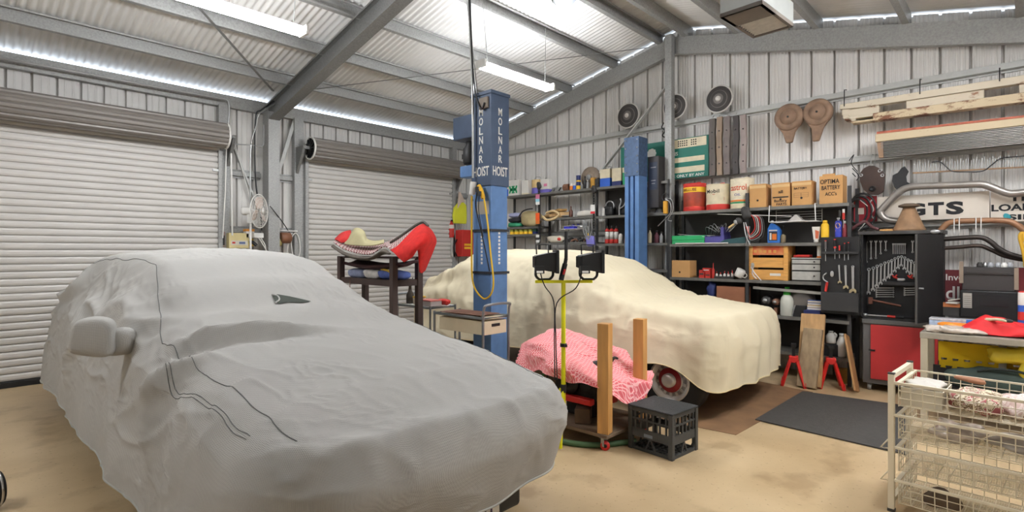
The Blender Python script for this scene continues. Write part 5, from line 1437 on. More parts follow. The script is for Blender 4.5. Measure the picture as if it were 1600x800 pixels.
bottle((1216, 1237, 449), z4, XB, [('body', C('bottle_translucent', (204, 204, 192)), [(.9, 0), (1, .03), (1, .5), (.9, .62), (.55, .74), (0, .74)]), ('cap', C('cap_green', (60, 176, 60)), [(.62, .66), (.5, .86), (.25, .88), (.25, .95), (.36, .95), (.36, 1), (0, 1)])], None, 'pale plastic bottle with a bright green cap standing just behind the cream car')
y, w, h = place(1237, 1261, 451, z4, XB)
t = thing('headlamp', 'dusty dark headlamp bowl on the fourth shelf', 'lamp', (XB + .12, y, z4 + .0), G)
m = MB(); m.lathe([(h * .3, .06), (h * .46, .0), (h * .48, -.03)], 24, 0, Tr(0, 0, h * .5) @ Rx(-90)); m.obj('bowl', drk, t)
m = MB(); m.lathe([(h * .46, -.03), (h * .3, -.045), (0, -.05)], 24, 0, Tr(0, 0, h * .5) @ Rx(-90)); m.obj('lens', C('glass_dusty', (110, 104, 98), rough=.3), t)
y = (yB(1176) + yB(1283)) / 2; L = yB(1176) - yB(1283)
m = MB(); m.bar((-L / 2, 0, .03), (L / 2, 0, .0), .03, .03); m.obj('steel_bar', steel, None, (XB + .03, y, onX(1230, 456, XB).z), G, label='long steel bar lying across the front of the fourth shelf', cat='bar')
for k in range(4):
    m = MB(); hh = .026
    m.box((-.075, -.06, 0), (.075, .06, hh), 0); m.box((-.073, -.062, .004), (.077, .058, hh - .004), 1)
    m.obj('manual', [[blu, whit], [yell, whit], [nvy, whit], [blu, cream]][k], None, (XB + .09, yB(1272), z4 + .09 + k * (hh + .001)), G + R.uniform(-4, 4), label=('thick blue book at the bottom of the stacked manuals', 'yellow book second from the bottom of the stacked manuals', 'navy book third from the bottom of the stacked manuals', 'pale blue book on top of the stacked manuals')[k], cat='book')
m = MB(); m.box((-.085, -.08, 0), (.085, .07, .085)); o = m.obj('battery_box', nvy, None, (XB + .09, yB(1268), z4), G, bev=.005, label='navy box with white lettering under the stacked manuals', cat='box')
m = MB()
for k in range(6): m.box((-.065 + k * .022, -.082, .02), (-.05 + k * .022, -.08, .045))
m.obj('white_lettering', whit, o)
t = thing('black_case', 'black tool case with a silver edge beside the navy box', 'case', (XB + .1, yB(1246), z4), G)
m = MB(); m.prism([(-.06, 0), (.06, 0), (.08, .13), (-.03, .13)], -.06, .06); m.obj('case', black, t, bev=.005)
m = MB(); m.bar((-.068, -.062, 0), (-.036, -.062, .13), .01, .006); m.obj('edge', silver, t)

# bottom shelf and floor
for k, (a, b, c_, lab) in enumerate(((1288, 1304, 518, 'clear plastic jug behind the leaning plank'), (1305, 1321, 522, 'white plastic jug with a dark mark beside the clear one'))):
    zf = z5 + .14 if k == 0 else z5
    t, w, h = bottle((a, b, c_), zf, XB, [('body', [C('jug_clear', (190, 188, 180)), whit][k], [(.9, 0), (1, .05), (1, .6), (.45, .88), (.45, .93), (0, .93)]), ('cap', [C('cap_clear', (170, 168, 160)), C('cap_pale', (206, 206, 204))][k], [(.5, .9), (.5, 1), (0, 1)])], None, lab, name='jug', cat='jug')
    m = MB(); m.tube([(w * .3, -.0, h * .85), (w * .52, 0, h * .7), (w * .45, 0, h * .5)], .012, 8, 0, 4); m.obj('handle', [C('jug_clear', (190, 188, 180)), whit][k], t)
m = MB(); m.box((-.11, -.1, 0), (.11, .1, .135)); m.obj('black_tub', black, None, (XB + .12, yB(1297), z5), G, bev=.01, label='black tub under the clear plastic jug', cat='tub')
m = MB(); m.lathe([(.06, 0), (.075, .15), (.078, .15), (.07, .145), (.055, .01), (0, .01)], 20); m.obj('plastic_pot', C('pot_ochre', (190, 146, 70)), None, (6.86, yB(1312), 0), label='ochre plastic pot on the floor under the shelving', cat='pot')
def plank(name, p0, p1, w, th, mat_, label, lean=.18):
    a, b = Vector(p0), Vector(p1)
    c = (a + b) / 2
    m = MB(); z = (b - a)
    L = z.length; x = Vector((0, -1, 0)); zz = z.normalized(); x = (x - zz * x.dot(zz)).normalized(); y_ = zz.cross(x)
    vs = [(x * sx * w / 2 + y_ * sy * th / 2 + zz * sz * L / 2) for sz in (-1, 1) for sx, sy in ((-1, -1), (1, -1), (1, 1), (-1, 1))]
    m.add(vs, [(3, 2, 1, 0), (4, 5, 6, 7), (0, 1, 5, 4), (1, 2, 6, 5), (2, 3, 7, 6), (3, 0, 4, 7)])
    return m.obj(name, mat_, None, tuple(c), bev=.004, label=label, cat='plank')
plank('plank', (6.36, onX(1264, 600, 6.36).y, .012), (6.60, onX(1271, 491, 6.60).y, onX(1271, 491, 6.60).z), .235, .045, M('plank_pale', (176, 138, 92), .75, 0, .2, 4, .2, 30, stretch=(6, 6, .6)), 'tall pale plank leaning behind the greyer one against the shelving')
plank('plank', (6.29, onX(1260, 603, 6.29).y, .012), (6.485, onX(1271, 514, 6.485).y, onX(1271, 514, 6.485).z), .185, .05, woodg, 'shorter weathered grey plank leaning in front of the pale one')
plank('plank', (6.46, onX(1339, 600, 6.46).y, .012), (6.62, onX(1323, 525, 6.62).y, .56), .02, .2, M('plank_edge', (168, 124, 78), .75, 0, .2, 5), 'thin plywood board leaning edge-on beside the red cabinet')
# axle stands
def axle_stand(loc, rz, label):
    t = thing('axle_stand', label, 'axle stand', loc, rz, 'red axle stands')
    for sx in (-1, 1):
        for sy in (-1, 1):
            m = MB(); m.bar((sx * .11, sy * .11, .0), (sx * .035, sy * .035, .27), .035, .012); m.obj('leg', red, t)
    m = MB(); m.prism([(-.125, .02), (.125, .02), (.115, .06), (-.115, .06)], -.118, -.112); m.prism([(-.125, .02), (.125, .02), (.115, .06), (-.115, .06)], .112, .118); m.obj('foot_brace', red, t)
    m = MB(); m.box((-.045, -.045, .25), (.045, .045, .32)); m.obj('collar', red, t, bev=.006)
    m = MB(); m.box((-.016, -.016, .3), (.016, .016, .42)); m.prism([(-.06, .45), (-.06, .42), (.06, .42), (.06, .45), (.03, .43), (-.03, .43)], -.025, .025); m.obj('saddle', blackm, t)
    return t
axle_stand((onX(1240, 590, 6.35)[0], onX(1240, 590, 6.35).y, 0), 15, 'red axle stand partly behind the nose of the cream car')
axle_stand((6.52, onX(1298, 590, 6.52).y, 0), 20, 'red axle stand between the planks and the white jug')
# ---------------------------------------------------------------- things hung on the gable wall
def wloc(px, py, X=7.06): return onX(px, py, X)
rim_w = C('disc_rim', (206, 202, 196), rough=.4); disc_d = C('disc_dark', (62, 58, 56), rough=.6, var=.15); disc_g = C('disc_grey', (112, 106, 102), rough=.5, var=.1)
# wheel covers standing on the top girt
def wheel_cover(px, py, rpx, label):
    p = wloc(px, py, 7.04); t_ = 7.04 / ray(px)[0]; r = rpx / F * t_
    t = thing('wheel_cover', label, 'wheel cover', tuple(p), G, 'wheel covers on the gable wall')
    Q = Rx(90)
    m = MB(); m.lathe([(r, .0), (r * 1.0, .02), (r * .95, .03), (r * .93, .02)], 40, 0, Q); m.obj('rim', rim_w, t)
    m = MB(); m.lathe([(r * .94, .0), (r * .94, .016), (r * .80, .03), (r * .62, .022), (r * .58, .03), (r * .52, .024), (r * .36, .04), (r * .22, .04), (0, .04)], 40, 0, Q, mats=[0, 0, 0, 1, 0, 0, 1, 1]); m.obj('disc', [disc_d, disc_g], t)
    m = MB(); m.lathe([(r * .19, .04), (r * .18, .055), (r * .12, .058), (r * .11, .05), (0, .05)], 24, 0, Q); m.obj('centre_cap', rim_w, t)
    return t
wheel_cover(982, 181, 20, 'leftmost dark wheel cover on the wall, behind the diagonal brace')
wheel_cover(1055, 167, 20, 'dark wheel cover half hidden behind the tall galvanised wall post')
wheel_cover(1124, 155, 22, 'rightmost dark wheel cover on the wall, above the hanging dark bars')
# brake disc leaning on the shelf
p = onX(923, 266, 7.02); r = 17 / F * 7.02 / ray(923)[0]
t = thing('brake_disc', 'brown worn brake disc leaning on the top shelf at the foot of the diagonal brace', 'brake disc', (7.02, p.y, zT + r + .02), G)
m = MB(); m.lathe([(r * .25, -.02), (r, -.02), (r, .02), (r * .6, .02), (r * .5, .03), (r * .42, .05), (r * .25, .05)], 36, 0, Rx(90)); m.obj('disc', C('disc_brown', (140, 124, 108), rough=.6, var=.2, scale=14), t)
m = MB(); m.lathe([(r * .28, .05), (r * .26, .07), (0, .07)], 20, 0, Rx(90)); m.obj('hub', grey_p, t)
# green notice board behind the post
def board(name, label, cat, px0, px1, pyt0, pyb0, X, mat_, th=.02, ref=None):
    a = onX(px0, pyt0, X); b = onX(px1, pyt0, X); c = onX(px0, pyb0, X)
    t = thing(name, label, cat, (X, (a.y + b.y) / 2, c.z), G)
    w, h = a.y - b.y, a.z - c.z
    m = MB(); m.box((-w / 2, 0, 0), (w / 2, th, h)); m.obj('board', mat_, t)
    return t, w, h
gteal = C('sign_teal', (24, 110, 94), rough=.6, var=.06)
t, w, h = board('green_sign', 'green and cream club rules board behind the wall post and slotted column', 'sign', 970, 1107, 231, 288, 7.02, gteal)
m = MB()
for f0, f1, a, b in ((.40, .52, -.1, .46), (.14, .28, -.1, .46)): m.box((w * a, -.003, h * f0), (w * b, 0, h * f1))
m.box((w * .12, -.003, h * .76), (w * .48, 0, h * .98)); m.box((-w * .46, -.003, h * .2), (-w * .36, 0, h * .36)); m.obj('cream_panels', cream, t)
m = MB()
for rr, n, x0, z0 in ((3, 5, .18, .80), (3, 3, .32, .80), (3, 4, -.02, .16)):
    m = MB()
    for i in range(n):
        for j in range(rr): m.box((w * (x0 + i * .022), -.005, h * (z0 + j * .055)), (w * (x0 + i * .022 + .013), -.003, h * (z0 + j * .055 + .033)))
    m.obj('dot_marks', tx_black, t)
m = MB(); m.txt('Council', (-w * .30, -.004, h * .76), w * .2, h * .13); m.txt('Car Clubs', (-w * .30, -.004, h * .60), w * .22, h * .13); m.txt('IONS', (w * .12, -.004, h * .63), w * .12, h * .09); m.txt('FOR USE ONLY BY ANY', (w * .22, -.004, h * .06), w * .48, h * .07); m.obj('lettering', letter, t)
m = MB()
for i in range(9):
    a = i * 2 * PI / 9; m.blob((-w * .12 + math.cos(a) * w * .035, -.002, h * .72 + math.sin(a) * h * .09), (w * .04, .006, h * .09), 0, 6)
m.blob((-w * .12, -.002, h * .72), (w * .05, .006, h * .1), 0, 6); m.obj('emblem', letter, t)
# dark bars hanging side by side below the top girt
for k, (px, pt, pb, wpx) in enumerate(((1113.5, 186, 275, 9), (1124.5, 183, 274, 8), (1136, 182, 273, 9), (1150, 181, 272, 8), (1162, 180, 270, 8))):
    a, b = wloc(px, pt, 7.0), wloc(px, pb, 7.0); wd = wpx / F * 7 / ray(px)[0]
    L = a.z - b.z
    t = thing('trim_bar', ('worn grey steel channel, nearest the green board', 'tan and grey steel channel, second from the green board', 'wide grey steel channel, middle of the hanging five', 'dark grey steel channel, second from the right of the hanging five', 'pinkish grey steel channel, rightmost of the hanging five')[k], 'channel', (7.0, a.y, b.z), G, 'hanging steel channels')
    mt = [C('bar_grey', (88, 80, 74), var=.25, stretch=(3, 3, .5)), C('bar_tan', (140, 120, 100), var=.2, stretch=(3, 3, .5)), C('bar_grey2', (110, 100, 96), var=.25), C('bar_dark', (66, 60, 58), var=.2), C('bar_pink', (146, 132, 128), var=.15)][k]
    m = MB(); n = 24
    prof = lambda z: .012 * math.sin(z * 9 + k) + .006 * math.sin(z * 31 + k * 2)
    vs = []
    for i in range(n + 1):
        z = L * i / n; o_ = prof(z)
        for x, y in ((-wd / 2 + o_ * .3, 0), (wd / 2 + o_ * .3, 0), (wd / 2 + o_ * .3, .05), (-wd / 2 + o_ * .3, .05)): vs.append((x, y - .02, z))
    m.add(vs, [(4 * i + j, 4 * i + (j + 1) % 4, 4 * i + 4 + (j + 1) % 4, 4 * i + 4 + j) for i in range(n) for j in range(4)] + [(3, 2, 1, 0), (4 * n, 4 * n + 1, 4 * n + 2, 4 * n + 3)])
    m.obj('channel', mt, t)
    m = MB(); m.ring((0, 0, L + .005), .014, .004, 'Y', 12, 5); m.tube([(0, 0, L + .015), (0, .04, L + .05)], .004, 5); m.obj('hook', steel, t)
    m = MB()
    for q in range(3): m.lathe([(.010, 0), (.008, .006), (0, .007)], 10, 0, Tr(0, -.022, L * (.2 + q * .28)) @ Rx(90))
    m.obj('bolt_heads', drk, t)
# clamp hanging beside the post
p = wloc(1037, 205, 7.0)
t = thing('clamp', 'small wire hook cluster hanging from the girt left of the wall post', 'hook', tuple(p), G)
m = MB(); m.tube([(0, 0, .12), (-.02, -.02, .05), (.03, -.02, .0), (-.01, -.02, -.06), (.02, 0, -.09)], .01, 6, 0, 4); m.obj('hook', drk, t)
m = MB(); m.tube([(0, 0, .03), (.08, -.02, .02), (.1, -.02, .07)], .008, 6, 0, 4); m.tube([(0, -.01, -.04), (.09, -.02, -.02)], .008, 6); m.obj('wire', steel, t)
# air cleaners
for px, py, pe, ex, lab in ((1232, 183, 223, 0, 'rusty round air cleaner hanging spout down, the left one'), (1277, 175, 220, -3, 'rusty round air cleaner hanging spout down, the right one beside the cream panel')):
    X = 7.0; p = wloc(px, py, X); k_ = X / ray(px)[0] / F; r = 21 * k_; L = (pe - py) * k_
    t = thing('air_cleaner', lab, 'air cleaner', tuple(p), G, 'air cleaners on the gable wall')
    ru = C('air_rust', (134, 108, 88), rough=.75, var=.25, scale=10, bump=.15)
    m = MB(); m.lathe([(r, -.06), (r, .0), (r * .93, .015), (r * .62, .02), (r * .6, .012), (r * .54, .012), (r * .52, .022), (r * .2, .026), (0, .026)], 36, 0, Rx(90)); m.obj('housing', ru, t)
    m = MB(); m.prism([(-r * .78, -r * .62), (r * .78, -r * .62), (r * .42, -r * 1.15), (r * .24 + ex * k_, -L), (-r * .2 + ex * k_, -L), (-r * .42, -r * 1.15)], -.0, .05); m.obj('spout', ru, t, bev=.012)
    m = MB(); m.lathe([(.012, .02), (.012, .035), (0, .035)], 10, 0, Rx(90)); m.obj('wing_nut', drk, t)
# cream rusted front panel
def rusty(name, c1, c2, pos=.52):
    m = M(name, c1, .65, 0, .05)
    nt = m.node_tree; b = nt.nodes['Principled BSDF']; tc = nt.nodes.new('ShaderNodeTexCoord')
    n = nt.nodes.new('ShaderNodeTexNoise'); n.inputs['Scale'].default_value = 5; n.inputs['Detail'].default_value = 9; n.inputs['Roughness'].default_value = .7
    mp = nt.nodes.new('ShaderNodeMapping'); mp.inputs['Scale'].default_value = (1, 1, 2.2)
    nt.links.new(tc.outputs['Object'], mp.inputs[0]); nt.links.new(mp.outputs[0], n.inputs['Vector'])
    r = nt.nodes.new('ShaderNodeValToRGB'); e = r.color_ramp.elements
    e[0].position = pos; e[0].color = (*lin(c1), 1); e[1].position = pos + .07; e[1].color = (*lin(c2), 1)
    nt.links.new(n.outputs['Fac'], r.inputs['Fac']); nt.links.new(r.outputs['Color'], b.inputs['Base Color'])
    return m
cr1 = rusty('panel_cream', (204, 192, 170), (140, 100, 74), .60)
cr2 = rusty('panel_cream_rusted', (196, 178, 146), (112, 68, 46), .49)
X = 6.98
O = onX(1460, 160, X)
t = thing('front_panel', 'long cream rusted car front panel with lamp openings hung under the top girt', 'car panel', tuple(O), G)
def L2(px, py): q = onX(px, py, X) - O; return (-q.y, q.z)
PXE = 1700
top = lambda s: 163 - (s - 1320) * .1607
bot = lambda s: (195 - (s - 1330) * .125 if s > 1330 else 190)
def band(f0, f1, s0, s1, y0, y1, mt, n=12, nm='panel_strip'):
    m = MB(); pts = [L2(s0 + (s1 - s0) * i / n, f0(s0 + (s1 - s0) * i / n)) for i in range(n + 1)] + [L2(s1 + (s0 - s1) * i / n, f1(s1 + (s0 - s1) * i / n)) for i in range(n + 1)]
    m.prism(pts, y0, y1); return m.obj(nm, mt, t, bev=.006)
T = lambda a: (lambda s: top(s) + (bot(s) - top(s)) * a)
band(T(0), T(.30), 1313, PXE, -.03, .05, cr1)
for s0, s1 in ((1316, 1374), (1416, 1538), (1592, PXE)): band(T(.30), T(.66), s0, s1, -.02, .05, cr1)
band(T(.66), T(1.0), 1366, PXE, -.07, .05, cr2, nm='bumper_strip')
band(T(.66), T(.78), 1319, 1366, -.06, .05, cr1, nm='bumper_strip'); band(T(.90), T(1.0), 1322, 1366, -.07, .05, cr2, nm='bumper_strip'); band(T(.78), T(.90), 1319, 1339, -.06, .05, cr1, nm='bumper_strip')
band(T(.79), T(.89), 1341, 1364, .02, .05, black, nm='lamp_opening')
band(T(.28), T(.30), 1313, PXE, -.036, -.03, C('panel_groove', (150, 136, 116)), nm='groove_line')
for px in (1320, 1438, 1562):
    m = MB(); a = onX(px, top(px) - 22 + (px - 1320) * .02, X) - O; b = onX(px, top(px) + 4, X) - O
    m.tube([(-a.y, .08, a.z + .02), (-a.y, -.02, a.z), (-b.y, -.032, b.z)], .005, 6)
    m.obj('hanging_wire', black, t)
# grille
X = 6.95; O = onX(1480, 220, X)
t = thing('grille', 'wide slatted car grille with a cream rusted top rail, below the front panel', 'grille', tuple(O), G)
gt = lambda s: 207 - (s - 1370) * .112
gl = lambda s: 247 - (s - 1375) * .100
band(lambda s: gt(s), lambda s: gt(s) + 4, 1371, PXE, -.05, .02, C('rail_rust', (168, 92, 70), rough=.7, var=.3, scale=20), nm='top_edge')
band(lambda s: gt(s) + 4, lambda s: gt(s) + 16, 1369, PXE, -.06, .01, rusty('grille_cream', (200, 182, 150), (140, 96, 68), .62), nm='top_rail')
for k in range(11):
    f = k / 10
    m = MB(); z0 = lambda s: gt(s) + 17 + (gl(s) - gt(s) - 18) * f
    a, b = L2(1377 + (k % 2), z0(1377)), L2(PXE, z0(PXE))
    m.bar((a[0], -.02 + .002 * k, a[1]), (b[0], -.02 + .002 * k, b[1]), .04, .007); m.obj('slat', C('slat_grey', (150, 146, 142), rough=.35, metal=.6), t)
m = MB(); m.prism([L2(1376, gt(1376) + 15), L2(PXE, gt(PXE) + 15), L2(PXE, gl(PXE)), L2(1376, gl(1376))], .022, .03); m.obj('dark_backing', C('grille_gap_shade', (70, 66, 62)), t)  # dark sheet added to stand for the shade behind the slats
m = MB(); m.prism([L2(1371, gt(1371) + 15), L2(1381, gt(1381) + 15), L2(1381, gl(1381)), L2(1374, gl(1374))], -.03, .02); m.obj('end_plate', C('plate_tan', (150, 120, 94), var=.2), t)
m = MB()
for px in (1450, 1540, 1620): a, b = L2(px, gt(px) + 16), L2(px, gl(px)); m.bar((a[0], .01, a[1]), (b[0], .01, b[1]), .008, .01)
m.obj('back_stays', drk, t)
# brown plate and black bracket on hooks
X = 7.02; O = onX(1363, 283, X)
t = thing('cover_plate', 'dark rust brown plate hanging on hooks beneath the grille end', 'plate', tuple(O), G)
m = MB(); m.prism([L2(*p) for p in ((1350, 263), (1358, 259), (1366, 259), (1376, 264), (1383, 272), (1382, 290), (1381, 299), (1372, 305), (1358, 304), (1349, 296), (1344, 284), (1343, 272))], -.012, .012); m.obj('plate', C('plate_brown', (58, 40, 32), rough=.6, var=.3, scale=9), t, bev=.003)
m = MB()
for px, py in ((1346, 274), (1375, 267), (1379, 274)): a = L2(px, py); m.lathe([(.02, -.016), (.02, .0), (.012, .0), (.012, -.016)], 12, 0, Tr(a[0], 0, a[1]) @ Rx(90)) if 0 else m.ring((a[0], -.014, a[1]), .014, .005, 'Y', 14, 5)
m.obj('eyelets', silver, t)
m = MB(); a = L2(1364, 295); m.lathe([(.03, .012), (.03, .03), (.02, .03), (.02, .02), (0, .02)], 18, 0, Tr(a[0], 0, a[1]) @ Rx(90)); m.obj('boss', blackm, t)
m = MB()
for px in (1360, 1366): a, b = L2(px, 260), L2(px + 2, 243); m.tube([(a[0], 0, a[1]), (b[0], -.0, b[1]), (b[0], .08, b[1] + .02)], .004, 6, 0, 3)
m.obj('hooks', steel, t)
t = thing('wire_hooks', 'spare bent wire hooks hanging on the girt left of the brown plate', 'hook', tuple(onX(1335, 262, X)), G)
O = onX(1335, 262, X)
m = MB()
for pts in (((1325, 250), (1334, 242), (1330, 255), (1340, 268)), ((1330, 262), (1342, 275), (1338, 282)), ((1330, 270), (1337, 276))): m.tube([(L2(*p)[0], 0 if i else .06, L2(*p)[1]) for i, p in enumerate(pts)], .005, 6, 0, 3)
m.obj('hook', blackm, t)
O = onX(1410, 280, X)
t = thing('bracket', 'black curved steel bracket hanging on a hook right of the brown plate', 'bracket', tuple(O), G)
m = MB(); m.prism([L2(*p) for p in ((1409, 262), (1414, 260), (1420, 268), (1416, 276), (1417, 284), (1424, 288), (1431, 288), (1431, 291), (1420, 293), (1413, 298), (1407, 302), (1398, 293), (1394, 283), (1395, 274), (1403, 270))], -.012, .012); m.obj('plate', black, t, bev=.003)
m = MB(); a, b = L2(1412, 262), L2(1412, 248); m.tube([(a[0], 0, a[1]), (b[0], 0, b[1]), (b[0], .06, b[1] + .02)], .004, 6, 0, 3); m.obj('hook', steel, t)
# rack of thin pegs
O = onX(1510, 260, X)
t = thing('peg_rack', 'long brown rail holding a row of thin silver rods under the grille', 'rack', tuple(O), G)
rl = lambda s: 270.5 - (s - 1426) * .054
a, b = L2(1426, rl(1426)), L2(1690, rl(1690))
m = MB(); m.bar((a[0], 0, a[1]), (b[0], 0, b[1]), .02, .014); m.obj('rail', C('rail_brown', (136, 106, 76)), t)
s = 1429.
for k in range(62):
    a = L2(s, rl(s)); hgt = .098 + .012 * (k % 3)
    if s > 1690: break
    m = MB(); m.tube([(a[0], 0, a[1] + .008), (a[0] + .004 * (k % 2), 0, a[1] + hgt)], .0055, 6); m.obj('rod', steel, t)
    s += 4.2
m = MB(); m.tube([(L2(*p)[0], -.03, L2(*p)[1]) for p in ((1456, 254), (1468, 253), (1478, 260), (1488, 268), (1510, 269), (1535, 268), (1550, 258), (1562, 249), (1580, 246), (1620, 243))], .006, 6, 0, 5); m.obj('cable', black, None, tuple(O), G, label='black cable looped across the row of thin silver rods', cat='cable')
# bent tubes
def pipe(label, pts, r, X, mat_, name='bent_tube', caps=True):
    global O
    O = onX(pts[0][0], pts[0][1], X)
    P_ = [(-(onX(p[0], p[1], X) - O).y, (p[2] if len(p) > 2 else 0), (onX(p[0], p[1], X) - O).z) for p in pts]
    t = thing(name, label, 'pipe', tuple(O), G)
    m = MB(); m.tube(P_, r, 14, 0, 6); m.obj('tube', mat_, t)
    for i in (0, -1):
        q = Vector(P_[i]); d = (q - Vector(P_[1 if i == 0 else -2])).normalized()
        m = MB(); m.tube([q - d * .02, q + d * .012], r * 1.15, 14); m.obj('end_collar', mat_, t)
    return t
tubeg = C('exhaust_grey', (150, 144, 138), rough=.35, metal=.5, var=.12)
pipe('thick grey bent tube running over the white lettered signs', [(1408, 346, .02), (1385, 343), (1376, 333), (1380, 325), (1404, 301), (1420, 293), (1440, 291), (1500, 289), (1530, 288), (1545, 291), (1575, 302), (1600, 301), (1660, 297)], .036, 6.95, tubeg)
pipe('rust brown pipe with a bend, just below the lettered signs', [(1462, 374), (1474, 355), (1488, 347), (1520, 345), (1570, 345), (1590, 352), (1605, 362), (1640, 366)], .028, 6.93, C('exhaust_rust', (150, 110, 80), rough=.5, metal=.2, var=.2))
pipe('dark bent exhaust pipe running out behind the tool cabinet, the upper one', [(1470, 374), (1500, 372), (1532, 371), (1548, 378), (1560, 388), (1580, 398), (1620, 408)], .024, 6.98, C('exhaust_dark', (52, 44, 40), rough=.5, metal=.3, var=.2))
pipe('dark bent exhaust pipe running out behind the tool cabinet, the lower one', [(1472, 388), (1500, 386), (1530, 384), (1550, 391), (1570, 400), (1600, 406), (1640, 408)], .02, 7.02, C('exhaust_dark2', (66, 54, 47), rough=.5, metal=.3, var=.2))
for k, (px, py) in enumerate(((1491, 348), (1499, 347), (1525, 346), (1533, 346))):
    p = onX(px, py, 6.90)
    m = MB(); m.tube([(0, .03, .035), (0, .0, .04), (0, -.012, .02), (.0, -.012, -.10)], .0045, 6, 0, 4); m.obj('wire_hook', white, None, tuple(p), G, label='white wire hook hanging over the rust brown pipe', cat='hook', group='white hooks on the brown pipe')
pipe('yellow and black hose end hanging at the right edge of the wall', [(1601, 375), (1597, 364), (1594, 372), (1599, 392), (1603, 415)], .016, 6.8, C('hose_yellow', (206, 160, 40)), 'hose')
# signs
sign_w = C('sign_white', (216, 206, 192), rough=.6, var=.03)
X = 7.05
def sgn(name, label, px0, px1, py0, py1, mat_, X=7.05): return board(name, label, 'sign', px0, px1, py0, py1, X, mat_, .012)
t, w, h = sgn('sign_board', 'white sign board with large black letters GTS behind the grey tube', 1371, 1546, 308, 346, sign_w)
def sx(px, X=7.05, c=None): return -(onX(px, 300, X).y - c)
c = t.location.y
for ch, a, b in (('G', 1417, 1446), ('T', 1450, 1475), ('S', 1478, 1506)):
    x0, x1 = sx(a, c=c), sx(b, c=c); m = MB(); m.txt(ch, ((x0 + x1) / 2, -.002, h * .42), x1 - x0, h * .50, bold=.05); 
    m.obj('letter', tx_black, t)
t, w, h = sgn('sign_board', 'white sign board reading LOADING at the right edge of the photo', 1548, 1720, 300, 347, sign_w)
c = t.location.y
def word(s_, px0, px1, z, hh):
    x0, x1 = sx(px0, c=c), sx(px1, c=c); m = MB(); m.txt(s_, ((x0 + x1) / 2, -.002, z), x1 - x0, hh, bold=.035); m.obj('lettering', tx_black, t)
word('THIS', 1576, 1640, h * .74, h * .17); word('LOADING', 1549, 1662, h * .46, h * .23); word('SIDE', 1574, 1640, h * .14, h * .18)
m = MB(); x = sx(1573, c=c); m.blob((x, -.004, h * .17), (.055, .006, .06), 0, 8, 2.4, .3, 30); m.obj('teal_sticker', C('sticker_teal', (40, 140, 150)), t)
signred = C('sign_red', (150, 28, 38), rough=.5, var=.08)
t, w, h = sgn('sign_board', 'dark red sign with a white flourish at the left end of the white signs', 1334, 1370, 308, 347, signred)
m = MB(); m.tube([(w * .30, -.004, h * .85), (w * .22, -.004, h * .75), (w * .3, -.004, h * .62), (w * .36, -.004, h * .45), (w * .26, -.004, h * .3), (w * .36, -.004, h * .12), (w * .42, -.004, h * .2)], .007, 6, 0, 6); m.obj('flourish', letter, t)
m = MB(); m.box((-w * .3, -.003, h * .3), (-w * .05, 0, h * .55)); m.obj('pale_patch', sign_w, t)
t = thing('drive_belt', 'black rubber belts hanging before the dark red sign', 'belt', tuple(onX(1345, 330, 6.97)), G)
m = MB()
for k in range(3): m.ring((.02 * k - .03, .01 * k, -.0), .09 + .02 * k, .009, 'Y', 26, 6, 0, Sc(1, 1, 1.5))
m.obj('belt', black, t)
m = MB(); m.bar((.0, -.03, .12), (.07, -.03, .05), .01, .006); m.bar((-.02, -.03, -.22), (.05, -.03, -.13), .01, .006); m.obj('pale_clip', whit, t)
t, w, h = sgn('sign_board', 'dark red sign reading Invest low on the wall beside the tool cabinet', 1455, 1520, 421, 478, C('sign_maroon', (104, 34, 38), rough=.6, var=.1), 7.08)
c = t.location.y
x0, x1 = sx(1478, 7.08, c), sx(1519, 7.08, c)
m = MB(); m.txt('Invest', ((x0 + x1) / 2, -.002, h * .80), x1 - x0, h * .17); m.txt('dlo', ((x0 + x1) / 2, -.002, h * .38), x1 - x0, h * .36); m.obj('lettering', letter, t)
sgn('sign_board', 'plain maroon board low on the wall at the right edge behind the toolboxes', 1584, 1640, 418, 466, C('sign_maroon2', (118, 36, 40), rough=.6, var=.1), 7.08)

# ---------------------------------------------------------------- tool cabinet on the red cupboard
XC = 6.66
yl, yr_ = onX(1345, 430, XC).y, onX(1470, 430, 6.66).y
zt_, zb_ = onX(1345, 367, XC).z, onX(1350, 497, XC).z
W, H, D = yl - yr_, zt_ - zb_, .40
yc = (yl + yr_) / 2
t = thing('tool_cabinet', 'black wall tool cabinet with open doors full of spanners, standing on the red cupboard', 'cabinet', (XC, yc, zb_), G)
cabm = C('cabinet_black', (20, 19, 20), rough=.6, metal=0., var=.1)
m = MB(); m.box((-W / 2, .0, 0), (-W / 2 + .02, D, H)); m.box((W / 2 - .02, 0, 0), (W / 2, D, H)); m.box((-W / 2, 0, 0), (W / 2, D, .02)); m.box((-W / 2, D - .02, 0), (W / 2, D, H)); m.obj('case', cabm, t)
m = MB(); m.box((-W / 2 - .02, -.03, H), (W / 2 + .02, D, H + .035)); tp = m.obj('top', C('cabinet_top', (58, 56, 54), rough=.5), t, bev=.004)
m = MB(); m.lathe([(.03, 0), (.03, .004), (0, .004)], 20, 0, Tr(W / 2 - .04, -.03, H + .018) @ Rx(90) @ Sc(1.3, .7, 1)); m.obj('badge', silver, tp)
m = MB(); m.box((-W / 2 + .02, .20, .0), (W / 2 - .02, .215, H - .01)); m.obj('tool_panel', cabm, t)
m = MB(); m.box((-W / 2 + .18, .12, H * .40), (W / 2 - .2, .2, H * .44)); m.obj('tool_rail', C('rail_black', (44, 43, 43)), t)
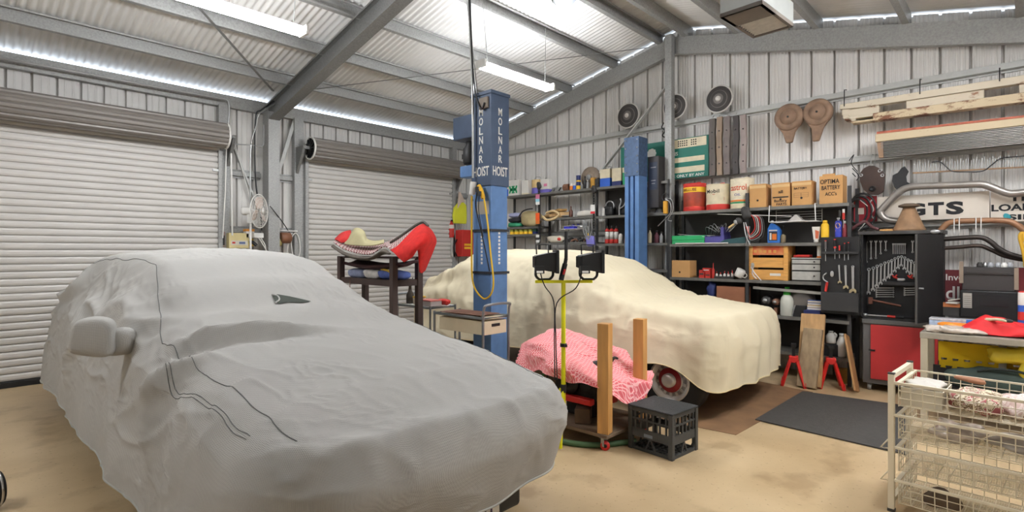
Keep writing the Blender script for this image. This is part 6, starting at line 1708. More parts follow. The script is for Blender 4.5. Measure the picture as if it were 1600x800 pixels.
# left door, swung fully open
dw = onX(1284, 430, XC).y - yl
m = MB(); m.box((-W / 2 - dw, -.03, .03), (-W / 2 - .004, .0, H - .02)); ld = m.obj('door', cabm, t)
m = MB(); m.box((-W / 2 - dw + .02, -.07, H * .77), (-W / 2 - .02, -.03, H * .80)); m.obj('door_shelf', C('rail_black', (44, 43, 43)), ld)
m = MB(); m.box((-W / 2 - dw + .005, -.06, .06), (-W / 2 - .01, -.03, .26)); m.obj('door_pocket', C('rail_black', (44, 43, 43)), ld)
# right door, half open towards the room
hp = Vector((W / 2, 0, 0)); a_ = math.radians(-118)
fe = hp + Vector((math.cos(a_), math.sin(a_), 0)) * dw * .95
m = MB(); n_ = Vector((-math.sin(a_), math.cos(a_), 0)) * .02
vs = [hp, fe, fe + n_, hp + n_]; vs = [v + Vector((0, 0, z)) for z in (.02, H - .01) for v in vs]
m.add(vs, [(0, 1, 2, 3), (7, 6, 5, 4), (0, 4, 5, 1), (1, 5, 6, 2), (2, 6, 7, 3), (3, 7, 4, 0)]); rd = m.obj('door', cabm, t)
e1 = hp + (fe - hp) * .92
m = MB(); m.lathe([(.018, 0), (.018, .012), (0, .012)], 14, 0, Tr(e1.x, e1.y, H * .47) @ Rz(math.degrees(a_) + 90) @ Ry(90)); m.tube([e1 + Vector((.01, -.01, H * .40)), e1 + Vector((.05, -.02, H * .40))], .008, 8); m.obj('lock', silver, rd)
m = MB(); m.tube([fe + n_ * .5 + Vector((0, 0, .02)), fe + n_ * .5 + Vector((0, 0, H - .01))], .011, 8); m.obj('edge_trim', C('edge_steel', (92, 90, 88), metal=.5, rough=.4), rd)

# tools: local helper frames in the cabinet coordinates
def cl(px, py, X):
    q = onX(px, py, X); return Vector((-(q.y - yc), X - XC, q.z - zb_))
def spanner(p, q, w, label, group, n_=(0, -1, 0)):
    """combination spanner from jaw p to ring q (cabinet coordinates)"""
    p, q = Vector(p), Vector(q); d = (q - p); L = d.length
    ang = math.degrees(math.atan2(d.x, d.z))
    t_ = thing('spanner', label, 'spanner', tuple(Vector((XC, yc, zb_)) + Vector((p.y, -p.x, p.z))), G, group)
    Q = Ry(ang)
    m = MB(); m.prism([(-w * .5, w), (w * .5, w), (w * .42, L - w), (-w * .42, L - w)], -.004, .004, 0, Q); m.obj('shank', silver, t_)
    m = MB(); m.prism([(-w * .5, w * 1.3), (-w * 1.2, w * .6), (-w * 1.1, -w * .7), (-w * .5, -w * .9), (-w * .45, w * .1), (w * .45, w * .1), (w * .5, -w * .9), (w * 1.1, -w * .7), (w * 1.2, w * .6), (w * .5, w * 1.3)], -.006, .006, 0, Q); m.obj('jaw', silver, t_)
    m = MB(); m.ring((0, 0, L), w * .75, w * .34, 'Y', 16, 6, 0, Q); m.obj('ring_end', silver, t_)
    return t_
XP = XC + .185
SL = 'chrome combination spanner in the rising and falling row inside the cabinet'
tops = [(1350, 424), (1357, 421), (1364, 419), (1370, 416), (1376, 414), (1382, 411), (1388, 409), (1393, 407), (1398, 404), (1403, 402), (1408, 401), (1413, 403), (1418, 406), (1423, 408), (1428, 411), (1433, 413)]
lens_ = [40, 37, 34, 31, 29, 27, 25, 23, 20, 17, 14, 17, 19, 20, 22, 25]
for k, ((px, py), l_) in enumerate(zip(tops, lens_)):
    spanner(cl(px, py + l_, XP), cl(px + .6, py, XP), .0095 + .0002 * l_, SL, 'row of spanners inside the cabinet')
for k, (px, py, l_) in enumerate(((1348, 378, 33), (1354, 378, 31), (1361, 377, 27), (1368.5, 377, 26), (1376, 377, 19), (1384, 377, 14), (1426, 377, 17), (1433.5, 377, 18))):
    spanner(cl(px, py, XP), cl(px, py + l_, XP), .010, 'chrome spanner hanging ring down along the top of the cabinet', 'spanners along the cabinet top')
for k in range(7):
    p_, q_ = cl(1395.5 + k * 3.1, 381, XP), cl(1395.5 + k * 3.1, 397, XP)
    m = MB(); m.tube([q_ - p_, (0, 0, 0)], .005, 8); m.box((-.007, -.005, -.012), (.007, .005, .005)); m.obj('chisel', silver, None, tuple(Vector((XC, yc, zb_)) + Vector((p_.y, -p_.x, p_.z))), G, label='thin chrome punch in the close row at the top of the cabinet', cat='punch', group='punches in the cabinet')
for k in range(9):
    i, j = k % 5, k // 5
    a0 = cl(1369 if j == 0 else 1413, 450 + i * 3.4 + (0 if j == 0 else .6), XP); b0_ = cl(1396 if j == 0 else 1434, 450 + i * 3.4, XP)
    spanner(a0, b0_, .0075, ('chrome spanner lying level in the left lower group of the cabinet', 'chrome spanner lying level in the right lower group of the cabinet')[j], ('level spanners lower left', 'level spanners lower right')[j])
def cab_obj(m, p, name, mats_, label, cat, group=None): return m.obj(name, mats_, None, tuple(Vector((XC, yc, zb_)) + Vector((p.y, -p.x, p.z))), G, label=label, cat=cat, group=group)
for k, (a, b) in enumerate(((1394, 1402), (1419, 1425))):
    p_ = cl((a + b) / 2, 433, XP - .02)
    m = MB(); m.tube([(-.02, 0, .02), (.0, 0, -.0), (.02, 0, .025)], .008, 8, 0, 4); m.tube([(-.01, 0, .0), (.025, 0, -.012)], .008, 8); cab_obj(m, p_, 'side_cutters', redp, ('red handled cutters on the left of the rail inside the cabinet', 'red handled cutters on the right of the rail inside the cabinet')[k], 'cutters')
p_ = cl(1408, 437, XP - .03); m = MB(); m.blob((0, 0, 0), (.07, .02, .03), 0, 8, 4); cab_obj(m, p_, 'putty_knife', silver, 'pale metal blade lying on the rail inside the cabinet', 'blade')
p_ = cl(1384, 473, XC + .12); q_ = cl(1407, 478, XC + .12)
m = MB(); m.tube([(-.12, 0, .02), (.13, 0, -.025)], .011, 8); m.box((-.15, -.015, -.02), (-.115, .015, .05)); cab_obj(m, p_, 'hammer', C('hammer_brown', (110, 66, 50)), 'brown handled hammer lying across the lower part of the cabinet', 'hammer')
p_ = cl(1390, 493, XC + .02)
t_ = thing('torque_wrench', 'long chrome wrench with a black and red grip lying along the cabinet bottom', 'wrench', tuple(Vector((XC, yc, zb_)) + Vector((p_.y, -p_.x, .033))), G)
m = MB(); m.tube([(-.2, 0, 0), (.05, 0, 0)], .008, 8); m.lathe([(.018, -.015), (.018, .015)], 14, 0, Tr(-.21, 0, 0)); m.obj('shaft', silver, t_)
m = MB(); m.tube([(.05, 0, 0), (.12, 0, 0)], .012, 8); m.obj('grip', black, t_)
m = MB(); m.tube([(-.02, 0, .0), (.05, 0, 0)], .0125, 8); m.obj('red_collar', redp, t_)
# tools on the open left door
XD = XC - .045
for k, (px, py, l_, big) in enumerate(((1290, 382, 22, 1), (1304.5, 380, 20, 1), (1311.5, 390, 6, 0), (1319.5, 386, 15, 0), (1325.5, 385, 15, 0))):
    p_ = cl(px, py, XC - .05)
    t_ = thing('screwdriver', ('grey and red screwdriver, leftmost on the open cabinet door', 'thick black and red screwdriver, second on the open cabinet door', 'stubby red screwdriver, lowest on the open cabinet door', 'black red-topped screwdriver, second from right on the open cabinet door', 'black red-topped screwdriver, rightmost on the open cabinet door')[k], 'screwdriver', tuple(Vector((XC, yc, zb_)) + Vector((p_.y, -p_.x, p_.z))), G)
    s_ = .011 if big else .008
    m = MB(); m.tube([(0, 0, -.05 if l_ > 8 else -.01), (0, 0, .035)], s_, 8); m.obj('handle', [C('grip_grey', (90, 84, 82)), black, redp, black, black][k], t_)
    m = MB(); m.tube([(0, 0, .035), (0, 0, .045)], s_ * 1.05, 8)
    if k == 1: m.tube([(0, 0, -.055), (0, 0, -.035)], s_ * 1.1, 8)
    m.obj('handle_end', redp, t_)
    m = MB(); m.tube([(0, 0, -.05), (0, 0, -.06 - l_ * .0055)], .004, 6); m.obj('blade', silver, t_)
def adj(px0, py0, px1, py1, w, label):
    p_, q_ = cl(px0, py0, XD), cl(px1, py1, XD)
    d = p_ - q_; L = d.length; ang = math.degrees(math.atan2(d.x, d.z))
    t_ = thing('adjustable_wrench', label, 'wrench', tuple(Vector((XC, yc, zb_)) + Vector((q_.y, -q_.x, q_.z))), G, 'adjustable wrenches on the door')
    Q = Ry(ang)
    m = MB(); m.prism([(-w * .5, w), (w * .5, w), (w * .62, L), (-w * .62, L)], -.005, .005, 0, Q); m.ring((0, 0, L), w * .55, w * .25, 'Y', 14, 6, 0, Q); m.obj('handle', silver, t_)
    m = MB(); m.prism([(-w * .6, w * 1.4), (-w * 1.7, w * .6), (-w * 1.9, -w * 1.1), (-w * .9, -w * .8), (-w * .4, -.1 * w), (w * .5, w * .0), (w * .8, -w * 1.0), (w * 1.5, -w * .9), (w * 1.5, w * .5), (w * .7, w * 1.5)], -.008, .008, 0, Q); m.obj('jaw', C('jaw_brass', (190, 176, 140), rough=.35, metal=.7), t_)
adj(1311, 415, 1312.5, 441, .011, 'smallest adjustable wrench of three hanging on the open door')
adj(1321, 416, 1322, 449, .015, 'middle adjustable wrench of three hanging on the open door')
adj(1332.5, 417, 1333, 455, .019, 'largest adjustable wrench of three hanging on the open door')
p_ = cl(1290, 448, XD)
t_ = thing('pruning_knife', 'hooked knife with a red grip hanging low on the open cabinet door', 'knife', tuple(Vector((XC, yc, zb_)) + Vector((p_.y, -p_.x, p_.z))), G)
m = MB(); m.tube([(.02, 0, .05), (-.02, 0, .08), (-.02, 0, .12), (.01, 0, .15)], .007, 6, 0, 5); m.obj('blade', silver, t_)
m = MB(); m.tube([(.0, 0, -.05), (.015, 0, .05)], .013, 8); m.obj('grip', redp, t_)
p_ = cl(1300, 428, XD); m = MB(); m.blob((0, 0, 0), (.035, .012, .065), 0, 8, 2.3); cab_obj(m, p_, 'tape_clip', silver, 'small bright metal clip on the open cabinet door', 'clip')
p_ = cl(1315, 464, XD)
t_ = thing('pliers', 'brass coloured long pliers lying level across the open cabinet door', 'pliers', tuple(Vector((XC, yc, zb_)) + Vector((p_.y, -p_.x, p_.z))), G)
br_ = C('brass_pale', (190, 150, 90), rough=.4, metal=.5)
m = MB(); m.tube([(-.10, 0, .01), (0, 0, .0), (.12, 0, .008)], .006, 6, 0, 4); m.tube([(-.06, 0, -.01), (0, 0, .0), (.12, 0, -.015)], .006, 6, 0, 4); m.obj('handles', br_, t_)
m = MB(); m.blob((-.11, 0, .0), (.06, .014, .035), 0, 8, 2.4); m.obj('jaws', br_, t_)
m = MB(); m.box((.0, -.012, -.03), (.012, .012, .03)); m.obj('peg', C('peg_orange', (226, 150, 60)), t_)
# on top of the cabinet
zz = zb_ + H + .036
p_ = onX(1420, 360, 6.80)
rr = 20 / F * 6.8 / ray(1420)[0]
t_ = thing('cone_funnel', 'rust brown metal cone standing upside down on the tool cabinet', 'cone', (6.82, p_.y, zz))
hh = onX(1420, 318, 6.82).z - zz
m = MB(); m.lathe([(rr * 1.08, 0), (rr * 1.05, .02), (rr * .9, .06), (rr * .38, hh * .86)], 30); m.obj('cone', C('cone_rust', (142, 110, 80), rough=.75, var=.3, scale=8, bump=.2), t_)
m = MB(); m.lathe([(rr * .38, hh * .84), (rr * .7, hh * .88), (rr * .7, hh * .94), (rr * .35, hh), (0, hh)], 24); m.obj('collar', C('cone_dark', (92, 76, 60), rough=.7), t_)
m = MB(); m.box((-.055, -.025, 0), (.055, .025, .02)); m.obj('timber_offcut', wood, None, (6.72, onX(1385, 360, 6.72).y, zz), G, bev=.003, label='small pale timber offcut on the left of the tool cabinet top', cat='timber block')
m = MB(); m.tube([(-.14, 0, .02), (-.05, 0, .09), (0, .02, .11), (.06, 0, .05), (.12, 0, .02)], .016, 8, 0, 5); m.obj('rubber_hose', C('hose_maroon', (92, 50, 52)), None, (6.80, onX(1352, 360, 6.8).y, zz), G, label='maroon bent hose lying on the left end of the tool cabinet', cat='hose')

# red cupboard
t = thing('red_cupboard', 'grey steel cupboard with a red door under the tool cabinet', 'cupboard', (XC - .02, yc - .02, 0), G)
gfr = C('frame_grey', (96, 94, 92), rough=.5, metal=.2, var=.1)
wl = W / 2; zz0, zz1 = .08, zb_ - .004
m = MB(); m.box((-wl, .02, zz0), (wl, .42, zz1)); m.obj('case', gfr, t)
m = MB(); m.box((-wl - .005, .0, zz1 - .045), (wl + .005, .42, zz1)); m.obj('worktop', gfr, t, bev=.004)
m = MB(); m.box((-wl + .07, .0, zz0 + .05), (wl - .04, .02, zz1 - .055)); d_ = m.obj('door', C('door_red', (176, 44, 44), rough=.5, var=.1, scale=3), t, bev=.003)
m = MB(); m.box((-wl + .055, -.012, .42), (-wl + .11, .0, .435)); m.obj('handle', blackm, d_)
for sx_ in (-wl + .05, wl - .05):
    for sy in (.07, .36):
        m = MB(); m.lathe([(.012, -.015), (.038, -.015), (.038, .015), (.012, .015)], 18, 0, Tr(sx_, sy, .038) @ Ry(90)); m.box((sx_ - .02, sy - .02, .05), (sx_ + .02, sy + .02, .085)); m.obj('caster', grey_p, t)

# ---------------------------------------------------------------- rear bench with toolboxes
yb0, yb1 = yr_ - .06, -.5
t = thing('workbench', 'dark workbench against the wall carrying the stacked toolboxes', 'bench', (6.62, (yb0 + yb1) / 2, 0), G)
w = (yb0 - yb1) / 2
m = MB(); m.box((-w, 0, .78), (w, .5, .83)); m.obj('top', drk, t)
for a in (-w + .04, w - .04):
    for b in (.04, .46):
        m = MB(); m.cbox((a, b, .39), (.06, .06, .78)); m.obj('leg', drk, t)
ZB = .831; XT = 6.62
def lw(px, X=XT): return onX(px, 400, X).y
y0_, y1_ = lw(1500), lw(1590)
t = thing('toolbox', 'black lower toolbox with a white paper label on the rear bench', 'toolbox', (XT + .01, (y0_ + y1_) / 2, ZB), G)
w = (y0_ - y1_) / 2; h1 = onX(1545, 455, XT).z - ZB
m = MB(); m.box((-w, 0, 0), (w, .3, h1)); m.obj('body', black, t, bev=.008)
m = MB(); m.box((-w * .3, -.006, h1 * .45), (w * .7, 0, h1 * .85)); m.obj('smooth_panel', C('panel_glossy', (38, 38, 40), rough=.25), t)
xx = -(lw(1512) - (y0_ + y1_) / 2)
m = MB(); m.box((xx - .035, -.004, h1 * .35), (xx + .03, -.001, h1 * .9)); pl = m.obj('paper_label', M('paper_grey', (170, 165, 155)), t)
m = MB()
for k in range(6): m.box((xx - .028, -.005, h1 * (.40 + k * .075)), (xx + .022, -.004, h1 * (.41 + k * .075)))
m.obj('ruled_lines', drk, pl)
y0_, y1_ = lw(1503), lw(1587); zq = ZB + h1 + .001; h2 = onX(1545, 418, XT).z - zq
t = thing('toolbox', 'dark grey upper toolbox with a ribbed lid, stacked on the black one', 'toolbox', (XT + .02, (y0_ + y1_) / 2, zq), G)
w = (y0_ - y1_) / 2
dg = C('toolbox_grey', (58, 55, 54), rough=.5)
m = MB(); m.box((-w, 0, 0), (w, .28, h2 * .72)); m.obj('body', dg, t, bev=.006)
m = MB(); m.box((-w - .005, -.012, h2 * .70), (w + .005, .285, h2)); m.box((-w * .85, -.016, h2 * .76), (w * .85, -.012, h2 * .9)); m.obj('lid', dg, t, bev=.006)
m = MB(); m.box((w - .01, -.02, 0.02), (w + .02, .02, h2)); m.obj('side_latch', C('latch_tan', (140, 124, 108)), t); m = MB(); m.box((-w - .02, -.02, h2 * .3), (-w + .01, .02, h2 * 1.25)); m.obj('side_latch', C('latch_tan', (140, 124, 108)), t)
for k, (px, col_) in enumerate(((1531, drk), (1539, steel), (1548, C('glass_grey', (170, 172, 176), rough=.2)), (1560, C('glass_grey', (170, 172, 176), rough=.2)), (1569, white), (1578, C('glass_grey', (170, 172, 176), rough=.2)))):
    m = MB(); m.lathe([(.022, 0), (.024, .005), (.024, .03), (.016, .036), (.016, .045), (0, .045)], 14); m.obj('small_jar', col_, None, (XT + .1 + .03 * (k % 2), lw(px, XT + .1), zq + h2 + .001), 0, label='small jar in the row on top of the upper grey toolbox', cat='jar', group='jars on the upper toolbox')
m = MB(); m.box((-.04, -.08, 0), (.05, .08, .012)); m.tube([(-.05, 0, .02), (.06, .02, .05)], .008, 6); m.obj('paper_pile', C('paper_white', (222, 214, 204)), None, (XT + .1, lw(1491, XT + .1), ZB + .12), G - 15, label='loose white papers poking out left of the black toolbox', cat='papers')
t = thing('parts_box', 'dark box under the loose papers left of the black toolbox', 'box', (XT + .12, lw(1488, XT + .12), ZB), G)
m = MB(); m.box((-.07, -.08, 0), (.06, .1, .085)); m.obj('body', drk, t); m = MB(); m.box((-.075, -.085, .085), (.065, .105, .118)); m.obj('orange_lid', C('lid_orange', (196, 120, 70)), t)
X = 5.95
p_ = onX(1599, 492, 5.95)
t, w, h = None, .07, .26
t = thing('spray_can', 'red, white and blue spray can standing at the right edge of the steel bench', 'spray can', (6.25, onX(1599, 480, 6.25).y, .772))
h = onX(1599, 455, 6.25).z - .772
m = MB(); m.lathe([(.033, 0), (.035, .006), (.035, h * .28), (.035, h * .30), (.035, h * .5), (.035, h * .52), (.035, h * .66), (.035, h * .68), (.034, h * .97), (.02, h), (0, h)], 20, 0, None, True, [0, 0, 0, 1, 0, 0, 2, 2, 1, 1]); m.obj('body', [blu, redp, whit], t)
m = MB(); m.box((-.038, -.02, h * .30), (-.034, .02, h * .5)); m.obj('red_square', redp, t)

# ---------------------------------------------------------------- steel bench in front
XN = 5.82; ya = onX(1437, 525, XN).y; zN = onX(1437, 519, XN).z
t = thing('steel_bench', 'cream steel bench at the right with plastic bags and a red cloth on top', 'bench', (XN, ya, 0), G)
cst = C('bench_cream', (182, 172, 150), rough=.5, var=.08)
Lb = 1.5
m = MB(); m.box((0, 0, zN - .05), (Lb, .5, zN)); m.obj('top', C('bench_top', (150, 142, 128), rough=.5, var=.1), t, bev=.004)
for a in (.025, .52, Lb - .03):
    for b in (.02, .48):
        if a == .52 and b == .02: b = .30
        m = MB(); m.cbox((a + .005, b, (zN - .05) / 2), (.05, .04, zN - .05)); m.obj('leg', cst, t)
m = MB(); m.box((.0, .02, .25), (Lb, .48, .27)); m.obj('lower_shelf', C('bench_low', (90, 84, 78), rough=.6), t)
plas = C('clear_plastic', (204, 192, 180), rough=.15, var=.2, scale=20)
zN += .001
def on_bench(px, py, d=.1):
    q = onX(px, py, XN + d); return (XN + d, q.y, zN)
def heap(px0, px1, h_, d0, dd, mat_, name, label, cat, amp=.3, fr=12, p=2.5, seed=0.):
    q0, q1 = onX(px0, 500, XN + d0), onX(px1, 500, XN + d0); w_ = q0.y - q1.y
    m = MB(); m.blob((0, 0, h_ / 2), (w_, dd, h_), 0, 18, p, amp, fr, seed); return m.obj(name, mat_, None, (XN + d0, (q0.y + q1.y) / 2, zN), G, label=label, cat=cat)
heap(1447, 1530, .055, .12, .2, plas, 'plastic_bag', 'crumpled clear plastic bag along the left front of the steel bench', 'bag', .35, 22)
heap(1464, 1546, .075, .27, .14, C('orange_pack', (232, 140, 50), rough=.35, var=.25, scale=10), 'orange_packet', 'orange packet wrapped in clear plastic on the steel bench', 'packet', .2, 16, 3)
t = thing('organiser_box', 'clear pale blue organiser box behind the plastic bag on the steel bench', 'box', (XN + .43, onX(1488, 490, XN + .43).y, zN), G)
m = MB(); m.box((-.16, -.07, 0), (.16, .07, .075)); m.obj('tray', C('clear_blue', (170, 186, 210), rough=.2, var=.2, scale=30), t, bev=.006)
m = MB(); m.box((-.16, -.07, .075), (.16, .07, .095)); m.obj('lid', C('clear_grey', (196, 196, 200), rough=.2, var=.25, scale=40), t, bev=.004)
m = MB(); m.box((.10, -.075, .06), (.14, -.07, .1)); m.obj('blue_catch', C('catch_blue', (50, 110, 200)), t)
def rc(u, v):
    x = -.24 + 1.0 * u; y = -.12 + .34 * v
    e = min(u, 1 - u, v, 1 - v) * 6
    z = .012 + min(1, e) * (.09 + .05 * math.sin(u * 6 + 1) * math.sin(v * PI)) + .03 * nz(u * 5, v * 5) + .02 * nz(u * 14, v * 9)
    return (x, y, max(.012, z))
m = MB(); m.grid(rc, 60, 30); m.obj('red_cloth', C('cloth_red', (206, 32, 36), rough=.7, var=.12, scale=8), None, (XN + .22, onX(1556, 510, XN + .22).y, zN), G, solid=.008, label='bright red cloth bunched on the right of the steel bench', cat='cloth')
t_ = thing('pliers', 'pale metal snips lying before the red cloth on the steel bench', 'snips', on_bench(1560, 497, .12), G - 35)
m = MB(); m.tube([(-.12, 0, .12), (-.02, 0, .14), (.06, .01, .135)], .012, 8, 0, 4); m.tube([(-.12, .03, .13), (-.02, .01, .14)], .010, 8); m.obj('handles', C('snip_cream', (206, 190, 160)), t_)
m = MB(); m.blob((.06, .01, .138), (.09, .02, .03), 0, 8, 2.3); m.obj('jaws', drk, t_)
# under the bench
def under(px0, px1, py0, py1, X, th, mat_, name, label, cat, bev=.004):
    a, b = onX(px0, py0, X), onX(px1, py0, X); z1_, z0_ = a.z, onX(px0, py1, X).z
    m = MB(); w_ = a.y - b.y; m.box((-w_ / 2, 0, 0), (w_ / 2, th, z1_ - z0_)); return m.obj(name, mat_, None, (X, (a.y + b.y) / 2, z0_), G, bev=bev, label=label, cat=cat)
zl = .272
a, b = onX(1467, 540, 6.2), onX(1640, 540, 6.2); w_ = a.y - b.y; h_ = onX(1467, 532, 6.2).z - zl
def jig(n, L, z, amp):
    pts = []
    for i in range(n):
        x0 = -L / 2 + L * i / n; q = L / n
        pts += [(x0, z), (x0 + q * .3, z), (x0 + q * .22, z - amp), (x0 + q * .78, z - amp), (x0 + q * .7, z)]
    return pts + [(L / 2, z)]
m = MB(); m.prism([(-w_ / 2, h_), (w_ / 2, h_)] + jig(9, w_, .2, -.03)[::-1], 0, .03); m.prism([(-w_ / 2 + .005, .0), (w_ / 2, 0), (w_ / 2, .21), (-w_ / 2 + .005, .21)], .005, .025)
m.obj('foam_mat', C('foam_yellow', (236, 196, 20), rough=.8, var=.06), None, (6.16, (a.y + b.y) / 2, zl), G, label='bright yellow foam mat standing on edge under the steel bench', cat='mat')
m = MB(); m.prism([(-w_ / 2 - .03, 0), (w_ / 2, 0)] + jig(9, w_, .17, .02)[::-1] + [(-w_ / 2 - .03, .17)], 0, .03); m.obj('foam_mat', C('foam_black', (48, 46, 46), rough=.85, var=.1), None, (6.08, (a.y + b.y) / 2, zl), G, label='dark interlocking foam mat standing before the yellow one', cat='mat')
q = onX(1585, 560, 6.0)
m = MB(); m.blob((0, 0, 0), (.5, .14, .14), 0, 12, 2.6, .3, 9, 2.); m.blob((.05, -.02, -.09), (.16, .12, .2), 0, 12, 2.4, .3, 12, 5.); m.obj('yellow_bag', C('bag_yellow', (214, 190, 50), rough=.5, var=.15), None, (6.0, q.y - .06, onX(1585, 555, 6.0).z), G, label='crumpled yellow plastic bag hanging under the steel bench top', cat='bag')
q = onX(1560, 588, 5.98)
t = thing('canvas_bag', 'dark green holdall on the low shelf of the steel bench', 'bag', (6.0, q.y - .02, zl + .001), G)
m = MB(); m.blob((0, 0, .11), (.72, .16, .2), 0, 16, 2.6, .12, 8, 3.); m.obj('bag', C('bag_green', (58, 72, 66), rough=.8, var=.2), t)
m = MB(); m.tube([(-.15, -.06, .18), (-.05, -.08, .215), (.1, -.08, .215), (.2, -.06, .18)], .010, 8, 0, 5); m.obj('handle', C('bag_dark', (40, 48, 46), rough=.8), t)

# ---------------------------------------------------------------- wire basket rack at the right
Pf = onZ(1393, 798, 0); 
rz_ = G - 3
t = thing('basket_rack', 'cream wire basket rack with sliding baskets at the lower right corner', 'basket rack', (Pf.x, Pf.y, 0), rz_)
cr = C('rack_cream', (226, 216, 192), rough=.45, var=.04)
Lr, Dr, Hr = .86, .47, .765
for y in (0, Dr):
    for x in (0, Lr):
        m = MB(); m.box((x - .015, y - .015, .015), (x + .015, y + .015, Hr)); p_ = m.obj('post', cr, t, bev=.003)
        m = MB(); m.box((x - .017, y - .017, 0), (x + .017, y + .017, .016)); m.box((x - .0155, y - .0155, Hr), (x + .0155, y + .0155, Hr + .008)); m.obj('end_plug', drk, p_)
for x in (0, Lr):
    m = MB(); m.box((x - .012, 0, Hr - .025), (x + .012, Dr, Hr)); m.obj('top_rail', cr, t)
    m = MB(); m.box((x - .012, 0, .05), (x + .012, Dr, .07)); m.obj('bottom_rail', cr, t)
zs = [(Hr - .02) - .175 * k for k in range(4)]
def zfront(py): return EYE - (py - HZ) / F * (F * EYE / (798 - HZ))
rails = [zfront(597), zfront(647), zfront(697), zfront(748)]
for k, z in enumerate(rails):
    for x in (.018, Lr - .018):
        m = MB(); m.box((x - .006, .0, z - .012), (x + .012, Dr, z - .006)); m.obj('runner', cr, t)
# baskets: each with a front rail, wires and a mesh bottom
bask = thing('wire_basket', 'cream wire basket in the rack, topmost, heaped with patterned cloths', 'basket', (Pf.x, Pf.y, rails[0]), rz_, 'sliding wire baskets')
x0, x1, y0, y1, dz = .035, Lr - .035, -.01, Dr - .01, .125
m = MB(); m.box((x0 - .02, y0 - .007, -.008), (x1 + .02, y0 + .007, .008)); m.obj('front_rail', cr, bask, bev=.003)
m = MB(); m.box((x0 - .02, y1 - .006, -.005), (x1 + .02, y1 + .006, .005)); m.obj('back_rail', cr, bask)
for x in (x0, x1):
    m = MB(); m.box((x - .006, y0, -.005), (x + .006, y1, .005)); m.obj('side_rail', cr, bask)
def wires(lst, name):
    m = MB()
    for a, b, r in lst: m.tube([a, b], r, 5, cap=False)
    m.obj(name, cr, bask)
nx, ny = 15, 8
for yy, sg, nm in ((y0, 1, 'front_mesh'), (y1, -1, 'back_mesh')):
    wires([((x0 + (x1 - x0) * i / nx, yy, 0), (x0 + (x1 - x0) * i / nx, yy + sg * .015, -dz), 0.0025) for i in range(nx + 1)] + [((x0, yy + sg * .015 * k / 3, -dz * k / 3), (x1, yy + sg * .015 * k / 3, -dz * k / 3), 0.0025) for k in (1, 2, 3)], nm)
for xx in (x0, x1):
    wires([((xx, y0 + (y1 - y0) * i / ny, 0), (xx, y0 + (y1 - y0) * i / ny, -dz), 0.0025) for i in range(ny + 1)] + [((xx, y0, -dz * k / 3), (xx, y1, -dz * k / 3), 0.0025) for k in (1, 2, 3)], 'side_mesh')
wires([((x0 + (x1 - x0) * i / nx, y0 + .015, -dz), (x0 + (x1 - x0) * i / nx, y1 - .015, -dz), 0.0025) for i in range(nx + 1)] + [((x0, y0 + .015 + (y1 - y0 - .03) * i / 20, -dz + .002), (x1, y0 + .015 + (y1 - y0 - .03) * i / 20, -dz + .002), 0.0022) for i in range(21)], 'bottom_mesh')
for k, lab in ((1, 'cream wire basket in the rack, second from the top, holding clear bags'), (2, 'cream wire basket in the rack, third from the top, nearly empty'), (3, 'cream wire basket in the rack, lowest, nearly empty')):
    dup(bask, (Pf.x, Pf.y, rails[k]), label=lab)
def rk(x, y, z):
    a = math.radians(rz_); return (Pf.x + x * math.cos(a) - y * math.sin(a), Pf.y + x * math.sin(a) + y * math.cos(a), z)
zb0 = rails[0] - dz + .006
t = thing('plastic_carton', 'pale plastic tub lined with a white bag in the top wire basket', 'tub', rk(.13, .17, zb0), rz_)
m = MB(); m.box((-.085, -.14, 0), (.085, .14, .005)); m.prism([(-.085, 0), (-.095, .095), (-.09, .095), (-.08, 0)], -.14, .14); m.prism([(.085, 0), (.095, .095), (.09, .095), (.08, 0)], -.14, .14); m.box((-.09, -.145, 0), (.09, -.14, .095)); m.box((-.09, .14, 0), (.09, .145, .095)); m.obj('tub', C('tub_cream', (212, 204, 184)), t)
m = MB(); m.blob((0, 0, .09), (.17, .26, .06), 0, 12, 3, .3, 20); m.obj('liner_bag', C('bag_white', (206, 200, 190), rough=.4, var=.1), t)
def cloth_mat(name, cols, sc_):
    m = M(name, cols[0], .9, 0, .1)
    nt = m.node_tree; b = nt.nodes['Principled BSDF']; tc = nt.nodes.new('ShaderNodeTexCoord')
    v = nt.nodes.new('ShaderNodeTexNoise'); v.inputs['Scale'].default_value = sc_; v.inputs['Distortion'].default_value = 2.
    nt.links.new(tc.outputs['Object'], v.inputs['Vector'])
    r = nt.nodes.new('ShaderNodeValToRGB'); r.color_ramp.interpolation = 'CONSTANT'
    e = r.color_ramp.elements; e[0].position = 0; e[0].color = (*lin(cols[0]), 1); e[1].position = .42; e[1].color = (*lin(cols[1]), 1)
    for i, c_ in enumerate(cols[2:]): q = e.new(.5 + .07 * i); q.color = (*lin(c_), 1)
    nt.links.new(v.outputs['Fac'], r.inputs['Fac']); nt.links.new(r.outputs['Color'], b.inputs['Base Color'])
    return m
pc = cloth_mat('cloth_pattern', [(206, 192, 164), (120, 96, 70), (214, 204, 184), (156, 84, 84)], 16)
for k, (x, y, w_, d_, h_, lab) in enumerate(((.36, .15, .24, .26, .105, 'brown and cream patterned cloth beside the pale tub in the top basket'), (.58, .2, .26, .3, .115, 'pinkish patterned cloth in the middle of the top basket'), (.70, .13, .18, .24, .09, 'patterned cloth with dark rings at the right of the top basket'))):
    m = MB(); m.blob((0, 0, h_ / 2), (w_, d_, h_), 0, 16, 2.6, .25, 14, k * 4.); m.obj('folded_cloth', [pc, cloth_mat('cloth_pink', [(214, 196, 190), (196, 170, 160), (226, 214, 206), (150, 110, 100)], 9), pc][k], None, rk(x, y, zb0), rz_, label=lab, cat='cloth')
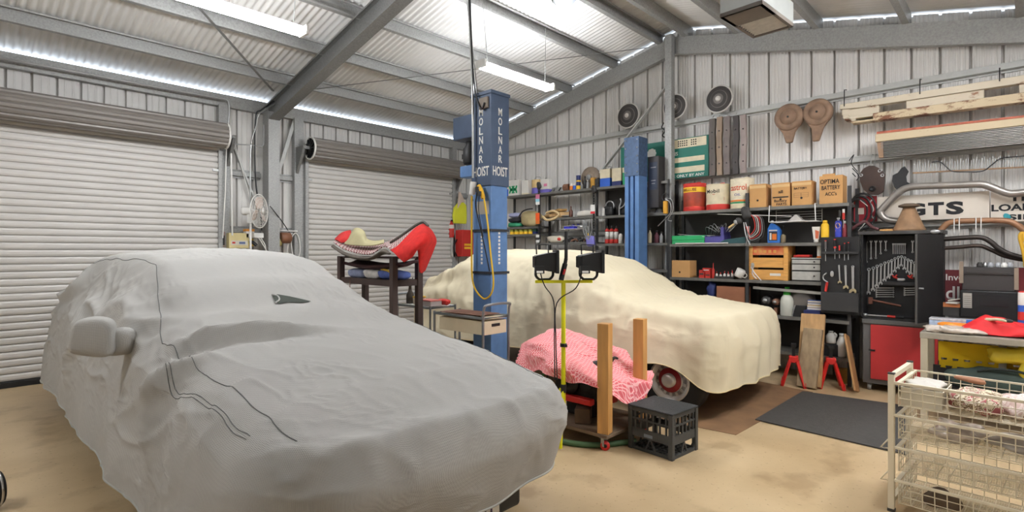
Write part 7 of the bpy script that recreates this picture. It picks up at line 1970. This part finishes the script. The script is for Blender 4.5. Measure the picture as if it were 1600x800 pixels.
m = MB(); m.blob((0, 0, .02), (.16, .06, .03), 0, 10, 2.6, .2, 16); m.obj('cloth_strip', C('strip_brown', (150, 104, 76), rough=.8, var=.3, scale=20), None, rk(.30, .38, zb0 + .10), rz_ - 20, label='brown and white cloth strip lying over the back of the top basket', cat='cloth')
zb1 = rails[1] - dz + .006
m = MB(); m.blob((0, 0, .035), (.22, .28, .07), 0, 16, 2.6, .35, 18, 3.); m.obj('plastic_bag', plas, None, rk(.26, .22, zb1), rz_, label='clear crumpled plastic bag at the left of the second basket', cat='bag')
m = MB(); m.blob((0, 0, .03), (.36, .3, .055), 0, 16, 3, .2, 12, 6.); m.obj('plastic_bag', C('plastic_grey2', (176, 168, 158), rough=.3, var=.15), None, rk(.58, .24, zb1), rz_, label='grey plastic sheet spread over the right of the second basket', cat='sheet')
zb3 = rails[3] - dz + .006
m = MB(); m.blob((0, 0, .03), (.16, .2, .06), 0, 14, 2.6, .3, 14, 9.); m.obj('brown_cloth', C('cloth_brown', (96, 80, 64), rough=.9, var=.3), None, rk(.20, .15, zb3), rz_, label='brown cloth lying in the lowest wire basket', cat='cloth')
for k in (1, 2):
    m = MB(); z = rails[k + 1] + .005 * k
    m.tube([(-.015, -.002, z + .03), (-.045, -.03, z - .015), (-.015, -.002, z - .02)], .004, 6); m.obj('side_hook', cr, bpy.data.objects['basket_rack'])
# chrome castor at the very left
a_, b_ = ray(-6); 
t = thing('chrome_wheel', 'chrome rimmed castor wheel just entering at the left edge of the photo', 'wheel', (a_ * 3.06, b_ * 3.06, .108), TH / PI * 180 - 90 - 30)
m = MB(); m.ring((0, 0, 0), .10, .007, 'Y', 40, 8); m.ring((0, -.02, 0), .085, .005, 'Y', 40, 8); m.obj('chrome_rim', chrome, t)
m = MB(); m.lathe([(.09, -.02), (.1, -.01), (.1, .02), (.09, .03)], 36, 0, Rx(90)); m.obj('tyre', tyre_m, t)
m = MB(); m.lathe([(.03, -.03), (.03, .03), (0, .03)], 16, 0, Rx(90))
for k in range(10): m.bar((0, 0, 0), (math.cos(k * PI / 5) * .095, 0, math.sin(k * PI / 5) * .095), .006, .006)
m.obj('hub', chrome, t)

# ---------------------------------------------------------------- door wall fittings
Y_ = 7.88
def dl(px, py, Y=Y_): return onY(px, py, Y)
t = thing('conduit', 'grey conduit running along the eave and down beside the large roller door', 'pipe', tuple(dl(350, 155, 7.76)))
P = lambda px, py, Y=7.76: dl(px, py, Y) - dl(350, 155, 7.76)
m = MB(); m.tube([P(-40, 84), P(100, 109), P(250, 137), P(340, 153), P(352, 155), P(357, 160), P(358, 170), P(357, 200), P(361, 225)], .013, 8, 0, 4); m.obj('pipe', steel, t)
m = MB(); m.tube([P(361, 222), P(362, 300), P(363, 368)], .012, 8); m.obj('drop_pipe', white, t)
m = MB(); m.tube([P(354, 222), P(352, 300), P(348, 372)], .008, 8); m.tube([P(366, 222), P(380, 270), P(393, 320)], .006, 8); m.obj('thin_rod', white, t)
t = thing('cable_bundle', 'black and grey cables running down the portal column beside the fan', 'cable', tuple(dl(405, 180, 7.7)))
P = lambda px, py, Y=7.62: dl(px, py, Y) - dl(405, 180, 7.7)
m = MB(); m.tube([P(450, 118, 7.4), P(448, 140), P(425, 160), P(408, 172), P(400, 180), P(398, 230), P(400, 290), P(407, 330), P(409, 360)], .010, 8, 0, 5); m.obj('black_cable', black, t)
m = MB(); m.tube([P(430, 118, 7.4), P(452, 120), P(450, 145), P(420, 168), P(405, 178), P(399, 200), P(392, 230), P(391, 310), P(392, 340)], .011, 8, 0, 5); m.obj('grey_conduit', steel, t)
m = MB(); m.tube([P(366, 225), P(395, 227), P(410, 228), P(412, 215), P(412, 195)], .008, 8, 0, 4); m.obj('cross_pipe', grey_p, t)
# pedestal fan
fc = dl(405, 330, 7.5)
t = thing('pedestal_fan', 'white pedestal fan with a wire guard turned away from the photo', 'fan', (fc.x, fc.y, 0), -50)
fz = fc.z; fr_ = .225
m = MB(); m.lathe([(.2, 0), (.2, .02), (.05, .04), (.03, .06)], 24, 0, Tr(-.12, .0, 0)); m.obj('base', white, t)
m = MB(); m.tube([(-.12, 0, .05), (-.12, 0, fz - .08)], .014, 10); m.obj('pole', white, t)
m = MB(); m.tube([(-.2, 0, fz), (-.04, 0, fz)], .055, 14); m.blob((-.2, 0, fz), (.1, .11, .11), 0, 8, 2.5); m.box((-.15, -.03, fz - .16), (-.09, .03, fz)); m.obj('motor', white, t)
m = MB()
m.ring((0, 0, fz), fr_, .008, 'X', 40, 6)
for rr in (.06, .11, .16, .2): m.ring((.05 * (1 - (rr / fr_) ** 2), 0, fz), rr, .0025, 'X', 32, 4); m.ring((-.05 * (1 - (rr / fr_) ** 2), 0, fz), rr, .0025, 'X', 32, 4)
for k in range(24):
    a = 2 * PI * k / 24
    for s_ in (-1, 1): m.tube([(s_ * .05, math.cos(a) * .04, fz + math.sin(a) * .04), (s_ * .03, math.cos(a) * .15, fz + math.sin(a) * .15), (0, math.cos(a) * fr_, fz + math.sin(a) * fr_)], .0018, 4)
m.obj('guard', white, t)
m = MB()
for k in range(3):
    Q = Tr(0, 0, fz) @ Rx(k * 120)
    m.grid(lambda u, v: (-.02 + .04 * v, (-.07 + .14 * v) * (.4 + .6 * math.sin(u * PI * .9)), .03 + .16 * u), 10, 6, 0, False, Q)
m.obj('blades', C('fan_blade', (206, 188, 176), rough=.3), t, solid=.003)
m = MB(); m.lathe([(.04, .0), (.04, .015), (0, .02)], 20, 0, Tr(.05, 0, fz) @ Ry(90)); m.obj('badge', whit, t)
# electrical boxes
def wbox(px0, px1, py0, py1, dep, mat_, name, label, cat, Y=7.9):
    a, b = onY(px0, py0, Y), onY(px1, py1, Y); w_ = b.x - a.x; h_ = a.z - b.z
    t = thing(name, label, cat, ((a.x + b.x) / 2, Y, b.z))
    m = MB(); m.box((-w_ / 2, -dep, 0), (w_ / 2, 0, h_)); m.obj('case', mat_, t, bev=.006)
    return t, w_, h_, dep
box_c = C('box_cream', (212, 196, 142), rough=.5)
t, w_, h_, d_ = wbox(352, 383, 364, 388, .14, box_c, 'switch_box', 'cream electrical box on the wall between the roller doors', 'electrical box')
m = MB(); m.box((-w_ * .4, -d_ - .004, h_ * .2), (w_ * .42, -d_, h_ * .5)); m.obj('panel', M('panel_pale', (206, 200, 186)), t)
m = MB(); m.box((-w_ * .35, -d_ - .008, h_ * .3), (-w_ * .2, -d_ - .004, h_ * .42)); m.obj('red_switch', redp, t)
m = MB(); m.box((w_ * .0, -d_ - .008, h_ * .28), (w_ * .3, -d_ - .004, h_ * .42)); m.obj('blue_switch', C('switch_blue', (96, 110, 150)), t)
t, w_, h_, d_ = wbox(344.5, 350, 362, 386, .05, C('bracket_pinkish', (150, 126, 116)), 'control_bar', 'slim control unit with a black bar left of the cream electrical box', 'control')
m = MB(); m.box((-w_ * .3, -d_ - .006, h_ * .12), (w_ * .3, -d_, h_ * .75)); m.obj('black_bar', black, t)
t, w_, h_, d_ = wbox(380, 393, 359, 372, .10, M('carton_white', (214, 208, 204)), 'carton', 'white carton with an orange top beside the fan pole', 'carton', 7.86)
m = MB(); m.box((-w_ / 2 - .002, -d_ - .002, h_ * .8), (w_ / 2 + .002, .002, h_ + .01)); m.obj('orange_lid', C('lid_orange2', (226, 150, 60)), t)
t, w_, h_, d_ = wbox(383, 393, 373, 385, .08, C('socket_yellow', (214, 178, 70)), 'power_outlet', 'yellow power outlet with a black plug beside the fan pole', 'outlet', 7.86)
m = MB(); m.tube([(0, -d_, h_ * .6), (.0, -d_ - .05, h_ * .6), (.05, -d_ - .08, h_ * .1)], .022, 8, 0, 3); m.obj('plug', black, t)
t, w_, h_, d_ = wbox(394, 409, 364, 372, .07, white, 'socket_block', 'white socket block with hanging leads right of the fan pole', 'outlet', 7.72)
m = MB(); m.tube([(0, -.05, .0), (.05, -.06, -.08), (.12, -.06, -.2)], .007, 6, 0, 4); m.tube([(.03, -.05, .0), (.09, -.05, -.1), (.1, -.05, -.22)], .007, 6, 0, 4); m.obj('lead', white, t)
q = dl(438, 375)
t = thing('pump', 'brown and brass pump fixed to the wall between column and small door', 'pump', tuple(q))
m = MB(); m.lathe([(.07, -.08), (.08, -.07), (.08, .06), (.05, .08), (0, .08)], 18, 0, Tr(.05, -.06, .03) @ Ry(90)); m.obj('motor', C('pump_brown', (126, 84, 60), rough=.5, var=.25), t)
m = MB(); m.blob((-.08, -.06, -.03), (.14, .12, .14), 0, 10, 2.5, .2, 14); m.tube([(-.08, -.06, 0), (-.1, -.06, .12)], .02, 8); m.obj('pump_head', C('pump_brass', (186, 170, 110), rough=.4, metal=.3), t)
q = dl(457, 375)
t = thing('hanging_cable', 'loop of white cable hanging on the wall left of the small roller door', 'cable', tuple(q))
m = MB(); m.tube([(-.02, -.04, .1), (-.07, -.04, .02), (-.09, -.04, -.2), (0, -.04, -.33), (.09, -.04, -.2), (.08, -.04, .02), (.02, -.04, .1), (-.04, -.04, -.02), (-.0, -.04, -.3)], .009, 6, 0, 6); m.obj('loop', white, t)
m = MB(); m.tube([dl(422, 322, 7.6) - q, dl(440, 345, 7.7) - q, dl(452, 363) - q], .007, 6, 0, 4); m.obj('black_lead', black, t)
m = MB(); m.tube([(-.35, -.03, .14), (.0, -.03, .13), (.06, -.03, .13)], .012, 6); m.obj('pipe', white, t)
# right of the small door
q = onY(705, 358, 7.84)
t = thing('fire_extinguisher', 'small red fire extinguisher with a white band right of the small roller door', 'fire extinguisher', (q.x, q.y, q.z - .16))
m = MB(); m.lathe([(.05, 0), (.055, .01), (.055, .09), (.055, .17), (.055, .24), (.03, .28), (.02, .29), (.02, .31), (0, .31)], 20, 0, None, True, [0, 0, 0, 1, 0, 0, 0, 0]); m.obj('cylinder', [redp, whit], t)
m = MB(); m.box((-.012, -.05, .31), (.012, .03, .335)); m.tube([(0, -.03, .32), (.05, -.04, .25), (.055, -.03, .12)], .008, 6, 0, 4); m.obj('valve', black, t)
m = MB(); m.box((-.02, .045, .05), (.02, .13, .09)); m.obj('wall_bracket', blackm, t)
q = onY(718, 330, 7.80)
t = thing('hi_vis_vest', 'yellow vest hanging on the wall with a pale cloth above it', 'vest', tuple(q))
m = MB(); m.prism([(-.17, -.24), (.15, -.24), (.16, -.1), (.15, .12), (.05, .2), (-.06, .16), (-.16, .06), (-.19, -.1)], -.04, .0); m.obj('vest', C('hi_vis', (214, 214, 50), rough=.7, var=.06), t, bev=.02)
m = MB(); m.prism([(-.09, .04), (.0, .16), (.1, .18), (-.02, .36), (-.06, .36)], -.06, -.03); m.obj('pale_cloth', C('cloth_pale', (206, 186, 170), rough=.9), t, bev=.01)
m = MB()
for k in range(4): m.tube([(-.1 + k * .06, -.02, -.22), (-.09 + k * .05, -.02, -.48)], .008, 6)
m.obj('straps', grey_p, t)
q = onY(716, 385, 7.80)
t = thing('hose_reel', 'black coiled lead with a red hub on a pale board by the fire extinguisher', 'hose reel', tuple(q))
m = MB(); m.box((-.17, 0, -.2), (.1, .02, .22)); m.obj('board', M('board_pale', (190, 186, 178)), t)
m = MB()
for k in range(3): m.ring((-.02, -.03 - .01 * k, -.02), .11 + .012 * k, .010, 'Y', 28, 6, 0, Sc(1, 1, 1.25))
m.obj('coil', black, t)
m = MB(); m.lathe([(.05, 0), (.05, .03), (0, .035)], 18, 0, Tr(-.02, -.03, 0) @ Rx(90)); m.obj('red_hub', redp, t)
q = onY(733, 380, 7.6)
t = thing('red_case', 'red steel case with yellow lettering behind the lettered hoist column', 'case', (q.x, 7.7, q.z - .25))
m = MB(); m.box((-.17, -.1, 0), (.2, .1, .5)); m.obj('case', C('case_red', (190, 44, 36), var=.1), t, bev=.01)
m = MB()
for k in range(2): m.box((-.12, -.103, .14 + k * .06), (.05, -.1, .18 + k * .06))
m.obj('yellow_marks', yell, t)
t.location.z = q.z - .25

# ---------------------------------------------------------------- overhead fittings
P_ = [Vector((4.93, 1.70, 3.3)), Vector((4.32, 1.74, 3.3)), Vector((4.13, 1.42, 3.3)), Vector((4.74, 1.39, 3.3))]
cen = sum(P_, Vector()) / 4
ang = math.degrees(math.atan2(P_[0].y - P_[1].y, P_[0].x - P_[1].x))
t = thing('high_bay_light', 'unlit grey high bay light hanging from the roof at the top of the photo', 'light', tuple(cen), ang)
w_, d_ = .61, .33
hb = C('lamp_taupe', (112, 104, 96), rough=.5); hg = C('lamp_grey', (150, 152, 148), rough=.45)
m = MB(); m.box((-w_ / 2, -d_ / 2, .03), (w_ / 2, d_ / 2, .2)); m.obj('housing', hg, t, bev=.004)
m = MB(); m.box((-w_ / 2, -d_ / 2, 0), (-w_ / 2 + .02, d_ / 2, .03)); m.box((w_ / 2 - .02, -d_ / 2, 0), (w_ / 2, d_ / 2, .03)); m.box((-w_ / 2, -d_ / 2, 0), (w_ / 2, -d_ / 2 + .025, .03)); m.box((-w_ / 2, d_ / 2 - .025, 0), (w_ / 2, d_ / 2, .03)); m.box((-w_ / 2, -d_ / 2, .0), (-w_ * .08, d_ / 2, .03)); m.obj('frame', hb, t)
m = MB()
for k in range(9): m.prism([(0, 0), (.028, .022), (.0, .03)], -d_ / 2 + .03, d_ / 2 - .03, 0, Tr(-w_ * .07 + k * .037, 0, .0))
m.obj('reflector', C('reflector', (226, 222, 214), rough=.4, var=.1, scale=20), t)
m = MB(); m.tube([(-.1, 0, .2), (-.1, 0, .32), (-.06, 0, .34), (-.1, 0, .40), (-.1, 0, zr(cen.y) - 3.3 - .01)], .008, 6, 0, 3); m.obj('suspension_hook', steel, t)
m = MB(); m.tube([(.25, .1, .2), (.27, .1, zr(cen.y + .1) - 3.3 - .02)], .003, 5); m.tube([(.25, -.1, .2), (.22, -.1, zr(cen.y - .1) - 3.3 - .02)], .003, 5); m.obj('stay_wire', steel, t)
zc_ = zr(3.9)
t = thing('roof_vent', 'round white roof vent throat beside the ridge purlins', 'vent', (5.12, 3.98, zr(3.98) - .035))
t.rotation_euler = (math.radians(-12.4), 0, 0)
m = MB(); m.lathe([(.15, .03), (.15, -.03), (.14, -.03), (.14, .03)], 36); m.obj('collar', M('vent_collar', (150, 152, 150), .5), t)
m = MB(); m.lathe([(.138, -.025), (.12, -.06), (.08, -.08), (0, -.088)], 32); m.obj('dome', M('vent_dome', (206, 214, 236), .3), t)
m = MB(); m.lathe([(.165, -.005), (.165, .0), (.15, .0)], 32); m.obj('seal', black, t)
# ---------------------------------------------------------------- light
tube_m = M('tube_glow', (247, 250, 255), .4, emit=150.)
def batten(x, y, z, L=1.2, label=None, group=None, chain=True):
    t = thing('batten_light', label, 'light', (x, y, z), 0, group)
    m = MB(); m.prism([(-.03, 0), (.03, 0), (.02, .045), (-.02, .045)], -L / 2, L / 2, 0, Rz(-90)); m.obj('housing', white, t)
    for dy in (-.05, .05):
        m = MB(); m.tube([(-L / 2 + .03, dy, -.012), (L / 2 - .03, dy, -.012)], .02, 10); m.obj('fluorescent_tube', tube_m, t)
    for s_ in (-1, 1):
        m = MB(); m.box((s_ * L / 2 - .015, -.075, -.036), (s_ * L / 2 + .015, .075, .05)); m.obj('end_cap', white, t, bev=.005)
        if chain:
            m = MB(); m.tube([(s_ * (L / 2 - .1), 0, .05), (s_ * (L / 2 - .1 + .05), .03, zr(y) - z - .17)], .004, 5); m.obj('suspension_chain', steel, t)
    return t
batten(1.70, 4.88, 3.5, 1.25, 'twin tube batten light glowing at the top left, above the grey covered car')
batten(4.70, 4.36, 3.52, 1.2, 'twin tube batten light glowing on chains above the cream covered car')
LB = 'added twin tube fill light, unseen overhead, brightening the room'  # made-up battens out of view, added to brighten walls, floor and roof
batten(-1.6, 4.2, 3.5, 1.25, LB, 'added unseen fill lights')
batten(3.7, .2, 3.5, 1.25, LB, 'added unseen fill lights')
batten(4.9, -.45, 3.5, 1.25, LB, 'added unseen fill lights')
w = bpy.data.worlds.new('World'); sc.world = w; w.use_nodes = True
w.node_tree.nodes['Background'].inputs[0].default_value = (.75, .85, 1, 1)
w.node_tree.nodes['Background'].inputs[1].default_value = 4.0
# ---------------------------------------------------------------- camera
cd = bpy.data.cameras.new('Camera'); cam = bpy.data.objects.new('Camera', cd); col.objects.link(cam)
cam.location = (0, 0, EYE)
cam.rotation_euler = (PI / 2, 0, TH - PI / 2)
cd.sensor_width = 36; cd.lens = F / 1600 * 36
cd.shift_y = -(400 - HZ) / 1600
cd.clip_start = .05
sc.camera = cam
sc.view_settings.view_transform = 'Standard'; sc.view_settings.look = 'None'
sc.view_settings.gamma = 1; sc.view_settings.use_curve_mapping = False
sc.view_settings.exposure = 0.1
